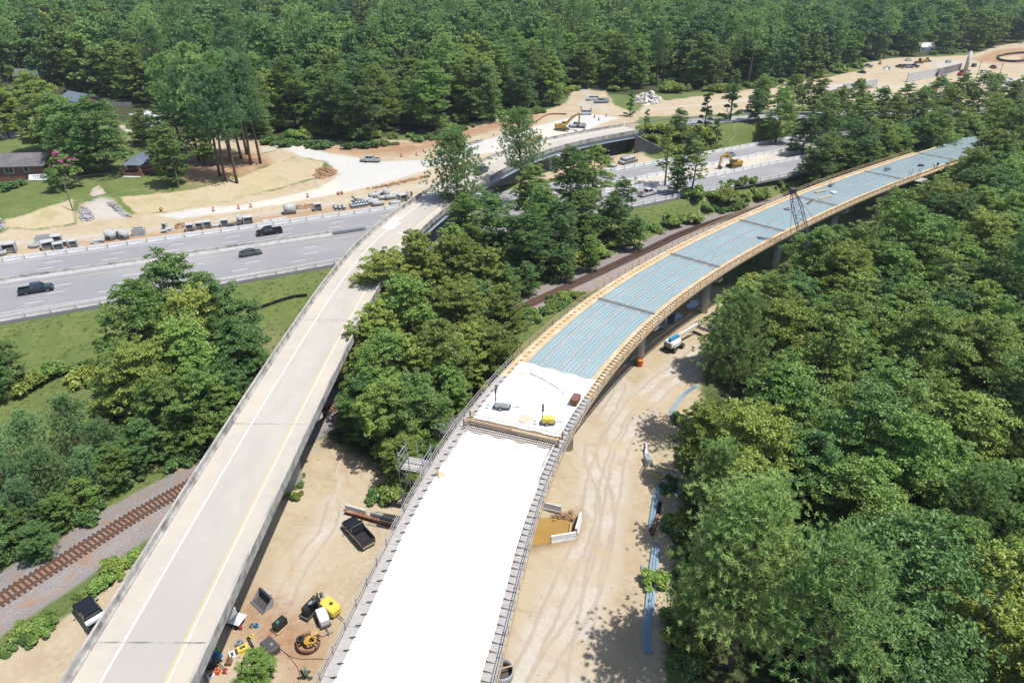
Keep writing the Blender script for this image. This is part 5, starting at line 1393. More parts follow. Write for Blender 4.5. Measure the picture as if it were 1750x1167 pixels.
MB().box((-.7, 1.3, .2), (5.0, 3.4, .6)).build('porch_floor', M['brick'], h2)
MB().box((-.7, -.35, .75), (5.0, .25, .7)).build('porch_wall', M['brick'], h2)
for x_ in (-3.0, 1.6): MB().box((x_, -.2, 1.7), (.6, .6, 3.0)).build('porch_pier', M['brick'], h2)
MB().box((-.7, -.9, .1), (4.8, .8, .2)).build('step', M['white_conc'], h2)
MB().box((-.4, 2.97, 1.6), (1.0, .1, 2.2)).build('door', M['white'], h2)
window(h2, (5.2, 3.0, 1.9), 1.2, 1.5)
MB().box((6.2, 2.6, .6), (.9, .5, 1.3)).build('utility_box', M['white'], h2)
# garage
x, y, z = on((-136.51,253.09,5.50))
h3 = thing('garage', 'white flat-roofed metal garage with two wide doors beside the drive', 'garage', (x, y, z), R(-38))
MB().box((5, 4, 1.7), (11, 7, 3.6)).build('wall', M['white'], h3)
MB().box((5, 4, 3.6), (12, 8, .18), rx=R(3)).build('roof', M['white'], h3)
for x_ in (2.2, 6.6): MB().box((x_, .46, 1.5), (3.6, .12, 2.8)).build('garage_door', mat('door_grey', (.60, .60, .62), (.55, .55, .57), 2, .6), h3)
for x_ in (.05, 4.4, 8.8): MB().box((x_, .42, 1.6), (.3, .16, 3.2)).build('dark_post', M['dark_steel'], h3)
# more roofs among the trees
def back_house(label, p, rz, w, d, roof, wall='brick', h=3.2, rh=2.2, grp=None):
    t = thing('house', label, 'house', on(p), rz, grp)
    MB().box((0, 0, h / 2 - .3), (w, d, h + .6)).build('wall', M[wall], t)
    mb = MB(); gable(mb, -w / 2, w / 2, -d / 2, d / 2, h, h + rh); mb.build('roof', M[roof], t)
    for s_ in (-1, 1): MB().add([(s_ * (w / 2 - .02), -d / 2, h - .05), (s_ * (w / 2 - .02), d / 2, h - .05), (s_ * (w / 2 - .02), 0, h + rh - .15)], [(0, 1, 2)]).build('gable_end', M[wall], t)
    for k in (-.3, .3): window(t, (w * k, -d / 2, h * .5), 1.4, 1.3)
    MB().box((0, -d / 2 - .03, 1.0), (1.0, .08, 2.1)).build('door', M['white'], t)
    return t
back_house('house with slate blue roof in the clearing of the north wood', (-100.05,481.57,8.00), R(10), 17, 10, 'shingle_blue')
back_house('house with orange brick gable and slate roof behind the garden trees', (-173.31,287.36,6.00), R(-35), 15, 9, 'shingle_blue')
back_house('pale roofed house half hidden in the trees above the far works', (272.79,490.08,5.00), R(5), 10, 7, 'pale_conc', 'white')
back_house('pale roofed shed half hidden in the trees, higher than the far works', (378.16,690.39,9.00), R(5), 14, 9, 'white', 'white')
back_house('small dark roofed house at the field above the garden trees', (-224.05,339.34,8.00), R(20), 12, 8, 'shingle_blue')

# farm gate by the pines
gt = thing('field_gate', 'white tubular field gate at the track beside the pines', 'gate', on((-77.61,214.99,4.60)), R(55))
for z_ in (.25, .55, .85, 1.15, 1.45): MB().tube((0, 0, z_), (5, 0, z_), .06, n=6).build('rail', M['white'], gt)
for x_ in (0, 2.5, 5): MB().tube((x_, 0, 0), (x_, 0, 1.6), .08, n=6).build('upright', M['white'], gt)
# wooden fence behind the garage
fe = thing('board_fence', 'grey board fence along the far side of the garage drive', 'fence', on((-166.71,287.36,6.00)), R(2))
for k in range(18):
    MB().box((k * .78, 0, .8), (.70, .05, 1.7)).build('board', M['grey_lumber'], fe)

# ---------------------------------------------------------------- things on the new deck
def deckp(px, off=None):
    d, o_ = new.near(px[0], px[1]); return d, o_
# screed across the deck: painted truss beams on trestles with a plank walkway
sc = thing('concrete_screed', 'orange and yellow pipe screed spanning the new deck between white sheets', 'screed')
s_c = (S_A + S_A + 1.9) / 2
for k, (ds, z_, m_) in enumerate(((-.9, .55, 'screed'), (-.9, .95, 'screed'), (.1, .62, 'yellow'), (.9, .55, 'screed'), (.9, .95, 'screed'))):
    mb = MB()
    p, q = new.at(s_c + ds, -6.2), new.at(s_c + ds, 6.2)
    mb.tube((p.x, p.y, p.z + z_), (q.x, q.y, q.z + z_), .045, n=6); mb.build('beam', M[m_], sc)
for ds in (-.9, .9):
    for k in range(15):
        o_ = -6.0 + k * 12.0 / 14
        p = new.at(s_c + ds, o_); MB().bar((p.x, p.y, p.z + .05), (p.x, p.y, p.z + .98), .035).build('strut', M['screed'], sc)
for k in range(10):
    p, q = new.at(s_c - .45, -6 + k * 1.22), new.at(s_c - .45, -6 + (k + 1) * 1.22 - .04)
    MB().bar((p.x, p.y, p.z + .60 + .006 * (k % 2)), (q.x, q.y, q.z + .60 + .006 * (k % 2)), .34, .05).build('plank', M['rust'] if k < 5 else M['ply'], sc)
for sg in (-1, 1):
    for ds in (-.9, .9):
        p = new.at(s_c + ds, sg * 6.1); MB().box((p.x, p.y, p.z + .45), (.14, .14, 1.2), new.ang(s_c)).build('end_frame', M['screed'], sc)
# exposed rebar band under the screed
mb = MB()
for k in range(40):
    o_ = -5.4 + k * .277; p, q = new.at(S_A - 1.0, o_), new.at(S_A + 1.9, o_); mb.bar((p.x, p.y, p.z + .03), (q.x, q.y, q.z + .03), .04)
for k in range(7):
    p, q = new.at(S_A - .9 + k * .42, -5.5), new.at(S_A - .9 + k * .42, 5.5); mb.bar((p.x, p.y, p.z + .075), (q.x, q.y, q.z + .075), .05)
b_ = mb.build('exposed_rebar', M['rebar_rust'], nb); b_['kind'] = 'stuff'

def light_tower(label, loc, rz, body, base_m, s=1.0, raised=False):
    t = thing('light_tower', label, 'light tower', loc, rz); t.scale = (s,) * 3
    mb = MB(); hull(mb, [(1.1, .5, .45, 1.15), (.9, .62, .4, 1.4), (-.9, .62, .4, 1.4), (-1.1, .5, .45, 1.15)]); mb.build('engine_housing', body, t)
    MB().box((0, 0, .38), (2.6, 1.3, .1)).build('trailer_frame', M['dark_steel'], t)
    MB().bar((1.2, 0, .42), (2.6, 0, .42), .1).build('tow_bar', M['dark_steel'], t)
    for x_, y_ in ((2.3, .5), (2.3, -.5)): MB().bar((2.3, 0, .42), (x_, y_ * 1.3, .42), .07).build('outrigger', M['galv'], t)
    for s_ in (-1, 1): add_wheel(t, -.2, s_ * .72, .33, .2)
    h = 3.0
    MB().box((-1.0, 0, h / 2 + .6), (.16, .16, h)).build('mast', M['dark_steel'], t)
    for x_, y_, z_ in ((-1.0, .42, h + .7), (-1.0, -.42, h + .7), (-1.0, .42, h + .2), (-1.0, -.42, h + .2)):
        l = MB().tube((x_ - .05, y_, z_), (x_ + .2, y_ * 1.1, z_ - .16), .16, .25, 10).build('lamp_housing', M['dark_steel'], t)
        MB().tube((x_ + .21, y_ * 1.1, z_ - .167), (x_ + .225, y_ * 1.1, z_ - .175), .22, n=10).build('lens', M['lamp'], l)
    return t
d, o_ = deckp((-1.35,72.76,6.00)); p = new.at(d, o_)
light_tower('light tower with grey-white housing on the white sheet near the railing', (p.x, p.y, p.z + .09), new.ang(d) - 1.3, M['pale_conc'], 'black', .85)
d, o_ = deckp((4.60,69.94,6.00)); p = new.at(d, o_)
light_tower('light tower with yellow housing on the white sheet beside the screed', (p.x, p.y, p.z + .09), new.ang(d) - 1.2, M['bright_yellow'], 'black', .72)
d, o_ = deckp((8.33,74.50,6.00)); p = new.at(d, o_)
t = thing('crate', 'reddish-brown crate on the white sheet by the east deck edge', 'crate', (p.x, p.y, p.z + .08), new.ang(d))
MB().box((0, 0, .45), (1.7, .95, .8)).build('box', M['rust'], t); MB().box((0, 0, .88), (1.78, 1.02, .07)).build('lid', mat('brown_lid', (.24, .11, .09), (.18, .08, .07), 3, .7), t)
d, o_ = deckp((1.69,70.69,6.00)); p = new.at(d, o_)
mb = MB(); n = 14; mb.add([(1.0 * math.cos(2 * math.pi * i / n) * (1 + .1 * math.sin(i * 3)), .8 * math.sin(2 * math.pi * i / n), .03 + .02 * (i % 2)) for i in range(n)] + [(0, 0, .06)], [(i, (i + 1) % n, n) for i in range(n)])
tag(mb.build('tan_sheet', M['tan_paper'], None, loc=(p.x, p.y, p.z + .06), rz=.4), 'tan square of paper lying on the white sheet between the light towers', 'sheet')
# cloth heap, hose and loose bits
d, o_ = deckp((7.05,77.17,6.00)); p = new.at(d, o_)
mb = MB()
for k in range(5):
    a_ = k * 1.3; mb.tube((.5 * math.cos(a_), .35 * math.sin(a_), .12), (.9 * math.cos(a_ + .9), .6 * math.sin(a_ + .9), .16), .16, .2, 8)
tag(mb.build('bundled_sheet', M['sheet'], None, True, (p.x, p.y, p.z + .06)), 'bundle of spare white sheet near the brown crate', 'bundle')
hs = [(0.81,81.19,6.10), (2.45,81.50,6.10), (4.03,80.27,6.10), (5.18,78.91,6.10), (6.29,77.59,6.10)]
mb = MB()
for i in range(len(hs) - 1): mb.tube(hs[i], hs[i + 1], .10, n=6)
tag(mb.build('concrete_hose', M['tan_paper'], None, True), 'tan hose curving across the white sheet to the bundle', 'hose')
d, o_ = deckp((-8.10,60.49,6.00)); p = new.at(d, o_)
tag(MB().add([(0, 0, .09), (1.3, -.2, .09), (.6, -1.0, .09), (.35, .1, .55)], [(0, 2, 1), (0, 1, 3), (1, 2, 3), (2, 0, 3)]).build('plywood_offcut', M['ply'], None, loc=(p.x - .4, p.y, p.z - .02)), 'folded plywood corner on the deck edge by the stair scaffold', 'plywood')
for q, lb in (((7.16,68.21,6.10), 'hand rake lying on the sheet beside the crate'),):
    t = thing('hand_rake', lb, 'rake', (q[0], q[1], 6.09), .7)
    MB().tube((0, 0, .02), (1.7, 0, .03), .022, n=5).build('handle', M['lumber'], t); MB().box((-.05, 0, .03), (.1, .5, .05)).build('head', M['dark_steel'], t)
# gear on the far blue deck
def bundle(label, px, rz, L, w, h, m, nm='lumber_stack', cat='lumber', n=3):
    t = thing(nm, label, cat, (px[0], px[1], 6.0), rz)
    for k in range(n): MB().box((0, (k - (n - 1) / 2) * w / n, h / 2), (L * (1 - .06 * k), w / n * .85, h)).build('board', M[m], t)
bundle('lumber stack beside the plywood edge past the third joint', (77.51,168.88,6.00), .5, 4.0, .8, .25, 'lumber')
bundle('timber planks laid across the blue forms near the pipe coil', (76.71,163.95,6.00), .6, 5.5, .5, .2, 'ply')
bundle('rusty bar bundle beside the third joint', (71.86,160.64,6.00), .9, 5, .5, .15, 'rebar_rust', 'bar_bundle', 'rebar')
bundle('pale sheet pile on the blue forms next to the trees', (80.47,167.87,6.00), .4, 1.6, 1.4, .3, 'white', 'sheet_pile', 'sheets')
for px, lb in (((82.11,173.73,6.10), 'dark generator with handle frame on the blue forms past the third joint'), ((104.00,189.20,6.10), 'small tool cart on the blue forms by the fourth joint'), ((116.06,194.26,6.10), 'dark coil of cable lying on the blue forms'), ((64.32,154.91,6.10), 'grey drum of wire on the blue forms by the crane boom')):
    t = thing('site_cart' if 'cart' in lb or 'gen' in lb else 'cable_coil', lb, 'equipment', (px[0], px[1], 5.98), random.uniform(0, 3))
    if 'coil' in lb or 'drum' in lb:
        MB().ring((0, 0, 0), (0, 0, .35), .8, .4, 14).build('coil', M['dark_steel'] if 'dark' in lb else M['galv'], t)
        MB().tube((0, 0, 0), (0, 0, .1), .42, n=10).build('hub', M['galv'], t)
    else:
        MB().box((0, 0, .5), (1.2, .7, .6)).build('engine', M['galv'], t)
        mb = MB()
        for s_ in (-1, 1): mb.bar((-.8, s_ * .4, .1), (-.8, s_ * .4, 1.0), .06); mb.bar((.8, s_ * .4, .1), (.8, s_ * .4, 1.0), .06); mb.bar((-.8, s_ * .4, 1.0), (.8, s_ * .4, 1.0), .06)
        mb.build('tube_frame', M['dark_steel'], t)
# stand of vertical posts at the deck edge and hanging stair
mb = None
for k, px in enumerate(((105.40,180.69,6.00), (106.76,181.83,6.00), (108.48,181.83,6.00), (109.71,182.99,6.00))):
    tag(MB().tube((0, 0, 0), (0, 0, 2.6), .05, n=6).build('vertical_post', M['dark_steel'], None, loc=(px[0], px[1], 5.9)), 'thin dark post standing at the east deck edge past the fourth joint', 'post', 'posts at the deck edge')
t = thing('stair_scaffold', 'silver hanging stair scaffold below the east deck edge', 'scaffold', (*(109.27,181.04,4.00)[:2], 0), R(40))
mb = MB()
for x_ in (-1.3, 1.3):
    for y_ in (-.8, .8): mb.bar((x_, y_, -4), (x_, y_, 5.6), .09)
mb.build('frame', M['galv'], t)
for k in range(7):
    z_ = -3.4 + k * 1.4
    MB().bar((-1.3, -.8, z_), (1.3, -.8, z_ + 1.2), .06).build('brace', M['galv'], t)
MB().box((0, 0, 5.6), (4.4, 1.7, .12)).build('platform', M['grey_lumber'], t)
MB().box((0, 0, 1.4), (3.0, 1.7, .12)).build('landing', M['white'], t)

# scaffold stair at the west edge
d, o_ = deckp((-10.27,62.14,6.00)); c = new.at(d, -8.7)
t = thing('access_scaffold', 'silver tube scaffold with plank platform beside the west railing', 'scaffold', (c.x, c.y, gz(c.x, c.y)), new.ang(d))
H_ = 6.0 - gz(c.x, c.y)
for x_ in (-1.2, 1.2):
    for y_ in (-1.5, 0.2, 1.5): MB().tube((x_, y_, 0), (x_, y_, H_ + 2.2), .06, n=6).build('standard', M['galv'], t)
for z_ in (2, 4, 6, 8, H_ + .05, H_ + 1.0, H_ + 1.7):
    for y_ in (-1.5, 1.5): MB().tube((-1.2, y_, z_), (1.2, y_, z_), .045, n=5).build('ledger', M['galv'], t)
    MB().tube((-1.2, -1.5, z_ + .03), (-1.2, 1.5, z_ + .03), .045, n=5).build('ledger', M['galv'], t)
for k in range(4): MB().tube((-1.2, -1.5 if k % 2 else 1.5, k * 2.4), (-1.2, 1.5 if k % 2 else -1.5, k * 2.4 + 2.4), .04, n=5).build('brace', M['galv'], t)
for k in range(4): MB().box((-.9 + k * .6, -.2, H_ - .2), (.55, 3.0, .06)).build('plank', M['grey_lumber'], t)

# two dark trailers under the trees
for px, lb, l in (((-9.40,86.52,-4.00), 'dark weathered trailer with speckled roof under the trees beside the new deck', 9), ((-7.17,79.61,-4.00), 'second dark trailer tucked behind the first against the new deck', 8)):
    x, y, z = on(px)
    t = thing('site_trailer', lb, 'trailer', (x - 1.0, y, z), math.atan2(.62, .78))
    MB().box((0, 0, 1.9), (l, 2.6, 2.6)).build('body', mat('dark_trailer', (.06, .062, .066), (.10, .10, .10), 2, .8), t)
    for k in range(6): MB().box((-l / 2 + l * (k + .5) / 6, 0, 3.22), (l / 6 - .03, 2.66, .05 + .012 * (k % 2))).build('roof_panel', mat('grey_roof_panel', (.17, .17, .175), (.11, .11, .115), 2, .8) if k == 0 else bpy.data.materials['grey_roof_panel'], t)
    for x_ in (-1, 1):
        for s_ in (-1, 1): add_wheel(t, x_ * .6 - 1, s_ * 1.15, .42, .25)

# ---------------------------------------------------------------- lattice boom crane behind the east edge
B0, B1 = Vector((63.5, 129.5, -3.4)), Vector((56.2, 134.6, 16.4))
cr = thing('crawler_crane', 'crawler crane with dark lattice boom rising beside the new deck', 'crane', (63.5, 129.5, -4))
off = Vector((63.5, 129.5, -4))
ax = (B1 - B0).normalized(); ua = ax.cross(Vector((0, 1, 0))).normalized(); va = ax.cross(ua).normalized()
Lb = (B1 - B0).length
ch = []
def bp(t_, i):
    w = .85 * min(1, .45 + t_ * 3, .3 + (1 - t_) * 6)
    s_, c_ = ((-1, -1), (1, -1), (1, 1), (-1, 1))[i]
    return B0 + ax * (Lb * t_) + ua * (w * s_) + va * (w * c_) - off
nb_ = 13
for i in range(4):
    mb = MB()
    for k in range(nb_): mb.tube(bp(k / nb_, i), bp((k + 1) / nb_, i), .075, n=5)
    mb.build('boom_chord', mat('crane_blue_grey', (.09, .11, .15), (.07, .085, .12), 2, .6) if i == 0 else bpy.data.materials['crane_blue_grey'], cr)
for k in range(nb_):
    mb = MB()
    for i in range(4):
        j = (i + 1) % 4
        mb.tube(bp(k / nb_, i), bp((k + 1) / nb_, j), .045, n=4); mb.tube(bp(k / nb_, i), bp(k / nb_, j), .04, n=4)
    mb.build('lacing', bpy.data.materials['crane_blue_grey'], cr)
MB().box(tuple(B1 - off), (1.0, 1.5, .9)).build('boom_head', M['dark_steel'], cr)
MB().box((1.8, -1.2, 1.7), (5.5, 3.0, 2.0), .8).build('house', M['dark_steel'], cr)
for s_ in (-1, 1): MB().box((1.2 + s_ * 1.6, -1.0 - s_ * 1.6, .45), (6, .9, .95), .8).build('track', M['dark_steel'], cr)
for (a_, b_) in ((B1 - off, Vector((-9.0, -4.0, 8.0))), (B1 - off, Vector((4.2, 1.5, 7.5)))):
    MB().tube(a_, b_, .035, n=4).build('hoist_cable', M['wire'], cr)

# ---------------------------------------------------------------- yard between the bridges
def seated(name, label, cat, px, rz, z=0.0): return thing(name, label, cat, on(px, z), rz)
# loose bucket
t = seated('loader_bucket', 'dark steel loader bucket lying open on the dirt', 'bucket', (-26.53,50.73,-4.00), R(49))
mb = MB(); prof = [(-.75, .02), (.1, .0), (.55, .35), (.6, .95), (.35, 1.25), (.28, 1.2), (.48, .95), (.42, .42), (.05, .12), (-.75, .08)]
mb.loft([[(x_, y_, z_) for x_, z_ in prof] for y_ in (-1.15, 1.15)]); mb.build('shell', M['dark_steel'], t)
for s_ in (-1, 1):
    MB().add([(-.75, s_ * 1.16, .02), (.1, s_ * 1.16, 0), (.55, s_ * 1.16, .35), (.6, s_ * 1.16, .95), (.35, s_ * 1.16, 1.25)], [(0, 1, 2, 3, 4) if s_ < 0 else (4, 3, 2, 1, 0)]).build('cheek_plate', M['rock'], t)
MB().box((.62, 0, 1.0), (.25, 1.1, .45)).build('mounting_plate', M['grey_lumber'], t)
MB().box((-.8, 0, .06), (.25, 2.4, .05)).build('cutting_edge', M['chrome'], t)
# black generator skid
t = seated('generator', 'long black generator on a skid beside the yellow light tower', 'generator', (-21.09,49.60,-4.00), R(62))
MB().box((0, 0, .95), (2.0, .85, 1.0), taper=.96).build('housing', M['black'], t); MB().box((0, 0, .36), (2.5, 1.1, .14)).build('skid', M['dark_steel'], t)
MB().tube((1.05, 0, 1.0), (1.05, 0, 1.85), .1, n=8).build('exhaust', M['dark_steel'], t); MB().box((0, 0, 1.47), (.5, .3, .06)).build('top_hatch', M['galv'], t)
# yellow towable unit
t = seated('towable_compressor', 'bright yellow towable compressor next to the black generator', 'compressor', (-19.13,49.67,-4.00), R(-38)); t.scale = (.82,) * 3
mb = MB(); hull(mb, [(1.35, .62, .5, 1.25), (1.1, .8, .45, 1.55), (-1.1, .8, .45, 1.6), (-1.35, .62, .5, 1.3)]); mb.build('hood', M['bright_yellow'], t)
MB().tube((.2, .1, 1.55), (.2, .1, 1.75), .22, n=10).build('air_intake', M['dark_steel'], t)
for k in range(4): MB().box((-1.36, 0, .75 + k * .15), (.04, .9, .06)).build('louvre', M['dark_steel'], t)
MB().bar((1.3, 0, .5), (2.5, 0, .45), .1).build('tow_bar', M['dark_steel'], t)
for s_ in (-1, 1): add_wheel(t, -.1, s_ * .88, .34, .2)
light_tower('folded light tower with rusty white housing between generator and steel drum', on((-19.65,48.49,-4.00)), R(-60), M['white'], 'black', .85)
# welder on pallet
t = seated('welder', 'black welding machine with green gauge on a pallet', 'welder', (-23.87,47.70,-4.00), R(58))
MB().box((0, 0, .1), (1.6, 1.0, .14)).build('pallet', M['lumber'], t); MB().box((0, 0, .62), (1.35, .75, .85)).build('case', M['black'], t); MB().box((-.2, 0, 1.07), (.3, .3, .05)).build('gauge', M['green'], t)
t = seated('tool_cabinet', 'dark grey rounded equipment case near the small round tree', 'equipment', (-24.11,45.15,-4.00), R(-40))
mb = MB(); hull(mb, [(.95, .5, .05, .8), (.8, .6, .05, .95), (-.8, .6, .05, .95), (-.95, .5, .05, .8)]); mb.build('case', M['dark_steel'], t); MB().box((.25, .1, .98), (.3, .25, .06)).build('panel', M['galv'], t)
# steel drum with tools and hoses
t = seated('steel_ring_bin', 'rusty steel ring heaped with yellow hose and tools', 'bin', (-20.43,45.62,-4.00), .3)
MB().ring((0, 0, 0), (0, 0, .65), 1.15, 1.08, 20).build('ring', M['rust'], t, True)
for k in range(3): MB().ring((.2 + .1 * k, -.1 * k, .62 + .09 * k), (.2 + .1 * k, -.1 * k, .70 + .09 * k), .62 - .08 * k, .48 - .08 * k, 16).build('yellow_hose_coil', M['yellow'], t)
MB().ring((-.7, .3, .6), (-.7, .3, .85), .42, .22, 14).build('tyre', M['tyre'], t)
for k in range(4): MB().bar((-.4 + k * .35, .9, .7), (.8 + k * .2, -1.1 + k * .3, .78 + .05 * k), .09).build('steel_bar', M['rust'], t)
MB().box((.7, .5, .8), (.7, .5, .3)).build('tool_box', M['screed'], t)
# mixer / pump with white tarp under ramp edge
t = seated('grout_pump', 'grey grout pump half covered by a white tarp at the ramp shadow', 'pump', (-28.64,48.20,-4.00), R(-15))
MB().box((0, 0, .6), (1.5, 1.0, .7)).build('engine', M['dark_steel'], t)
mb = MB(); mb.add([(-1.0, -.6, .75), (.9, -.7, .8), (1.0, .7, .9), (-.9, .6, 1.1), (0, 0, 1.35), (.5, -.3, 1.25)], [(0, 1, 5), (1, 2, 5), (2, 4, 5), (2, 3, 4), (3, 0, 4), (0, 5, 4)]); mb.build('tarp', M['white'], t)
for s_ in (-1, 1): add_wheel(t, .1, s_ * .6, .3, .18)
tag(MB().box((0, 0, .5), (.7, .5, 1.0), taper=.85).build('red_fuel_can', M['red'], None, loc=on((-29.94,48.93,-4.00)), rz=.4), 'red upright fuel drum in the ramp shadow', 'drum')
tag(MB().tube((0, 0, 0), (0, 0, .35), .16, n=10).build('red_bucket', M['red'], None, loc=on((-27.93,47.56,-4.00))), 'small red bucket with white lid by the grout pump', 'bucket')
for px, lb, m_ in (((-26.88,47.84,-4.00), 'grey bucket standing alone on the dirt', 'galv'), ((-26.40,47.84,-4.00), 'dark blue bucket standing alone on the dirt', 'blue')):
    tag(MB().ring((0, 0, 0), (0, 0, .4), .2, .17, 12).build('bucket', M[m_], None, loc=on(px)), lb, 'bucket')
# tool spread beside the small tree
rr = random.Random(21)
BITS = [((-26.84,45.08,-4.00), 'bright_yellow', 'yellow tool case at the tree foot', (1.1, .7, .5)), ((-27.63,44.36,-4.00), 'white', 'white sheet-metal box in the tool spread', (.9, .6, .4)), ((-27.43,44.75,-4.00), 'lumber', 'wooden tray of parts in the tool spread', (1.4, .7, .2)), ((-27.36,45.55,-4.00), 'galv', 'grey drum in the tool spread', (.6, .6, .7)),
        ((-26.43,45.96,-4.00), 'black', 'long black tool with yellow end', (.25, 1.6, .2)), ((-26.54,46.65,-4.00), 'bright_yellow', 'yellow jack end on the dirt', (.35, .4, .25)), ((-26.72,45.42,-4.00), 'chrome', 'bright metal box in the tool spread', (.5, .4, .3)), ((-27.75,43.71,-4.00), 'rust', 'rusty bracket pile beside the wooden tray', (.8, .6, .4)), ((-27.78,42.69,-4.00), 'red', 'red tool box in the lower tool spread', (.5, .35, .3)),
        ((-28.84,42.07,-4.00), 'white', 'white cooler at the lower ramp edge', (.7, .5, .45)), ((-28.47,42.57,-4.00), 'orange', 'orange hose reel at the lower ramp edge', (.5, .5, .5)), ((-29.22,43.97,-4.00), 'blue', 'blue steel box in the ramp shadow', (1.3, .8, .6)), ((-29.39,45.02,-4.00), 'hivis', 'lime vest thrown over the blue box', (.4, .4, .3)), ((-29.61,43.32,-4.00), 'dark_steel', 'open dark job box beside the blue box', (1.8, .9, .9)), ((-28.41,43.32,-4.00), 'lumber', 'long timber beam before the job box', (2.8, .25, .2))]
for px, m_, lb, dm in BITS:
    t = seated('tool_piece', lb, 'tool', px, rr.uniform(0, 3.1))
    MB().box((0, 0, dm[2] / 2), dm, taper=.93).build('body', M[m_], t)
    MB().box((0, 0, dm[2] + .02), (dm[0] * .5, dm[1] * .4, .05)).build('top_fitting', M['dark_steel' if m_ != 'dark_steel' else 'galv'], t)
# cables on the dirt
def ground_cable(label, pts, r=.03, m='black', nm='cable'):
    q = spline([(p[0], p[1]) for p in pts], .5); z = ground_height(q[:, 0], q[:, 1]); mb = MB()
    for i in range(len(q) - 1): mb.tube((q[i, 0], q[i, 1], z[i] + r), (q[i + 1, 0], q[i + 1, 1], z[i + 1] + r), r, n=4, cap=False)
    tag(mb.build(nm, M[m], None, True), label, 'cable')
ground_cable('black cable winding from the equipment case toward the new deck', [(-23.51,45.49,-4.00), (-22.38,44.62,-4.00), (-21.07,44.10,-4.00), (-19.34,44.10,-4.00), (-17.29,43.97,-4.00)])
ground_cable('grey hose from the welder to the equipment case', [(-24.28,47.07,-4.00), (-24.43,46.37,-4.00), (-24.34,45.69,-4.00)], .035, 'galv')
ground_cable('thin cable crossing the dirt by the hand truck', [(-22.38,44.62,-4.00), (-21.20,43.52,-4.00), (-20.54,42.57,-4.00), (-20.43,41.34,-4.00)], .025)
ground_cable('yellow hose looping near the welder', [(-25.72,46.86,-4.00), (-25.14,46.37,-4.00), (-23.91,45.82,-4.00), (-22.96,45.82,-4.00), (-23.31,45.42,-4.00)], .03, 'yellow')
# hand truck with green bottle
t = seated('hand_truck', 'hand truck carrying dark bottles and a green cylinder near the new deck', 'hand truck', (-19.90,42.07,-4.00), .5)
MB().tube((0, 0, .05), (-.2, 0, 1.3), .13, n=10).build('gas_bottle', M['black'], t); MB().tube((.3, 0, .05), (.1, 0, 1.25), .12, n=10).build('gas_bottle', M['green'], t)
for s_ in (-1, 1): MB().bar((.45, s_ * .3, .1), (.1, s_ * .3, 1.5), .05).build('frame_tube', M['galv'], t); add_wheel(t, .45, s_ * .38, .2, .09)
# low barriers with rusty beam beside the truck
def jersey(label, px, rz, L=3.0, m='pale_conc', group=None):
    o = obj('concrete_barrier', barrier_mesh(L, M[m]), None, on(px), rz); tag(o, label, 'barrier', group); return o
bz = math.atan2(-.35, .94)
jersey('grey barrier standing behind the rusty beam beside the black pickup', (-19.44,64.58,-4.00), bz, 2.9)
jersey('bluish barrier half under the new deck behind the rusty beam', (-16.07,63.25,-4.00), bz, 2.9, 'galv')
t = seated('steel_beam', 'long rusty I-beam lying in front of the two barriers', 'beam', (-17.68,63.35,-4.00), bz)
MB().box((0, 0, .05), (6.6, .42, .06)).build('flange', M['rust'], t); MB().box((0, 0, .55), (6.6, .42, .06)).build('flange', M['rust'], t); MB().box((0, 0, .3), (6.6, .06, .46)).build('web', M['rust'], t)
t = seated('water_trough', 'dark square steel tank with round lid hole near the scaffold', 'tank', (-14.33,66.17,-4.00), -.3)
MB().box((0, 0, .4), (1.7, 1.4, .7)).build('tank', M['dark_steel'], t); MB().ring((0, 0, .75), (0, 0, .82), .42, .3, 14).build('lid_ring', M['tan_paper'], t)
for s_ in (-1, 1): MB().bar((-1.3, s_ * .5, .08), (1.0, s_ * .6, .08), .12).build('runner', M['dark_steel'], t)
# barriers and rubble round the pond
jersey('weathered barrier on the upper bank of the pond against the new deck', (4.65,65.53,-4.00), math.atan2(-.32, .95), 3.2)
jersey('bright barrier along the east side of the pond', (8.09,62.54,-4.00), math.atan2(.96, .28), 2.9, 'white_conc')
jersey('bright barrier along the lower side of the pond', (6.14,60.21,-4.00), math.atan2(.22, .97), 3.1, 'white_conc')
tag(MB().box((0, 0, .1), (1.6, .2, .12)).build('timber_plank', M['lumber'], None, loc=(*(7.18,62.57,-4.60)[:2], -4.6), rz=1.4), 'short timber standing in the pond', 'plank')
# white barrier-like blocks by the ditch
jersey('sunlit white barrier at the start of the ditch beside the haul road', (18.94,77.43,-4.00), math.atan2(.97, .22), 2.8, 'white_conc')
t = seated('concrete_block', 'grey concrete block beside the white barrier at the ditch', 'block', (18.71,74.70,-4.00), .1)
MB().box((0, 0, .5), (1.0, 1.5, 1.0), taper=.8).build('block', M['pale_conc'], t); MB().box((0, 0, 1.02), (.6, 1.0, .05)).build('lifting_plate', M['galv'], t)
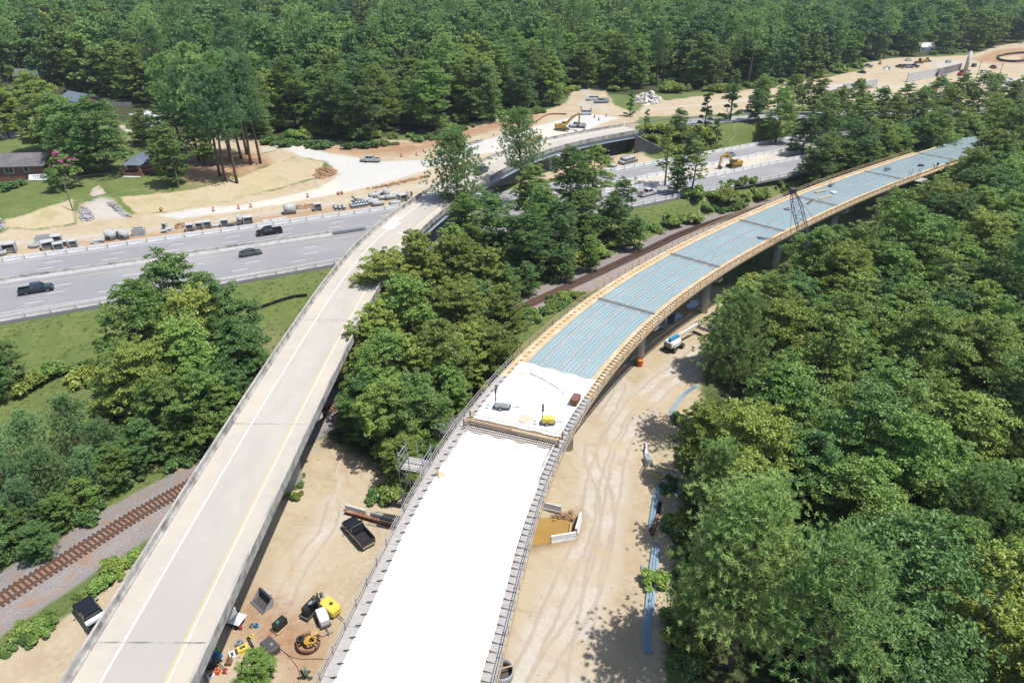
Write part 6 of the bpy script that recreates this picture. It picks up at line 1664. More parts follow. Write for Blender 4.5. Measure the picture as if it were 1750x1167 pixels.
# bundles of galvanised bars along the road edge
def bars(label, pts, n, w, m='blue_bar', r=.055):
    t = thing('steel_bar_bundle', label, 'bundle', on(pts[0]))
    base = Vector(on(pts[0]))
    q = spline([(p[0], p[1]) for p in pts], 1.0); z = ground_height(q[:, 0], q[:, 1])
    for k in range(n):
        mb = MB(); o_ = (k - (n - 1) / 2) * w / n
        a_ = 0 if k % 2 else max(0, int(len(q) * .1)); b_ = len(q) - 1 - (k % 3) * max(0, int(len(q) * .06))
        for i in range(a_, b_):
            d_ = q[i + 1] - q[i]; nn_ = np.array([d_[1], -d_[0]]) / (np.hypot(d_[0], d_[1]) + 1e-9)
            A_, B_ = q[i, :2] + nn_ * o_, q[i + 1, :2] + nn_ * o_
            mb.tube(Vector((A_[0], A_[1], z[i] + .14 + .08 * (k % 3))) - base, Vector((B_[0], B_[1], z[i + 1] + .14 + .08 * (k % 3))) - base, r, n=5)
        mb.build('bar', M[m], t)
bars('blue-grey steel bar bundle lying beside the pine above the ditch', [(23.77,85.44,-4.00), (26.84,90.56,-4.00), (29.96,93.99,-4.00)], 7, .7)
bars('curved blue-grey steel bar bundle along the wood edge below the ditch', [(19.95,70.67,-4.00), (18.69,68.03,-4.00), (17.56,64.27,-4.00), (16.82,61.75,-4.00)], 7, .8)
bars('long blue-grey steel bar bundle in the tree shade beside the haul road', [(17.08,59.36,-4.00), (15.87,54.92,-4.00), (14.63,50.12,-4.00), (13.64,46.51,-4.00), (13.54,44.62,-4.00)], 9, .95)
bars('short blue-grey bar bundle resting against the long bundle', [(14.85,55.95,-4.00), (14.92,53.26,-4.00)], 3, .4)
bars('short stack of blue-grey bars among the trees', [(21.39,69.74,-4.00), (21.31,67.92,-4.00)], 6, 1.2)
bars('dark pipe lying beside the curved bar bundle', [(18.83,66.39,-4.00), (17.80,63.25,-4.00), (16.70,61.07,-4.00)], 2, .5, 'black', .14)
t = seated('rusty_casing', 'rusty orange casing pipe by the curved bar bundle', 'pipe', (17.40,62.25,-4.00), 1.2)
MB().ring((-1.8, 0, .22), (1.8, 0, .22), .22, .17, 12).build('pipe', M['rust'], t)
t = seated('yellow_frame', 'yellow rebar spacer frame lying by the wood edge', 'frame', (19.71,71.86,-4.00), .4)
MB().ring((0, 0, .1), (0, 0, .2), .75, .6, 14).build('hoop', M['bright_yellow'], t); MB().bar((-.7, 0, .16), (.7, 0, .16), .08).build('spoke', M['bright_yellow'], t)
# orange safety barrel bucket at column foot, tank at bottom edge
t = seated('orange_bin', 'orange-yellow bin standing at the foot of the deck column', 'bin', (21.76,100.29,-4.00), .2)
MB().tube((0, 0, 0), (0, 0, 1.2), .48, .56, 12).build('bin', M['orange'], t); MB().ring((0, 0, 1.2), (0, 0, 1.28), .6, .5, 12).build('rim', M['bright_yellow'], t)
t = seated('steel_tub', 'round grey steel tub with crossbar under the east deck edge', 'tub', (-1.02,42.44,-4.00), .3)
MB().ring((0, 0, 0), (0, 0, 1.0), 1.15, 1.08, 20).build('shell', M['galv'], t, True); MB().tube((0, 0, .05), (0, 0, .1), 1.08, n=18).build('bottom', M['dark_steel'], t); MB().bar((-1.2, 0, 1.03), (1.2, 0, 1.03), .12).build('crossbar', M['lumber'], t)

# plastic puddles under the deck: thin shiny sheets
for k, px in enumerate(((31.13,118.13,-4.00), (36.60,124.65,-4.00), (27.06,114.48,-4.00))):
    n = 16; r_ = random.Random(k); mb = MB()
    mb.add([((2.4 + r_.uniform(-1, 1)) * math.cos(2 * math.pi * i / n), (1.2 + r_.uniform(-.5, .5)) * math.sin(2 * math.pi * i / n), .0) for i in range(n)], [tuple(range(n))])
    x, y, z = on(px); o = mb.build('rain_puddle', mat('puddle_water_%d' % k, (.10, .11, .11), (.07, .075, .075), .6, .04, spec=.9), None, loc=(x, y, z + .12), rz=.9); o['kind'] = 'structure'

# ---------------------------------------------------------------- people
def person(label, loc, rz, top, legs='denim', hat='white', pose='stand'):
    """one continuous skinned figure with boots, hat and vest"""
    t = thing('person', label, 'person', loc, rz)
    J = {'pelvis': (0, 0, .95), 'chest': (.02, 0, 1.28), 'neck': (.02, 0, 1.48), 'head': (.04, 0, 1.64), 'crown': (.04, 0, 1.74)}
    bend = .0
    if pose == 'bend': J.update({'chest': (.28, 0, 1.18), 'neck': (.42, 0, 1.32), 'head': (.52, 0, 1.42), 'crown': (.58, 0, 1.50)})
    V, E, Rr = [], [], []
    def add(p, r, par=None):
        V.append(p); Rr.append(r)
        if par is not None: E.append((par, len(V) - 1))
        return len(V) - 1
    pe = add(J['pelvis'], .15); chst = add(J['chest'], .17, pe); ne_ = add(J['neck'], .065, chst); he = add(J['head'], .10, ne_); add(J['crown'], .085, he)
    for s_ in (-1, 1):
        hp = add((0, s_ * .10, .88), .10, pe); kn = add((.05, s_ * .13, .50), .07, hp); an = add((-.02, s_ * .14, .09), .05, kn); add((.13, s_ * .15, .04), .045, an)
        c = J['chest']; sh = add((c[0], s_ * .20, c[2] + .12), .065, chst)
        el = add((c[0] + .08, s_ * .29, c[2] - .14), .05, sh); wr = add((c[0] + .28, s_ * .24, c[2] - .26), .038, el); add((c[0] + .36, s_ * .22, c[2] - .28), .035, wr)
    me = bpy.data.meshes.new('body'); me.from_pydata(V, E, [])
    o = obj('body', me, t)
    sk = o.modifiers.new('skin', 'SKIN')
    for i, v in enumerate(me.skin_vertices[0].data): v.radius = (Rr[i], Rr[i]); v.use_root = (i == 0)
    o.modifiers.new('sub', 'SUBSURF').levels = 1
    me.materials.append(M[legs])
    c = Vector(J['chest']); p_ = Vector(J['pelvis'])
    MB().loft([[tuple(a_ + Vector((w_ * math.cos(2 * math.pi * i / 10), d_ * math.sin(2 * math.pi * i / 10), 0))) for i in range(10)] for a_, w_, d_ in ((p_ + Vector((0, 0, .02)), .17, .21), ((p_ + c) / 2, .18, .22), (c + Vector((.02, 0, .08)), .18, .25), (c + Vector((.04, 0, .2)), .1, .14))]).build('vest', M[top], t, True)
    h = Vector(J['head']); MB().loft([[tuple(h + Vector((r_ * math.cos(2 * math.pi * i / 10), r_ * math.sin(2 * math.pi * i / 10), z_))) for i in range(10)] for r_, z_ in ((.15, .05), (.135, .07), (.125, .13), (.07, .19))]).build('hard_hat', M[hat], t, True)
    MB().loft([[tuple(h + Vector((.02, 0, 0)) + Vector((r_ * .95 * math.cos(2 * math.pi * i / 10), r_ * .85 * math.sin(2 * math.pi * i / 10), z_))) for i in range(10)] for r_, z_ in ((.06, -.13), (.105, -.05), (.115, .05))]).build('face', M['skin'], t, True)
    return t
q = (118.23,191.45,6.00); person('person in lime vest bending over the blue forms at the east edge', (q[0], q[1], 5.95), 2.2, 'hivis', pose='bend')
q = (119.39,192.09,6.00); person('person in dark shirt standing beside the one in the lime vest', (q[0], q[1], 5.95), 4.0, 'denim')
q = on((29.72,267.10,7.20)); person('person in dark clothes standing behind the white parked vehicle at the drive', q, 3.4, 'denim')
q = on((26.29,270.63,7.20)); person('person in grey shirt beside the hood of the white parked vehicle at the drive', q, 1.4, 'galv')
q = on((36.18,199.23,0.00)); person('person in lime vest walking in the torn-up median', (q[0], q[1], .02), .8, 'hivis')

# ---------------------------------------------------------------- rubble, riprap and silt fence
def rock_mesh(seed, m):
    r_ = random.Random(seed); mb = MB()
    pts = []
    for z, r0 in ((-.35, .55), (.0, .95), (.35, .6)):
        for i in range(6): pts.append((r0 * math.cos(i * 1.047 + z) * r_.uniform(.7, 1.2), r0 * math.sin(i * 1.047 + z) * r_.uniform(.7, 1.2), z * r_.uniform(.8, 1.3)))
    mb.add(pts, [tuple(range(5, -1, -1)), tuple(range(12, 18))] + [(k * 6 + i, k * 6 + (i + 1) % 6, (k + 1) * 6 + (i + 1) % 6, (k + 1) * 6 + i) for k in (0, 1) for i in range(6)])
    return mb.mesh('rock', m)
ROCKS = [rock_mesh(k, M['rock']) for k in range(4)]; CLODS = [rock_mesh(k + 9, M['clayrock']) for k in range(4)]
def rock_heap(name, label, poly, n, r0, r1, hmax, meshes, seed, cat='rocks'):
    t = thing(name, label, cat, on(poly[0])); base = Vector(t.location)
    r_ = random.Random(seed); pts = np.array([p[:2] for p in poly]); lo, hi = pts.min(0), pts.max(0)
    k = 0; stuff = MB()
    cand = [(r_.uniform(lo[0], hi[0]), r_.uniform(lo[1], hi[1])) for _ in range(n * 6)]
    sd = sdf(poly, np.array([c[0] for c in cand]), np.array([c[1] for c in cand]))
    mxs = max(.5, sd.max())
    for (x, y), s_ in zip(cand, sd):
        if s_ < .1 or k >= n: continue
        z = gz(x, y) + hmax * min(1, s_ / mxs * 1.2) * r_.uniform(.3, 1)
        sz = r_.uniform(r0, r1)
        o = obj('rock', meshes[k % 4], t, Vector((x, y, z)) - base, r_.uniform(0, 6.28), (sz, sz * r_.uniform(.7, 1.2), sz * r_.uniform(.6, 1)))
        o.rotation_euler.x = r_.uniform(-.6, .6); k += 1
    # the heap's core
    mb = MB(); c0 = pts.mean(0); m_ = len(poly)
    mb.add([Vector((p[0], p[1], gz(p[0], p[1]) - .1)) - base for p in poly] + [Vector((c0[0], c0[1], gz(*c0) + hmax * .75)) - base], [(i, (i + 1) % m_, m_) for i in range(m_)])
    mb.build('heap_core', meshes[0].materials[0], t)
rock_heap('riprap_pile', 'grey riprap stones along the west side of the washed-out drive', [(-106.58,161.70,0.80), (-104.42,161.84,0.60), (-102.83,162.43,0.70), (-105.10,165.92,1.80), (-107.98,168.15,2.60), (-108.67,166.87,2.40)], 90, .22, .5, .5, ROCKS, 1)
rock_heap('riprap_pile', 'grey riprap stones along the east side of the washed-out drive', [(-97.26,165.41,0.60), (-94.91,165.41,0.60), (-97.67,167.79,1.80), (-101.68,170.62,3.20), (-104.30,171.47,3.40), (-102.42,169.11,2.60)], 90, .22, .5, .5, ROCKS, 2)
rock_heap('riprap_pile', 'grey riprap stones at the west end of the straw slope', [(-121.04,153.34,0.50), (-119.07,154.14,0.50), (-120.94,156.01,1.00), (-123.44,156.84,1.00)], 30, .22, .45, .3, ROCKS, 3)
rock_heap('rubble_pile', 'large pile of pale broken concrete before the north wood', [(50.00,289.46,7.00), (52.43,284.18,7.00), (58.74,286.80,7.00), (62.91,294.91,7.00), (60.89,304.93,7.00), (55.92,307.90,7.00), (51.98,302.00,7.00)], 130, .5, 1.4, 3.2, [rock_mesh(k + 30, M['tan_paper'] if k % 2 else M['pale_conc']) for k in range(4)], 4)
rock_heap('rubble_pile', 'brown clay and rock mound beside the gravel junction', [(-57.93,198.36,1.80), (-55.17,195.36,1.60), (-51.87,198.89,2.00), (-51.83,202.67,2.20), (-55.44,205.73,2.80), (-58.45,203.71,2.80)], 120, .25, .7, .8, CLODS, 5)
rock_heap('rubble_pile', 'row of clay clods along the lower gravel edge', [(-40.86,188.13,1.30), (-37.16,190.44,1.30), (-31.21,195.36,1.60), (-24.06,199.63,1.80), (-23.94,198.46,1.60), (-30.91,193.04,1.40), (-36.81,188.25,1.10)], 110, .2, .6, .4, CLODS, 6)
rock_heap('rubble_pile', 'line of white stones at the clay bank above the gravel', [(-24.42,216.66,4.20), (-20.37,218.90,4.40), (-15.99,223.10,4.90), (-9.61,228.75,5.50), (-9.49,225.44,5.30), (-15.78,219.61,4.60), (-20.11,215.57,4.10)], 90, .25, .7, .4, ROCKS, 7)
rock_heap('gravel_heap', 'grey gravel heap below the far poles', [(239.18,362.17,2.00), (245.64,358.47,2.00), (260.28,369.78,2.00), (270.41,390.16,2.00), (258.34,385.92,2.00)], 60, .5, 1.1, 2.5, ROCKS, 8)
rock_heap('rubble_pile', 'clods and planks along the upper bank of the pond', [(4.02,64.48,-4.00), (5.88,65.11,-4.00), (7.57,65.11,-4.00), (7.91,63.86,-4.00), (6.53,63.86,-4.00)], 60, .15, .35, .3, CLODS, 9)
rock_heap('rubble_pile', 'small pale stone pile near the far trucks', [(210.31,414.81,3.60), (215.95,414.81,3.60), (220.84,428.47,3.80), (216.17,425.86,3.80)], 30, .4, .9, 1.2, [rock_mesh(k + 50, M['pale_conc']) for k in range(4)], 10)
rock_heap('rubble_pile', 'clods dug along the barrier between the half pipes and the box', [(-56.76,171.47,0.30), (-51.50,173.41,0.30), (-52.78,176.08,0.40), (-56.85,174.58,0.40)], 50, .2, .5, .7, CLODS, 11)
rock_heap('rubble_pile', 'red clay clods below the evenly spaced inlet boxes', [(-81.61,157.57,0.30), (-78.75,158.84,0.30), (-80.76,162.28,0.30), (-82.51,160.97,0.30)], 50, .2, .5, .5, CLODS, 12)
def silt_fence(label, pts, h=.7, m='black'):
    q = spline([(p[0], p[1]) for p in pts], 2.4); z = ground_height(q[:, 0], q[:, 1])
    t = thing('silt_fence', label, 'fence', (q[0, 0], q[0, 1], z[0])); b0 = Vector(t.location)
    for i in range(len(q) - 1):
        a_, b_ = Vector((q[i, 0], q[i, 1], z[i])) - b0, Vector((q[i + 1, 0], q[i + 1, 1], z[i + 1])) - b0
        MB().bar(a_ + Vector((0, 0, h / 2)), b_ + Vector((0, 0, h / 2)), .04, h).build('fabric', M[m], t)
        MB().bar(a_, a_ + Vector((0, 0, h + .15)), .06).build('stake', M['lumber'], t)
silt_fence('black silt fence crossing the grass west of the old ramp', [(-51.05,117.91,-2.00), (-47.36,120.49,-2.00), (-43.55,123.17,-2.00), (-40.93,124.26,-2.00)])
silt_fence('short black silt fence behind the big leafy tree', [(-74.28,105.88,-3.00), (-72.14,107.16,-3.00), (-70.49,108.04,-3.00)])
silt_fence('orange mesh fence along the wood edge by the excavator', [(5.00,239.79,6.60), (9.39,251.68,7.00), (12.95,261.41,7.20), (16.28,263.12,7.30), (20.19,263.12,7.30)], .6, 'mesh_orange')
silt_fence('dark fence curving round the pale basin at the far works', [(310.70,472.51,3.00), (325.55,485.30,3.00), (337.56,491.93,3.00), (347.61,495.32,3.00)], 1.4)
silt_fence('lower dark fence round the pale basin at the far works', [(308.78,469.42,3.00), (304.99,457.40,3.00), (311.49,454.49,3.00), (326.41,463.34,3.00)], 1.4)
# water line of the basin etc. stays ground cover

# loose stones on the bare ground
st_coll = bpy.data.collections.new('stone_kinds')
for k in range(4): st_coll.objects.link(bpy.data.objects.new('stone', CLODS[k] if k % 2 else ROCKS[k]))

# ---------------------------------------------------------------- trees
def leaf_quads(rng, C, Rad, n, size, updir=.4, shell=.25, flat=None):
    """n leaves on each clump (C centres, Rad radii n x 3)"""
    k = len(C)
    tot = k * n
    ci = np.repeat(np.arange(k), n)
    d = rng.normal(size=(tot, 3)); d /= np.linalg.norm(d, axis=1)[:, None]
    low = d[:, 2] < -.25
    d[low, 2] *= -rng.uniform(.2, 1, low.sum())
    d /= np.linalg.norm(d, axis=1)[:, None]
    r = shell + (1 - shell) * rng.random(tot) ** .6
    r *= 1 + .4 * rng.random(tot) * (rng.random(tot) > .85)
    pos = C[ci] + d * Rad[ci] * r[:, None]
    nrm = d * .35 + np.array([0, 0, updir]) + rng.normal(size=(tot, 3)) * .55
    nrm /= np.linalg.norm(nrm, axis=1)[:, None]
    t = np.cross(nrm, rng.normal(size=(tot, 3))); t /= np.linalg.norm(t, axis=1)[:, None]
    b = np.cross(nrm, t)
    s = size * rng.uniform(.65, 1.35, tot)[:, None]
    V = np.stack([pos - t * s, pos - b * s * .55 + nrm * s * .12, pos + t * s, pos + b * s * .55 + nrm * s * .12], 1).reshape(-1, 3)
    tone = np.clip(rng.random(k)[ci] * .55 + rng.random(tot) * .45, 0, 1)
    return V, np.repeat(tone, 4)

def needle_tufts(rng, C, A, n, length, width):
    """needle sprays: C tuft centres, A main directions"""
    k = len(C); tot = k * n
    ci = np.repeat(np.arange(k), n)
    d = A[ci] * .6 + rng.normal(size=(tot, 3)) * .62 + np.array([0, 0, .3])
    d /= np.linalg.norm(d, axis=1)[:, None]
    base = C[ci] + rng.normal(size=(tot, 3)) * length * .10
    sd_ = np.cross(d, rng.normal(size=(tot, 3))); sd_ /= np.linalg.norm(sd_, axis=1)[:, None]
    L_ = length * rng.uniform(.7, 1.25, tot)[:, None]
    V = np.stack([base - sd_ * width, base + sd_ * width, base + d * L_], 1).reshape(-1, 3)
    tone = np.clip(rng.random(k)[ci] * .6 + rng.random(tot) * .4, 0, 1)
    return V, np.repeat(tone, 3)

def mesh_np(name, V, k, m, tone=None):
    me = bpy.data.meshes.new(name)
    n = len(V) // k
    me.vertices.add(len(V)); me.vertices.foreach_set('co', V.astype(np.float32).ravel())
    me.loops.add(len(V)); me.loops.foreach_set('vertex_index', np.arange(len(V), dtype=np.int32))
    me.polygons.add(n)
    me.polygons.foreach_set('loop_start', np.arange(0, len(V), k, dtype=np.int32))
    me.polygons.foreach_set('loop_total', np.full(n, k, dtype=np.int32))
    me.update(calc_edges=True)
    if tone is not None:
        a = me.attributes.new('leaf_tone', 'FLOAT', 'POINT'); a.data.foreach_set('value', tone.astype(np.float32))
    me.materials.append(m)
    return me

def limb(mb, pts, r0, r1, n=6):
    rings = []
    for i, p in enumerate(pts):
        p = Vector(p)
        d = (Vector(pts[min(i + 1, len(pts) - 1)]) - Vector(pts[max(i - 1, 0)])).normalized()
        up = Vector((0, 0, 1)) if abs(d.z) < .95 else Vector((1, 0, 0))
        a = d.cross(up).normalized(); b = a.cross(d)
        r = r0 + (r1 - r0) * i / (len(pts) - 1)
        rings.append([tuple(p + a * r * math.cos(2 * math.pi * k / n) + b * r * math.sin(2 * math.pi * k / n)) for k in range(n)])
    mb.loft(rings)

def broadleaf(seed, H=15., Rc=5., base=.16, nlobe=17, nsub=30, nleaf=72, size=.15, leaf='leaf_mid', bark='bark', shape='round', gaps=1.0):
    rng = np.random.default_rng(seed)
    LC, LR = [], []
    for i in range(nlobe):
        t = (i + rng.uniform(.15, .85)) / nlobe
        if shape == 'round': prof = math.sin(math.pi * min(1, .2 + .76 * t)) ** .6
        elif shape == 'tall': prof = math.sin(math.pi * min(1, .16 + .80 * t)) ** .5 * .78
        else: prof = (1 - t) ** .75 * .95 + .1
        ang = i * 2.39996 + rng.normal() * .45
        lr = Rc * rng.uniform(.34, .50) * (1 if shape != 'cone' else .75)
        rad = max(0, Rc * prof - lr * .55) * rng.uniform(.72, 1.08) if i < nlobe - 2 else rng.uniform(0, .25) * Rc
        LC.append((math.cos(ang) * rad, math.sin(ang) * rad, H * (base + (1 - base) * t) - lr * .3)); LR.append(lr)
    LC, LR = np.array(LC), np.array(LR)
    LC = np.vstack([LC, [[0, 0, H * (base + (1 - base) * .45)]]]); LR = np.r_[LR, Rc * .5]
    C, Rr = [], []
    for c, lr in zip(LC, LR):
        d = rng.normal(size=(nsub, 3)); d[:, 2] = np.abs(d[:, 2]) * .9 - .25; d /= np.linalg.norm(d, axis=1)[:, None]
        q = c + d * lr * rng.uniform(.35, 1.18, (nsub, 1)) * np.array([1, 1, .85])
        r = lr * rng.uniform(.15, .40, nsub) * gaps
        C.append(q); Rr.append(np.stack([r, r, r * rng.uniform(.4, .7, nsub)], 1))
    C, Rr = np.vstack(C), np.vstack(Rr)
    lean = rng.normal(size=2) * .5
    C[:, :2] += lean * (C[:, 2:3] / H)
    V, tone = leaf_quads(rng, C, Rr, nleaf, size)
    crown = mesh_np('crown', V, 4, M[leaf], tone)
    mb = MB()
    top = (lean[0] * .9, lean[1] * .9, H * .86)
    r0 = .016 * H + .06
    limb(mb, [(0, 0, -.6), (lean[0] * .2 + rng.normal() * .1, lean[1] * .2, H * .25), (lean[0] * .5, lean[1] * .5 + rng.normal() * .2, H * .55), top], r0, r0 * .2, 8)
    for c in LC:
        c = c + np.array([lean[0], lean[1], 0]) * c[2] / H
        z0 = max(H * .14, c[2] - np.hypot(c[0], c[1]) * rng.uniform(.6, 1.0))
        f = min(.95, z0 / (H * .86))
        s0 = np.array([lean[0] * f * .9, lean[1] * f * .9, z0])
        mid = s0 * .5 + c * .5 + np.array([0, 0, -.05 * H * rng.random()])
        limb(mb, [tuple(s0), tuple(mid), tuple(c)], r0 * .36 * (1 - f * .5), .04, 5)
        for _ in range(3):
            e = c + rng.normal(size=3) * Rc * .2
            limb(mb, [tuple(mid), tuple((mid + e) / 2 + np.array([0, 0, .1])), tuple(e)], .05, .015, 4)
    return crown, mb.mesh('trunk', M[bark], True)

def pine(seed, H=19., Rc=4.4, base=.45, nbranch=38, tufts=32, nn=20, length=.38, width=.042, leaf='needle', young=False):
    rng = np.random.default_rng(seed)
    mb = MB()
    lean = rng.normal(size=2) * .35
    r0 = .013 * H + .05
    axis = lambda f: np.array([lean[0] * f + .25 * math.sin(f * 5 + seed), lean[1] * f, H * f])
    limb(mb, [tuple(axis(f) + (np.array([0, 0, -.5]) if f == 0 else 0)) for f in np.linspace(0, .97, 8)], r0, r0 * .2, 7)
    C, A = [], []
    for i in range(nbranch):
        t = (i + rng.random()) / nbranch
        f = base + (.99 - base) * t
        prof = ((1 - t) ** .6 * .92 + .16) * (min(1, .45 + t * 2.2) if not young else 1.0)
        ang = i * 2.39996 + rng.normal() * .4
        Lb = Rc * prof * rng.uniform(.6, 1.1)
        s0 = axis(f)
        rise = rng.uniform(.05, .35) + .5 * t
        e = s0 + np.array([math.cos(ang) * Lb, math.sin(ang) * Lb, rise * Lb])
        m_ = (s0 + e) / 2 + np.array([0, 0, -.08 * Lb])
        limb(mb, [tuple(s0), tuple(m_), tuple(e)], r0 * .28 * (1 - .5 * t), .02, 4)
        for k in range(tufts):
            u = 1 - .62 * rng.random() ** 1.5
            p = s0 * (1 - u) + e * u
            spread = Lb * .24 * (1.15 - .3 * u) + .18
            off = rng.normal(size=3) * np.array([spread, spread, spread * .45])
            C.append(p + off); dd = off + (e - s0) * .25 + np.array([0, 0, .35]); A.append(dd / np.linalg.norm(dd))
    V, tone = needle_tufts(rng, np.array(C), np.array(A), nn, length, width)
    return mesh_np('crown', V, 3, M[leaf], tone), mb.mesh('trunk', M['pine_bark'], True)

def shrub(seed, Rc=1.2, H=1.3, n=9, nleaf=150, size=.17, leaf='leaf_mid'):
    rng = np.random.default_rng(seed)
    C = np.stack([rng.normal(size=n) * Rc * .45, rng.normal(size=n) * Rc * .45, rng.uniform(.15, .75, n) * H], 1)
    Rr = rng.uniform(.3, .5, (n, 1)) * Rc * np.ones((1, 3)) * np.array([1, 1, .8])
    V, tone = leaf_quads(rng, C, Rr, nleaf, size)
    V[:, 2] = np.maximum(V[:, 2], .02)
    mb = MB()
    for c in C: limb(mb, [(0, 0, -.2), tuple(c * .5 + np.array([0, 0, .05])), tuple(c)], .035, .012, 4)
    return mesh_np('foliage', V, 4, M[leaf], tone), mb.mesh('stem', M['bark'], True)

KIND = {}
KIND['mid'] = [broadleaf(11, 16, 5.4), broadleaf(12, 15, 5.0, .14), broadleaf(13, 17, 5.9, .18, 17), broadleaf(14, 15, 4.8, .12, shape='tall')]
KIND['dark'] = [broadleaf(21, 16, 5.6, .12, 16, leaf='leaf_dark'), broadleaf(22, 14, 5.0, .1, leaf='leaf_dark')]
KIND['yellow'] = [broadleaf(31, 15, 5.1, .14, leaf='leaf_yellow'), broadleaf(32, 14, 4.6, .12, leaf='leaf_yellow', shape='tall')]
KIND['sparse'] = [broadleaf(41, 18, 4.8, .3, 11, 16, 46, .17, 'leaf_mid', 'bark', 'tall', .85), broadleaf(42, 16, 3.8, .3, 10, 16, 42, .17, 'leaf_yellow', 'pale_bark', 'tall', .85)]
KIND['pine'] = [pine(51), pine(52, 20, 4.8, .5, 38), pine(53, 17, 4.2, .4, 34), pine(54, 21, 4.6, .55, 34)]
KIND['bigpine'] = [pine(55, 19, 5.6, .32, 62, 46, 22, .34, .034, 'needle')]
KIND['ramppine'] = [pine(62, 19, 6.0, .28, 54, 34, 16, .5, .055, 'needle'), pine(63, 21, 5.4, .4, 46, 34, 16, .5, .055, 'needle')]
KIND['youngpine'] = [pine(56, 11, 3.5, .12, 38, 28, 16, .40, .045, 'needle_dark', True), pine(57, 13, 3.8, .15, 40, 28, 16, .40, .045, 'needle_dark', True)]
KIND['tallpine'] = [pine(58, 22, 4.4, .42, 38, 26, 16, .48, .06, 'needle_dark'), pine(59, 23, 4.7, .40, 40, 26, 16, .48, .06, 'needle')]
KIND['cone'] = [broadleaf(61, 12, 2.8, .04, 14, 20, 55, .17, 'leaf_dark', 'bark', 'cone')]
TREE_NAME = {'mid': 'broadleaf_tree', 'dark': 'broadleaf_tree', 'yellow': 'broadleaf_tree', 'sparse': 'broadleaf_tree', 'pine': 'pine_tree', 'bigpine': 'pine_tree', 'ramppine': 'pine_tree', 'youngpine': 'pine_tree', 'tallpine': 'pine_tree', 'cone': 'cone_shaped_tree'}
trng = random.Random(99)
TREE_COUNT = {}
ALL_TREES = []
def tree(kind, x, y, s, label, group, variant=None, z=None, sz=None):
    v = KIND[kind][trng.randrange(len(KIND[kind])) if variant is None else variant]
    nm = TREE_NAME[kind]
    t = thing(nm, label, 'tree', (x, y, (gz(x, y) if z is None else z) - .1), trng.uniform(0, 6.283), group)
    t.scale = (s, s, s * (sz or trng.uniform(.92, 1.08)))
    obj('crown', v[0], t); obj('trunk', v[1], t)
    TREE_COUNT[nm] = TREE_COUNT.get(nm, 0) + 1
    ALL_TREES.append((x, y))
    return t

def by_crown(lst, label_of, group, k=1.15):
    """lst: (kind, (x, y) of the trunk foot, height scale)"""
    for kind, p, s in lst:
        tree(kind, p[0], p[1], s * k, label_of[kind], group)

# -- wood on the left of the old bridge
by_crown([('dark', (-57.86,105.02,6.00), 1.1), ('mid', (-57.18,93.42,5.50), 1.0), ('dark', (-45.55,96.35,5.50), 1.0), ('yellow', (-51.14,82.98,5.00), .85), ('mid', (-46.65,86.24,5.00), .95), ('dark', (-41.45,89.71,5.00), .8), ('yellow', (-50.16,95.40,6.00), .95), ('mid', (-56.49,85.42,3.50), .62),
          ('mid', (-47.75,77.12,3.00), .66), ('mid', (-42.74,78.54,3.00), .66), ('dark', (-41.03,83.81,3.00), .66), ('youngpine', (-62.25,70.90,-4.00), .74), ('youngpine', (-57.73,73.32,-4.00), .78), ('youngpine', (-56.70,65.32,-4.00), .7), ('youngpine', (-61.92,64.27,-4.00), .8), ('youngpine', (-54.14,73.32,-4.00), .66), ('youngpine', (-69.25,69.74,-4.00), .85), ('youngpine', (-53.43,67.48,-4.00), .55), ('youngpine', (-58.13,62.25,-4.00), .6),
          ('dark', (-81.49,94.70,0.00), .5), ('dark', (-81.01,89.40,0.00), .5), ('dark', (-58.10,59.36,-4.00), .36), ('mid', (-54.57,62.25,-4.00), .34), ('dark', (-59.75,56.64,-4.00), .45), ('mid', (-51.55,69.74,-4.00), .38), ('dark', (-49.37,73.32,-4.00), .4), ('mid', (-65.98,62.25,-4.00), .5), ('dark', (-46.74,76.50,-4.00), .4), ('mid', (-53.38,65.32,-4.00), .3), ('dark', (-54.24,57.53,-4.00), .3)],
         {'dark': 'dense dark green broadleaf tree in the wood west of the old ramp', 'mid': 'mid green broadleaf tree in the wood west of the old ramp', 'yellow': 'bright yellow-green broadleaf tree in the wood west of the old ramp', 'youngpine': 'bushy blue-green young pine beside the railway, west of the old ramp'},
         'trees between highway and railway west of the old ramp')
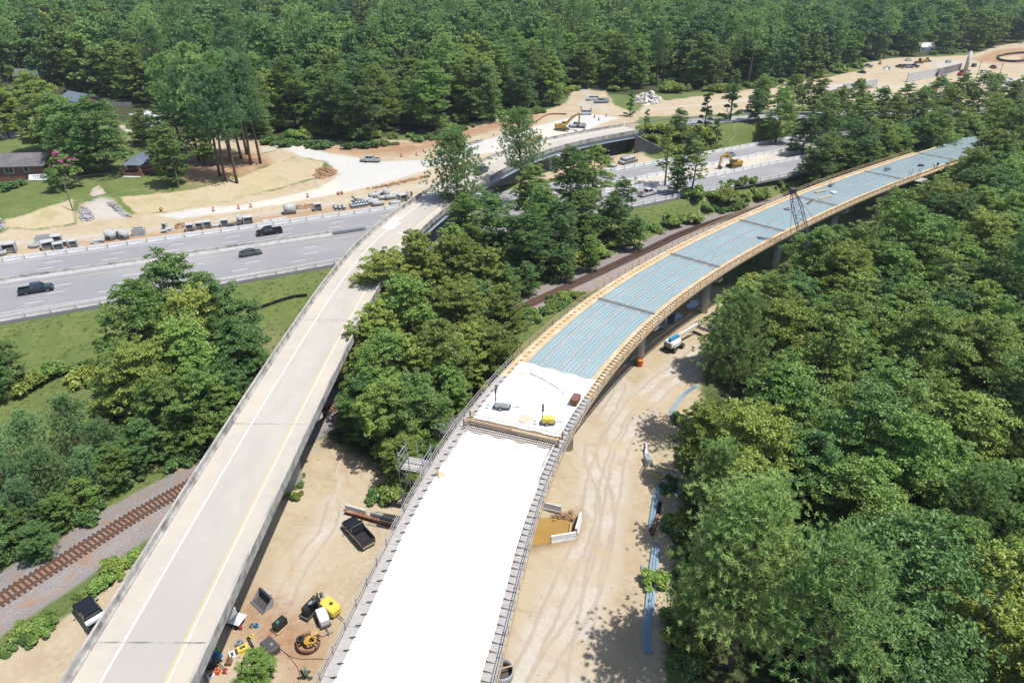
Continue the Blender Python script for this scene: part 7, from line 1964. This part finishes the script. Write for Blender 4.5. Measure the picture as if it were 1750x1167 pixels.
# -- wood between the two bridges
by_crown([('yellow', (-23.39,110.74,5.00), 1.0), ('yellow', (-17.74,119.99,5.00), 1.0), ('yellow', (-11.98,124.34,5.00), .95), ('yellow', (-4.48,120.92,4.00), .9), ('yellow', (-1.68,103.37,3.50), .8), ('mid', (-17.34,100.33,4.50), 1.0), ('yellow', (-21.75,95.27,4.50), .85), ('yellow', (-9.65,100.25,4.00), .95), ('yellow', (-2.79,95.11,3.00), .66), ('mid', (-18.57,83.81,3.50), .8),
          ('sparse', (-22.41,84.61,3.00), .66), ('yellow', (-14.41,84.61,4.00), .9), ('mid', (-10.75,86.25,4.00), .88), ('yellow', (-6.82,92.31,3.00), .76), ('sparse', (-24.21,91.04,3.00), .62), ('mid', (-16.70,76.48,2.00), .68), ('dark', (-12.69,76.46,2.50), .74), ('mid', (-9.26,83.03,2.50), .62), ('dark', (-20.46,79.31,1.50), .58), ('mid', (-22.92,80.76,0.50), .45), ('mid', (-13.99,70.19,0.00), .45),
          ('dark', (3.74,137.80,3.50), .8), ('dark', (10.42,145.05,3.50), .8), ('mid', (17.05,153.57,4.00), .84), ('dark', (23.97,159.37,3.50), .74), ('mid', (5.68,161.51,5.00), .86), ('dark', (14.97,172.12,5.50), .92), ('mid', (20.89,175.82,5.50), .8), ('dark', (-1.28,141.82,4.00), .86), ('dark', (-5.28,148.04,4.50), .8), ('mid', (-9.57,141.82,4.00), .85), ('mid', (-12.98,136.49,4.00), .7),
          ('sparse', (44.27,195.29,5.50), .95), ('sparse', (49.43,184.88,5.00), .8), ('mid', (46.08,187.84,5.00), .6), ('dark', (29.23,155.36,0.50), .5), ('mid', (17.45,142.08,0.50), .5), ('dark', (10.65,136.53,0.00), .5), ('dark', (3.01,129.51,-1.00), .42), ('mid', (-1.71,121.59,0.00), .56), ('dark', (-5.95,114.26,1.00), .66), ('mid', (7.33,149.48,4.00), .8), ('dark', (27.93,170.28,3.00), .6)],
         {'dark': 'dark green broadleaf tree in the strip between railway and highway', 'mid': 'mid green broadleaf tree in the strip between the old ramp and the new deck', 'yellow': 'yellow-green broadleaf tree between the old ramp and the new deck', 'sparse': 'thin open-crowned tree with visible limbs beside the highway barrier or the ramp'},
         'trees between the old ramp and the new deck', 1.12)
tree('ramppine', *(-12.90,158.79,8.00)[:2], 1.2, 'broad layered pine standing against the old ramp deck', 'two tall pines by the old ramp', 0)
tree('ramppine', *(1.96,175.91,9.00)[:2], 1.15, 'tall open pine with long bare stem near the ramp girders', 'two tall pines by the old ramp', 1)
# -- tree belt beside the right-hand highway
by_crown([('mid', (94.41,249.58,6.00), 1.0), ('mid', (97.01,277.28,6.00), .9), ('dark', (97.01,231.02,5.00), .85), ('mid', (103.58,235.41,5.00), .95), ('mid', (121.90,265.23,5.00), .95), ('mid', (126.99,254.57,5.00), .95), ('dark', (109.27,222.97,4.00), .85), ('mid', (131.73,244.65,5.00), .95), ('mid', (152.65,265.23,5.00), .95), ('dark', (130.37,231.22,4.00), .8), ('mid', (170.05,276.73,5.00), .95), ('mid', (192.80,295.78,5.00), .95), ('dark', (148.37,244.66,4.00), .8), ('mid', (196.73,282.83,5.00), 1.0), ('mid', (175.88,259.56,4.00), .9), ('mid', (161.38,249.45,4.00), .8),
          ('mid', (142.66,276.73,5.00), .9), ('mid', (155.99,282.83,5.00), .9), ('mid', (216.72,302.67,5.00), 1.0), ('dark', (98.98,215.60,3.00), .75), ('mid', (110.63,283.51,6.00), .85), ('mid', (115.25,271.31,6.00), .85), ('mid', (175.83,295.78,5.00), .85), ('mid', (138.98,289.18,5.00), .8), ('dark', (119.08,223.25,3.00), .7), ('mid', (174.97,244.66,4.00), .8), ('mid', (203.72,270.87,5.00), 1), ('mid', (189.48,302.67,5.00), .85), ('mid', (213.42,317.37,5.00), .85)],
         {'dark': 'dark green tree in the belt between the new deck and the right-hand highway', 'mid': 'mid green tree in the belt between the new deck and the right-hand highway'}, 'tree belt behind the new deck', 1.1)
by_crown([('cone', (43.50,260.82,10.00), .62), ('cone', (78.61,255.15,11.00), 1.15), ('cone', (66.87,244.18,11.00), .85), ('cone', (61.75,232.11,9.50), .7), ('dark', (55.59,234.60,9.00), .5), ('cone', (45.36,237.48,9.00), .45), ('dark', (58.17,223.63,7.00), .45), ('cone', (70.13,239.43,9.00), .7), ('dark', (87.58,254.83,7.00), .6), ('cone', (213.31,335.34,6.00), .55), ('cone', (147.88,304.93,7.00), .7), ('cone', (101.69,272.59,9.00), .7), ('cone', (123.85,291.64,8.00), .7), ('cone', (135.75,294.43,8.00), .65)],
         {'cone': 'narrow dark cone-shaped tree on the embankment past the ramp abutment', 'dark': 'low rounded dark tree on the embankment past the ramp abutment'}, 'trees on the ramp embankment', 1.25)
_b = random.Random(77)
for k in range(6, 31):
    d = south_edge.near(58, 192)[0] + k * 5.2 + _b.uniform(-2, 2)
    q = south_edge.at(d, _b.uniform(4.5, 12))
    tree('mid' if k % 3 else 'dark', q.x, q.y, _b.uniform(.9, 1.2), 'leafy tree close behind the highway barrier in the belt north of the new deck', 'barrier-side trees of the belt')
# -- houses and pines on the left
by_crown([('mid', (-143.36,214.15,4.80), 1.5), ('dark', (-120.31,191.64,4.30), 1.25), ('dark', (-112.60,190.42,4.30), 1.3), ('dark', (-132.21,205.55,4.60), 1.15), ('mid', (-168.35,233.56,5.40), 1.1), ('dark', (-171.28,242.25,5.50), 1.2), ('mid', (-90.41,181.45,4.20), 1.0), ('mid', (-98.34,190.42,4.30), .55), ('mid', (-90.40,201.55,4.40), .8), ('mid', (-116.41,222.66,5.00), .7), ('dark', (-107.07,214.15,4.80), .8), ('dark', (-121.18,226.77,5.00), .6)],
         {'dark': 'dark rounded garden tree beside the brick houses', 'mid': 'mid green garden tree beside the brick houses'}, 'garden trees by the brick houses', 1.0)
for px, s_ in [((-81.62,190.42,4.30), 1.3), ((-78.99,187.19,4.20), 1.28), ((-76.24,187.19,4.20), 1.3), ((-76.93,202.50,4.50), 1.3), ((-75.20,204.16,4.60), 1.34), ((-81.81,207.66,4.60), 1.25), ((-82.22,213.07,4.70), 1.35), ((-87.48,201.15,4.50), 1.3), ((-84.05,205.55,4.60), 1.3), ((-93.68,205.55,4.60), 1.25), ((-94.36,214.15,4.80), 1.35), ((-103.25,216.78,4.90), 1.2)]:
    tree('tallpine', px[0], px[1], s_, 'tall pine with long bare trunk on the brown slope east of the porch house', 'stand of tall pines on the slope', sz=1.0)
# -- foreground of the right-hand wood
by_crown([('bigpine', (21.30,42.69,9.00), 1.06), ('pine', (30.17,79.61,8.00), .98), ('yellow', (24.54,54.43,6.00), .9), ('yellow', (25.80,69.84,4.00), .72), ('mid', (36.89,97.31,5.00), .85), ('yellow', (43.58,111.04,6.00), .8), ('mid', (42.32,99.49,6.00), .9)],
         {'bigpine': 'full fluffy light green pine at the edge of the haul road', 'pine': 'green pine leaning over the haul road edge', 'yellow': 'yellow-green broadleaf tree along the haul road edge', 'mid': 'mid green broadleaf tree along the haul road edge'}, 'trees along the haul road edge')
by_crown([('yellow', (138.65,200.77,8.00), 1.2), ('mid', (149.77,208.05,8.00), 1.2), ('mid', (157.40,208.98,9.00), 1.25), ('yellow', (130.23,191.52,4.00), .85), ('mid', (137.28,193.36,6.00), 1.05), ('mid', (128.58,174.59,4.00), 1.0), ('mid', (152.16,194.01,5.00), 1.1)],
         {'yellow': 'yellow-green tree overhanging the far end of the new deck', 'mid': 'mid green tree overhanging the far end of the new deck'}, 'trees overhanging the far deck')
tree('bigpine', *(17.92,46.16,4.00)[:2], .58, 'smaller pine standing in front of the full fluffy pine by the bar bundles', None)
tree('pine', *(19.72,45.15,-4.00)[:2], .95, 'pine with bare lower trunk beside the lower end of the long bar bundle', None, 0)
tree('pine', *(22.71,58.89,-4.00)[:2], .85, 'pine whose crown shades the upper end of the long bar bundle', None, 2)
tree('mid', *(-23.88,41.29,-2.20)[:2], .33, 'small round green tree among the tools by the old ramp', None, 1)

# -- the right-hand wood
RWOOD = [(22.85,45.82,-4.00), (28.53,62.25,-4.00), (33.82,78.51,-4.00), (41.09,97.62,-4.00), (49.37,114.48,-4.00), (62.36,130.28,-4.00), (81.55,146.99,-4.00), (107.61,167.96,-4.00), (137.80,192.77,-4.00), (173.54,217.51,-4.00), (240, 262, 0), (330, 240, 0), (220, 60, 0), (90, 5, 0), (30, 5, 0)]
def scatter(poly, dmin, n, seed, avoid=(), box=None):
    r = random.Random(seed)
    pts = np.array([p[:2] for p in poly]); lo, hi = pts.min(0), pts.max(0)
    cand = np.array([(r.uniform(lo[0], hi[0]), r.uniform(lo[1], hi[1])) for _ in range(n)])
    cand = cand[sdf(poly, cand[:, 0], cand[:, 1]) > 0]
    cell = {}; out = []
    for x, y in list(avoid): cell.setdefault((int(x // dmin), int(y // dmin)), []).append((x, y))
    for x, y in cand:
        i, j = int(x // dmin), int(y // dmin)
        if any((x - a) ** 2 + (y - b) ** 2 < dmin ** 2 for u in (-1, 0, 1) for v in (-1, 0, 1) for a, b in cell.get((i + u, j + v), ())): continue
        cell.setdefault((i, j), []).append((x, y)); out.append((x, y))
    return out
rw = scatter(RWOOD, 5.6, 5000, 5, ALL_TREES)
cam_f = np.array([0, 0])
def in_view(x, y, z, m=60):
    dx, dy, dz = x, y, z - 56
    c, s = math.cos(R(28.81)), math.sin(R(28.81))
    zc = dy * c - dz * s; yc = -dy * s - dz * c
    if zc < 5: return False
    u, v = 875 + 1170 * dx / zc, 583 + 1170 * yc / zc
    return -m < u < 1750 + m and -m < v < 1167 + 2.5 * m
rw = [p for p in rw if in_view(p[0], p[1], 8, 130)]
wl_ = {'mid': 'mid green broadleaf tree inside the dense wood south-east of the new deck', 'dark': 'dark green broadleaf tree inside the dense wood south-east of the new deck', 'yellow': 'yellow-green broadleaf tree inside the dense wood south-east of the new deck', 'sparse': 'thin-crowned tree inside the dense wood south-east of the new deck', 'pine': 'pine rising inside the dense wood south-east of the new deck'}
for x, y in rw:
    k = trng.choices(['mid', 'dark', 'yellow', 'sparse', 'pine'], [54, 24, 10, 8, 4])[0]
    tree(k, x, y, trng.uniform(.85, 1.2), wl_[k], 'trees of the south-east wood')
print('right wood', len(rw), TREE_COUNT)

# -- the wood north of the works: its front rows one by one, the rest as one far wood
NWOOD = [(-268.72,249.58,6.00), (-224.96,265.56,6.00), (-232.59,312.47,7.00), (-223.23,339.34,8.00), (-172.74,304.93,7.00), (-133.53,277.28,6.00), (-108.64,238.11,5.00), (-85.63,234.58,4.60), (-60.55,228.50,4.80), (-45.14,228.45,5.00), (-22.98,238.99,5.40), (-9.43,252.67,6.40), (14.72,275.47,7.20), (25.21,309.92,7.40), (32.95,325.28,7.50), (46.74,310.56,7.30), (59.67,327.29,7.20), (97.46,329.26,6.40), (127.92,347.63,5.50), (174.29,398.98,5.00), (206.14,434.57,5.00), (241.29,463.85,5.00), (282.50,478.01,4.50), (322.79,506.83,4.00), (386.19,554.08,4.00), (519.69,588.78,5.00), (1300, 1000, 0), (1300, 1600, 0), (-1300, 1600, 0), (-1100, 500, 0)]
CLEAR = [[(-57.25,328.63,7.00), (-46.60,328.63,7.00), (-53.41,392.56,7.00), (-66.65,407.19,7.00)], [(-105.75,436.56,8.00), (-78.01,436.56,8.00), (-93.48,554.14,8.00), (-130.43,554.14,8.00)], [(-129.34,226.49,6.00), (-114.13,226.49,6.00), (-140.38,277.28,6.00), (-169.03,292.65,6.00), (-175.85,283.51,6.00)], [(250.76,460.76,5.00), (261.74,460.76,5.00), (277.44,490.08,5.00), (265.80,490.08,5.00)]]
front = scatter(NWOOD, 7.0, 60000, 8, ALL_TREES)
fa = np.array(front)
ok = np.ones(len(fa), bool)
for c in CLEAR: ok &= sdf(c, fa[:, 0], fa[:, 1]) < 0
fa = fa[ok]
edge = sdf(NWOOD, fa[:, 0], fa[:, 1])
order = np.argsort(np.hypot(fa[:, 0], fa[:, 1]))
nl = {'mid': 'mid green tree at the front of the north wood', 'dark': 'dark green tree at the front of the north wood', 'yellow': 'yellow-green tree at the front of the north wood', 'sparse': 'thin pale-stemmed tree at the front of the north wood', 'tallpine': 'tall dark pine at the front of the north wood'}
solo, rest_pts = [], []
for i in order:
    x, y = fa[i]
    if not in_view(x, y, 14, 40): continue
    if len(solo) < 95 and edge[i] < 40 and y < 420: solo.append((x, y, edge[i]))
    elif y < 1350: rest_pts.append((x, y))
for x, y, e in solo:
    k = trng.choices(['mid', 'dark', 'yellow', 'sparse', 'tallpine'], [34, 30, 8, 16 if e < 12 else 5, 14])[0]
    tree(k, x, y, trng.uniform(1.05, 1.5), nl[k], 'front rows of the north wood')
# thin out the far ones with distance
r_ = random.Random(4)
keep = [(x, y) for x, y in rest_pts if y < 430 or r_.random() < (430 / y) ** 1.1]
print('north solo', len(solo), 'far', len(keep), TREE_COUNT)

FARV = [broadleaf(71, 17, 5.6, .2, 12, 16, 24, .38, 'leaf_dark'), broadleaf(72, 16, 5.2, .2, 12, 16, 24, .38, 'leaf_mid'), broadleaf(73, 18, 5.9, .25, 13, 16, 24, .40, 'leaf_dark'), broadleaf(74, 15, 4.8, .2, 11, 16, 24, .38, 'leaf_yellow'), pine(75, 21, 4.6, .5, 30, 14, 9, .6, .11, 'needle')]
far_coll = bpy.data.collections.new('far_tree_kinds')
for k, (cm, tm) in enumerate(FARV):
    n0 = len(cm.vertices)
    mb = MB()
    me = cm.copy(); me.name = 'far_tree'
    # join trunk into the far tree's mesh
    tv = np.array([v.co[:] for v in tm.vertices]); tf = [tuple(p.vertices) for p in tm.polygons]
    cv = np.empty(n0 * 3, np.float32); cm.vertices.foreach_get('co', cv); cv = cv.reshape(-1, 3)
    kf = 3 if k == 4 else 4
    faces = np.arange(n0).reshape(-1, kf).tolist() + [[i + n0 for i in f] for f in tf]
    me = bpy.data.meshes.new('far_tree')
    me.from_pydata(np.vstack([cv, tv]).tolist(), [], faces)
    tone = np.empty(n0, np.float32); cm.attributes['leaf_tone'].data.foreach_get('value', tone)
    a = me.attributes.new('leaf_tone', 'FLOAT', 'POINT'); a.data.foreach_set('value', np.r_[tone, np.zeros(len(tv), np.float32)])
    me.materials.append(cm.materials[0]); me.materials.append(tm.materials[0])
    mi = np.r_[np.zeros(n0 // kf, np.int32), np.ones(len(tf), np.int32)]
    me.polygons.foreach_set('material_index', mi)
    far_coll.objects.link(bpy.data.objects.new('far_tree', me))

def scatter_object(name, pts, coll, smin, smax, seed, label, cat, weights=None):
    """one object: points with per-point size, turn and kind, each carrying a copy of a mesh of the collection"""
    rr = np.random.default_rng(seed)
    me = bpy.data.meshes.new(name); me.from_pydata([tuple(p) for p in pts], [], [])
    n = len(pts)
    sc = me.attributes.new('size', 'FLOAT', 'POINT'); sc.data.foreach_set('value', rr.uniform(smin, smax, n).astype(np.float32))
    ro_ = me.attributes.new('turn', 'FLOAT', 'POINT'); ro_.data.foreach_set('value', rr.uniform(0, 6.283, n).astype(np.float32))
    kd = me.attributes.new('which', 'INT', 'POINT')
    nk = len(coll.objects)
    kd.data.foreach_set('value', rr.choice(nk, n, p=weights).astype(np.int32))
    o = obj(name, me); tag(o, label, cat, kind='stuff')
    g = bpy.data.node_groups.new(name, 'GeometryNodeTree')
    g.interface.new_socket('Geometry', in_out='INPUT', socket_type='NodeSocketGeometry')
    g.interface.new_socket('Geometry', in_out='OUTPUT', socket_type='NodeSocketGeometry')
    N, L = g.nodes, g.links
    gi, go = N.new('NodeGroupInput'), N.new('NodeGroupOutput')
    m2p = N.new('GeometryNodeMeshToPoints')
    ci = N.new('GeometryNodeCollectionInfo'); ci.inputs['Collection'].default_value = coll; ci.inputs['Separate Children'].default_value = True; ci.inputs['Reset Children'].default_value = True
    ip = N.new('GeometryNodeInstanceOnPoints'); ip.inputs['Pick Instance'].default_value = True
    def na(nm, ty):
        a = N.new('GeometryNodeInputNamedAttribute'); a.data_type = ty; a.inputs['Name'].default_value = nm; return a.outputs['Attribute']
    cx = N.new('ShaderNodeCombineXYZ'); L.new(na('turn', 'FLOAT'), cx.inputs['Z'])
    L.new(gi.outputs[0], m2p.inputs['Mesh']); L.new(m2p.outputs['Points'], ip.inputs['Points'])
    L.new(ci.outputs[0], ip.inputs['Instance']); L.new(na('which', 'INT'), ip.inputs['Instance Index'])
    L.new(cx.outputs[0], ip.inputs['Rotation']); L.new(na('size', 'FLOAT'), ip.inputs['Scale'])
    L.new(ip.outputs[0], go.inputs[0])
    md = o.modifiers.new('scatter', 'NODES'); md.node_group = g
    return o
ka = np.array(keep); kz = ground_height(ka[:, 0], ka[:, 1])
scatter_object('far_wood', np.stack([ka[:, 0], ka[:, 1], kz - .3], 1), far_coll, 1.0, 1.6, 6, 'distant unbroken wood filling the background', 'wood', [.32, .3, .2, .06, .12])

# ---------------------------------------------------------------- shrubs, hedges, weeds, grass
SHRUB = [shrub(201), shrub(202, 1.4, 1.5), shrub(203, 1.1, 1.2, leaf='leaf_dark'), shrub(204, 1.3, 1.4, leaf='leaf_yellow')]
def bush(x, y, s, label, group, v=None, sz=1.0):
    v = SHRUB[trng.randrange(4)] if v is None else SHRUB[v]
    t = thing('shrub', label, 'shrub', (x, y, gz(x, y) - .05), trng.uniform(0, 6.28), group); t.scale = (s, s, s * sz)
    obj('foliage', v[0], t); obj('stem', v[1], t)
def bush_line(pts, n, spread, s0, s1, label, group, seed, v=None):
    p = Path([(q[0], q[1]) for q in pts], 1.0); r_ = random.Random(seed)
    for k in range(n):
        c = p.at(r_.uniform(0, p.L), r_.uniform(-spread, spread)); bush(c.x, c.y, r_.uniform(s0, s1), label, group, v)
bush_line([(-51.30,45.28,-4.00), (-48.78,47.92,-4.00), (-46.40,52.45,-4.00), (-44.09,56.21,-4.00), (-42.54,59.36,-4.00)], 21, .9, .45, 1.0, 'green weed shrub on the verge between railway and parking dirt', 'weeds along the near railway verge', 1)
bush_line([(-58.74,56.64,-4.00), (-55.70,61.75,-4.00), (-52.30,67.48,-4.00), (-48.17,73.32,-4.00), (-44.96,77.16,-4.00)], 18, 1.2, .7, 1.5, 'dark undergrowth shrub at the foot of the western wood by the ballast', 'undergrowth of the western wood', 2, 2)
bush_line([(0.55,114.48,-4.00), (3.99,119.39,-4.00), (8.85,124.65,-4.00), (13.45,130.28,-4.00)], 21, 1.6, .7, 1.3, 'low green shrub between the ballast and the new deck railing', 'shrubs under the west railing', 3)
bush_line([(1.88,134.77,-4.00), (11.30,144.54,-4.00), (21.88,155.53,-4.00), (31.74,164.39,-3.50), (42.44,173.35,-3.50), (53.71,181.63,-3.00), (68.18,192.33,-3.00)], 32, 2.0, .9, 2.0, 'dense shrub at the foot of the tree strip above the railway', 'shrubs along the railway strip', 4)
bush_line([(49.24,183.68,-2.00), (61.17,191.87,-2.00), (73.07,197.68,-2.00), (85.61,203.80,-2.00)], 18, 2.5, 1.2, 2.4, 'broad green bush behind the highway barrier east of the old ramp', 'bushes below the tree belt', 5)
bush_line([(44.31,235.65,6.30), (50.14,234.52,5.00), (56.13,233.57,2.50), (62.45,235.28,2.50), (72.54,243.71,3.00)], 24, 3.0, 1.0, 2.2, 'yellow-green vine-like bush on the embankment above the wing wall', 'bushes on the embankment', 6, 3)
bush_line([(-17.78,68.03,-4.00), (-14.67,67.48,-4.00), (-11.93,69.74,-4.00), (-10.23,72.10,-4.00)], 8, 1.4, .7, 1.4, 'leafy shrub at the scaffold foot', 'shrubs at the scaffold foot', 7)
bush_line([(-29.00,74.57,-4.00), (-28.47,69.74,-4.00), (-28.22,67.48,-4.00)], 4, .6, .4, .8, 'small weed shrub at the foot of the ramp pier', 'weeds at the ramp pier', 8)
bush_line([(20.03,64.27,-4.00), (18.11,54.92,-4.00), (16.52,47.21,-4.00), (14.87,41.95,-4.00)], 18, 2.2, .6, 1.4, 'shrub in the shade at the wood edge beside the bar bundles', 'undergrowth along the haul road', 9)
bush_line([(27.48,87.31,-4.00), (24.05,75.85,-4.00), (22.45,68.59,-4.00)], 9, 2.0, .6, 1.4, 'shrub in the shade between pine and ditch', 'undergrowth at the ditch', 10)
bush_line([(-80.32,96.00,-3.00), (-76.61,97.86,-3.00), (-72.78,99.77,-3.00), (-65.00,92.43,-3.00), (-70.12,91.57,-3.00)], 14, 3.5, .8, 1.9, 'olive bush in the unmown field west of the old ramp', 'bushes in the field', 11)
bush_line([(-81.74,228.55,4.60), (-59.38,223.53,4.80), (-44.41,224.29,5.00), (-22.63,234.91,5.30), (-7.28,250.61,6.40), (12.16,268.27,7.20)], 37, 2.0, 0.8, 2.2, 'dense edge shrub along the foot of the north wood', 'edge shrubs of the north wood', 12, 2)
bush_line([(45.50,301.60,7.30), (62.85,315.58,7.00), (95.85,323.31,6.30), (130.10,345.81,5.50), (179.46,403.73,5.00), (204.73,423.81,5.00)], 24, 4.0, 1.6, 3.2, 'bright edge shrub along the wood behind the far dirt', 'edge shrubs behind the far dirt', 13)
bush_line([(3.26,63.76,-4.00), (5.45,64.07,-4.00)], 4, .4, .35, .6, 'tuft of weeds on the pond bank', 'weeds on the pond bank', 14)
bush_line([(211.85,365.93,2.00), (224.50,362.17,2.00)], 6, 2, 1.2, 2.2, 'green scrub below the far pole', 'scrub at the far works', 15)
bush_line([(-145.51,222.66,5.00), (-134.09,233.56,5.40), (-113.50,231.02,5.00)], 8, 4, 1.2, 2.2, 'garden shrub among the trees by the houses', 'garden shrubs', 16)
for k, p in enumerate(((-134.23,177.81,4.30), (-132.68,177.81,4.30), (-131.83,178.90,4.30))): bush(p[0], p[1], 1.7, 'clipped round hedge bush before the long brick house', 'hedge before the long brick house', 2)
# pink-flowering small trees
cm = broadleaf(90, 6.5, 3.2, .1, 12, 9, 90, .17, 'leaf_mid', 'pale_bark')
rng_ = np.random.default_rng(91); Cp = np.stack([rng_.normal(size=14) * 1.5, rng_.normal(size=14) * 1.5, rng_.uniform(3.6, 6.6, 14)], 1)
Vp, tp = leaf_quads(rng_, Cp, np.full((14, 3), .45), 60, .15); bloom = mesh_np('blossom', Vp, 4, M['pink'], tp)
for p, s_, lb in (((-117.15,178.16,4.20), 1.35, 'pink-flowering small tree beside the lawn pole'), ((-125.24,188.24,4.40), 1.1, 'pink-flowering small tree behind the banner')):
    t = thing('flowering_tree', lb, 'tree', (p[0], p[1], gz(p[0], p[1])), .4); t.scale = (s_,) * 3
    obj('crown', cm[0], t); obj('trunk', cm[1], t); obj('blossom', bloom, t)
tree('dark', *(-117.78,173.92,4.20)[:2], .42, 'low dark round tree at the lawn edge before the banner', None, 1)
# grass tufts over the fields, and undergrowth under the woods
def tuft(seed, n=26, h=.45, m='grassblade'):
    r_ = np.random.default_rng(seed)
    a = r_.uniform(0, 6.28, n); b = np.stack([np.cos(a), np.sin(a), np.zeros(n)], 1) * r_.uniform(0, .28, (n, 1))
    tip = b * 3.0 + np.stack([r_.normal(size=n) * .12, r_.normal(size=n) * .12, r_.uniform(.5, 1, n) * h], 1)
    sd_ = np.stack([-np.sin(a), np.cos(a), np.zeros(n)], 1) * .035
    V = np.stack([b - sd_, b + sd_, tip], 1).reshape(-1, 3)
    return mesh_np('grass_tuft', V, 3, M[m], np.repeat(r_.random(n), 3))
gcoll = bpy.data.collections.new('grass_kinds')
for k in range(4): gcoll.objects.link(bpy.data.objects.new('grass_tuft', tuft(300 + k, 26, .35 + .12 * k)))
def grass_points(n, x0, x1, y0, y1, seed, cond):
    r_ = np.random.default_rng(seed); X = r_.uniform(x0, x1, n); Y = r_.uniform(y0, y1, n)
    keep_ = cond(X, Y) & (r_.random(n) < .35 + .65 * (np.sin(X * .35 + np.sin(Y * .2) * 2) * np.sin(Y * .31) > -.1))
    X, Y = X[keep_], Y[keep_]
    return np.stack([X, Y, ground_height(X, Y) - .02], 1)
def field(X, Y):
    ds = (yat(HS, X) - Y) * .87
    return (ds > 2.6) & (sdf(DIRT_S, X, Y) < .3) & (pdist(railway, X, Y, 6) > 4.8) & (Y > 20)
gp = grass_points(40000, -110, 75, 22, 195, 5, field)
scatter_object('field_grass', gp, gcoll, .35, .9, 31, 'rough grass of the fields between highway and railway', 'grass')
ucoll = bpy.data.collections.new('undergrowth_kinds')
for k in range(4):
    cmk = SHRUB[k][0]; ucoll.objects.link(bpy.data.objects.new('undergrowth', cmk))
r_ = np.random.default_rng(8)
X = r_.uniform(-260, 380, 9000); Y = r_.uniform(20, 520, 9000)
w_ = np.maximum.reduce([sdf(RWOOD, X, Y) - 1, sdf(NWOOD, X, Y), sdf(WOOD[2], X, Y) - .5, sdf(WOOD[3], X, Y) - .5])
cl = np.max([sdf(c, X, Y) for c in CLEAR], axis=0)
k_ = (w_ > 0) & (cl < 0) & (pdist(railway, X, Y, 6) > 5.5) & (pdist(new, X, Y, 6) > 9)
up = np.stack([X[k_], Y[k_], ground_height(X[k_], Y[k_]) - .1], 1)
scatter_object('undergrowth', up, ucoll, .9, 2.2, 33, 'low undergrowth covering the floor of the woods', 'undergrowth')

r_ = np.random.default_rng(18)
X = r_.uniform(-70, 45, 4500); Y = r_.uniform(22, 150, 4500)
k_ = (sdf(DIRT_S, X, Y) > .5) & (sdf(POND, X, Y) < -.5) & (r_.random(4500) < .25 + .5 * (np.sin(X * .4) * np.sin(Y * .33 + X * .1) > 0))
sp_ = np.stack([X[k_], Y[k_], ground_height(X[k_], Y[k_]) + .01], 1)
scatter_object('loose_stones', sp_, st_coll, .03, .11, 41, 'loose stones and clods strewn over the haul road and yard', 'stones')

# ---------------------------------------------------------------- summer haze
hz = MB().box((0, 760, 25), (3300, 2300, 70)).build('haze', [])
hz['kind'] = 'stuff'; hz['label'] = 'thin blue summer haze over the whole valley'; hz['category'] = 'haze'
hm = bpy.data.materials.new('haze_air'); N_, L_n = nt(hm)
for n_ in list(N_):
    if n_.type == 'BSDF_PRINCIPLED': N_.remove(n_)
pv = N_.new('ShaderNodeVolumePrincipled'); pv.inputs['Color'].default_value = (.72, .84, 1.0, 1); pv.inputs['Density'].default_value = .00008; pv.inputs['Anisotropy'].default_value = .2
L_n.new(pv.outputs['Volume'], N_['Material Output'].inputs['Volume'])
hz.data.materials.append(hm)
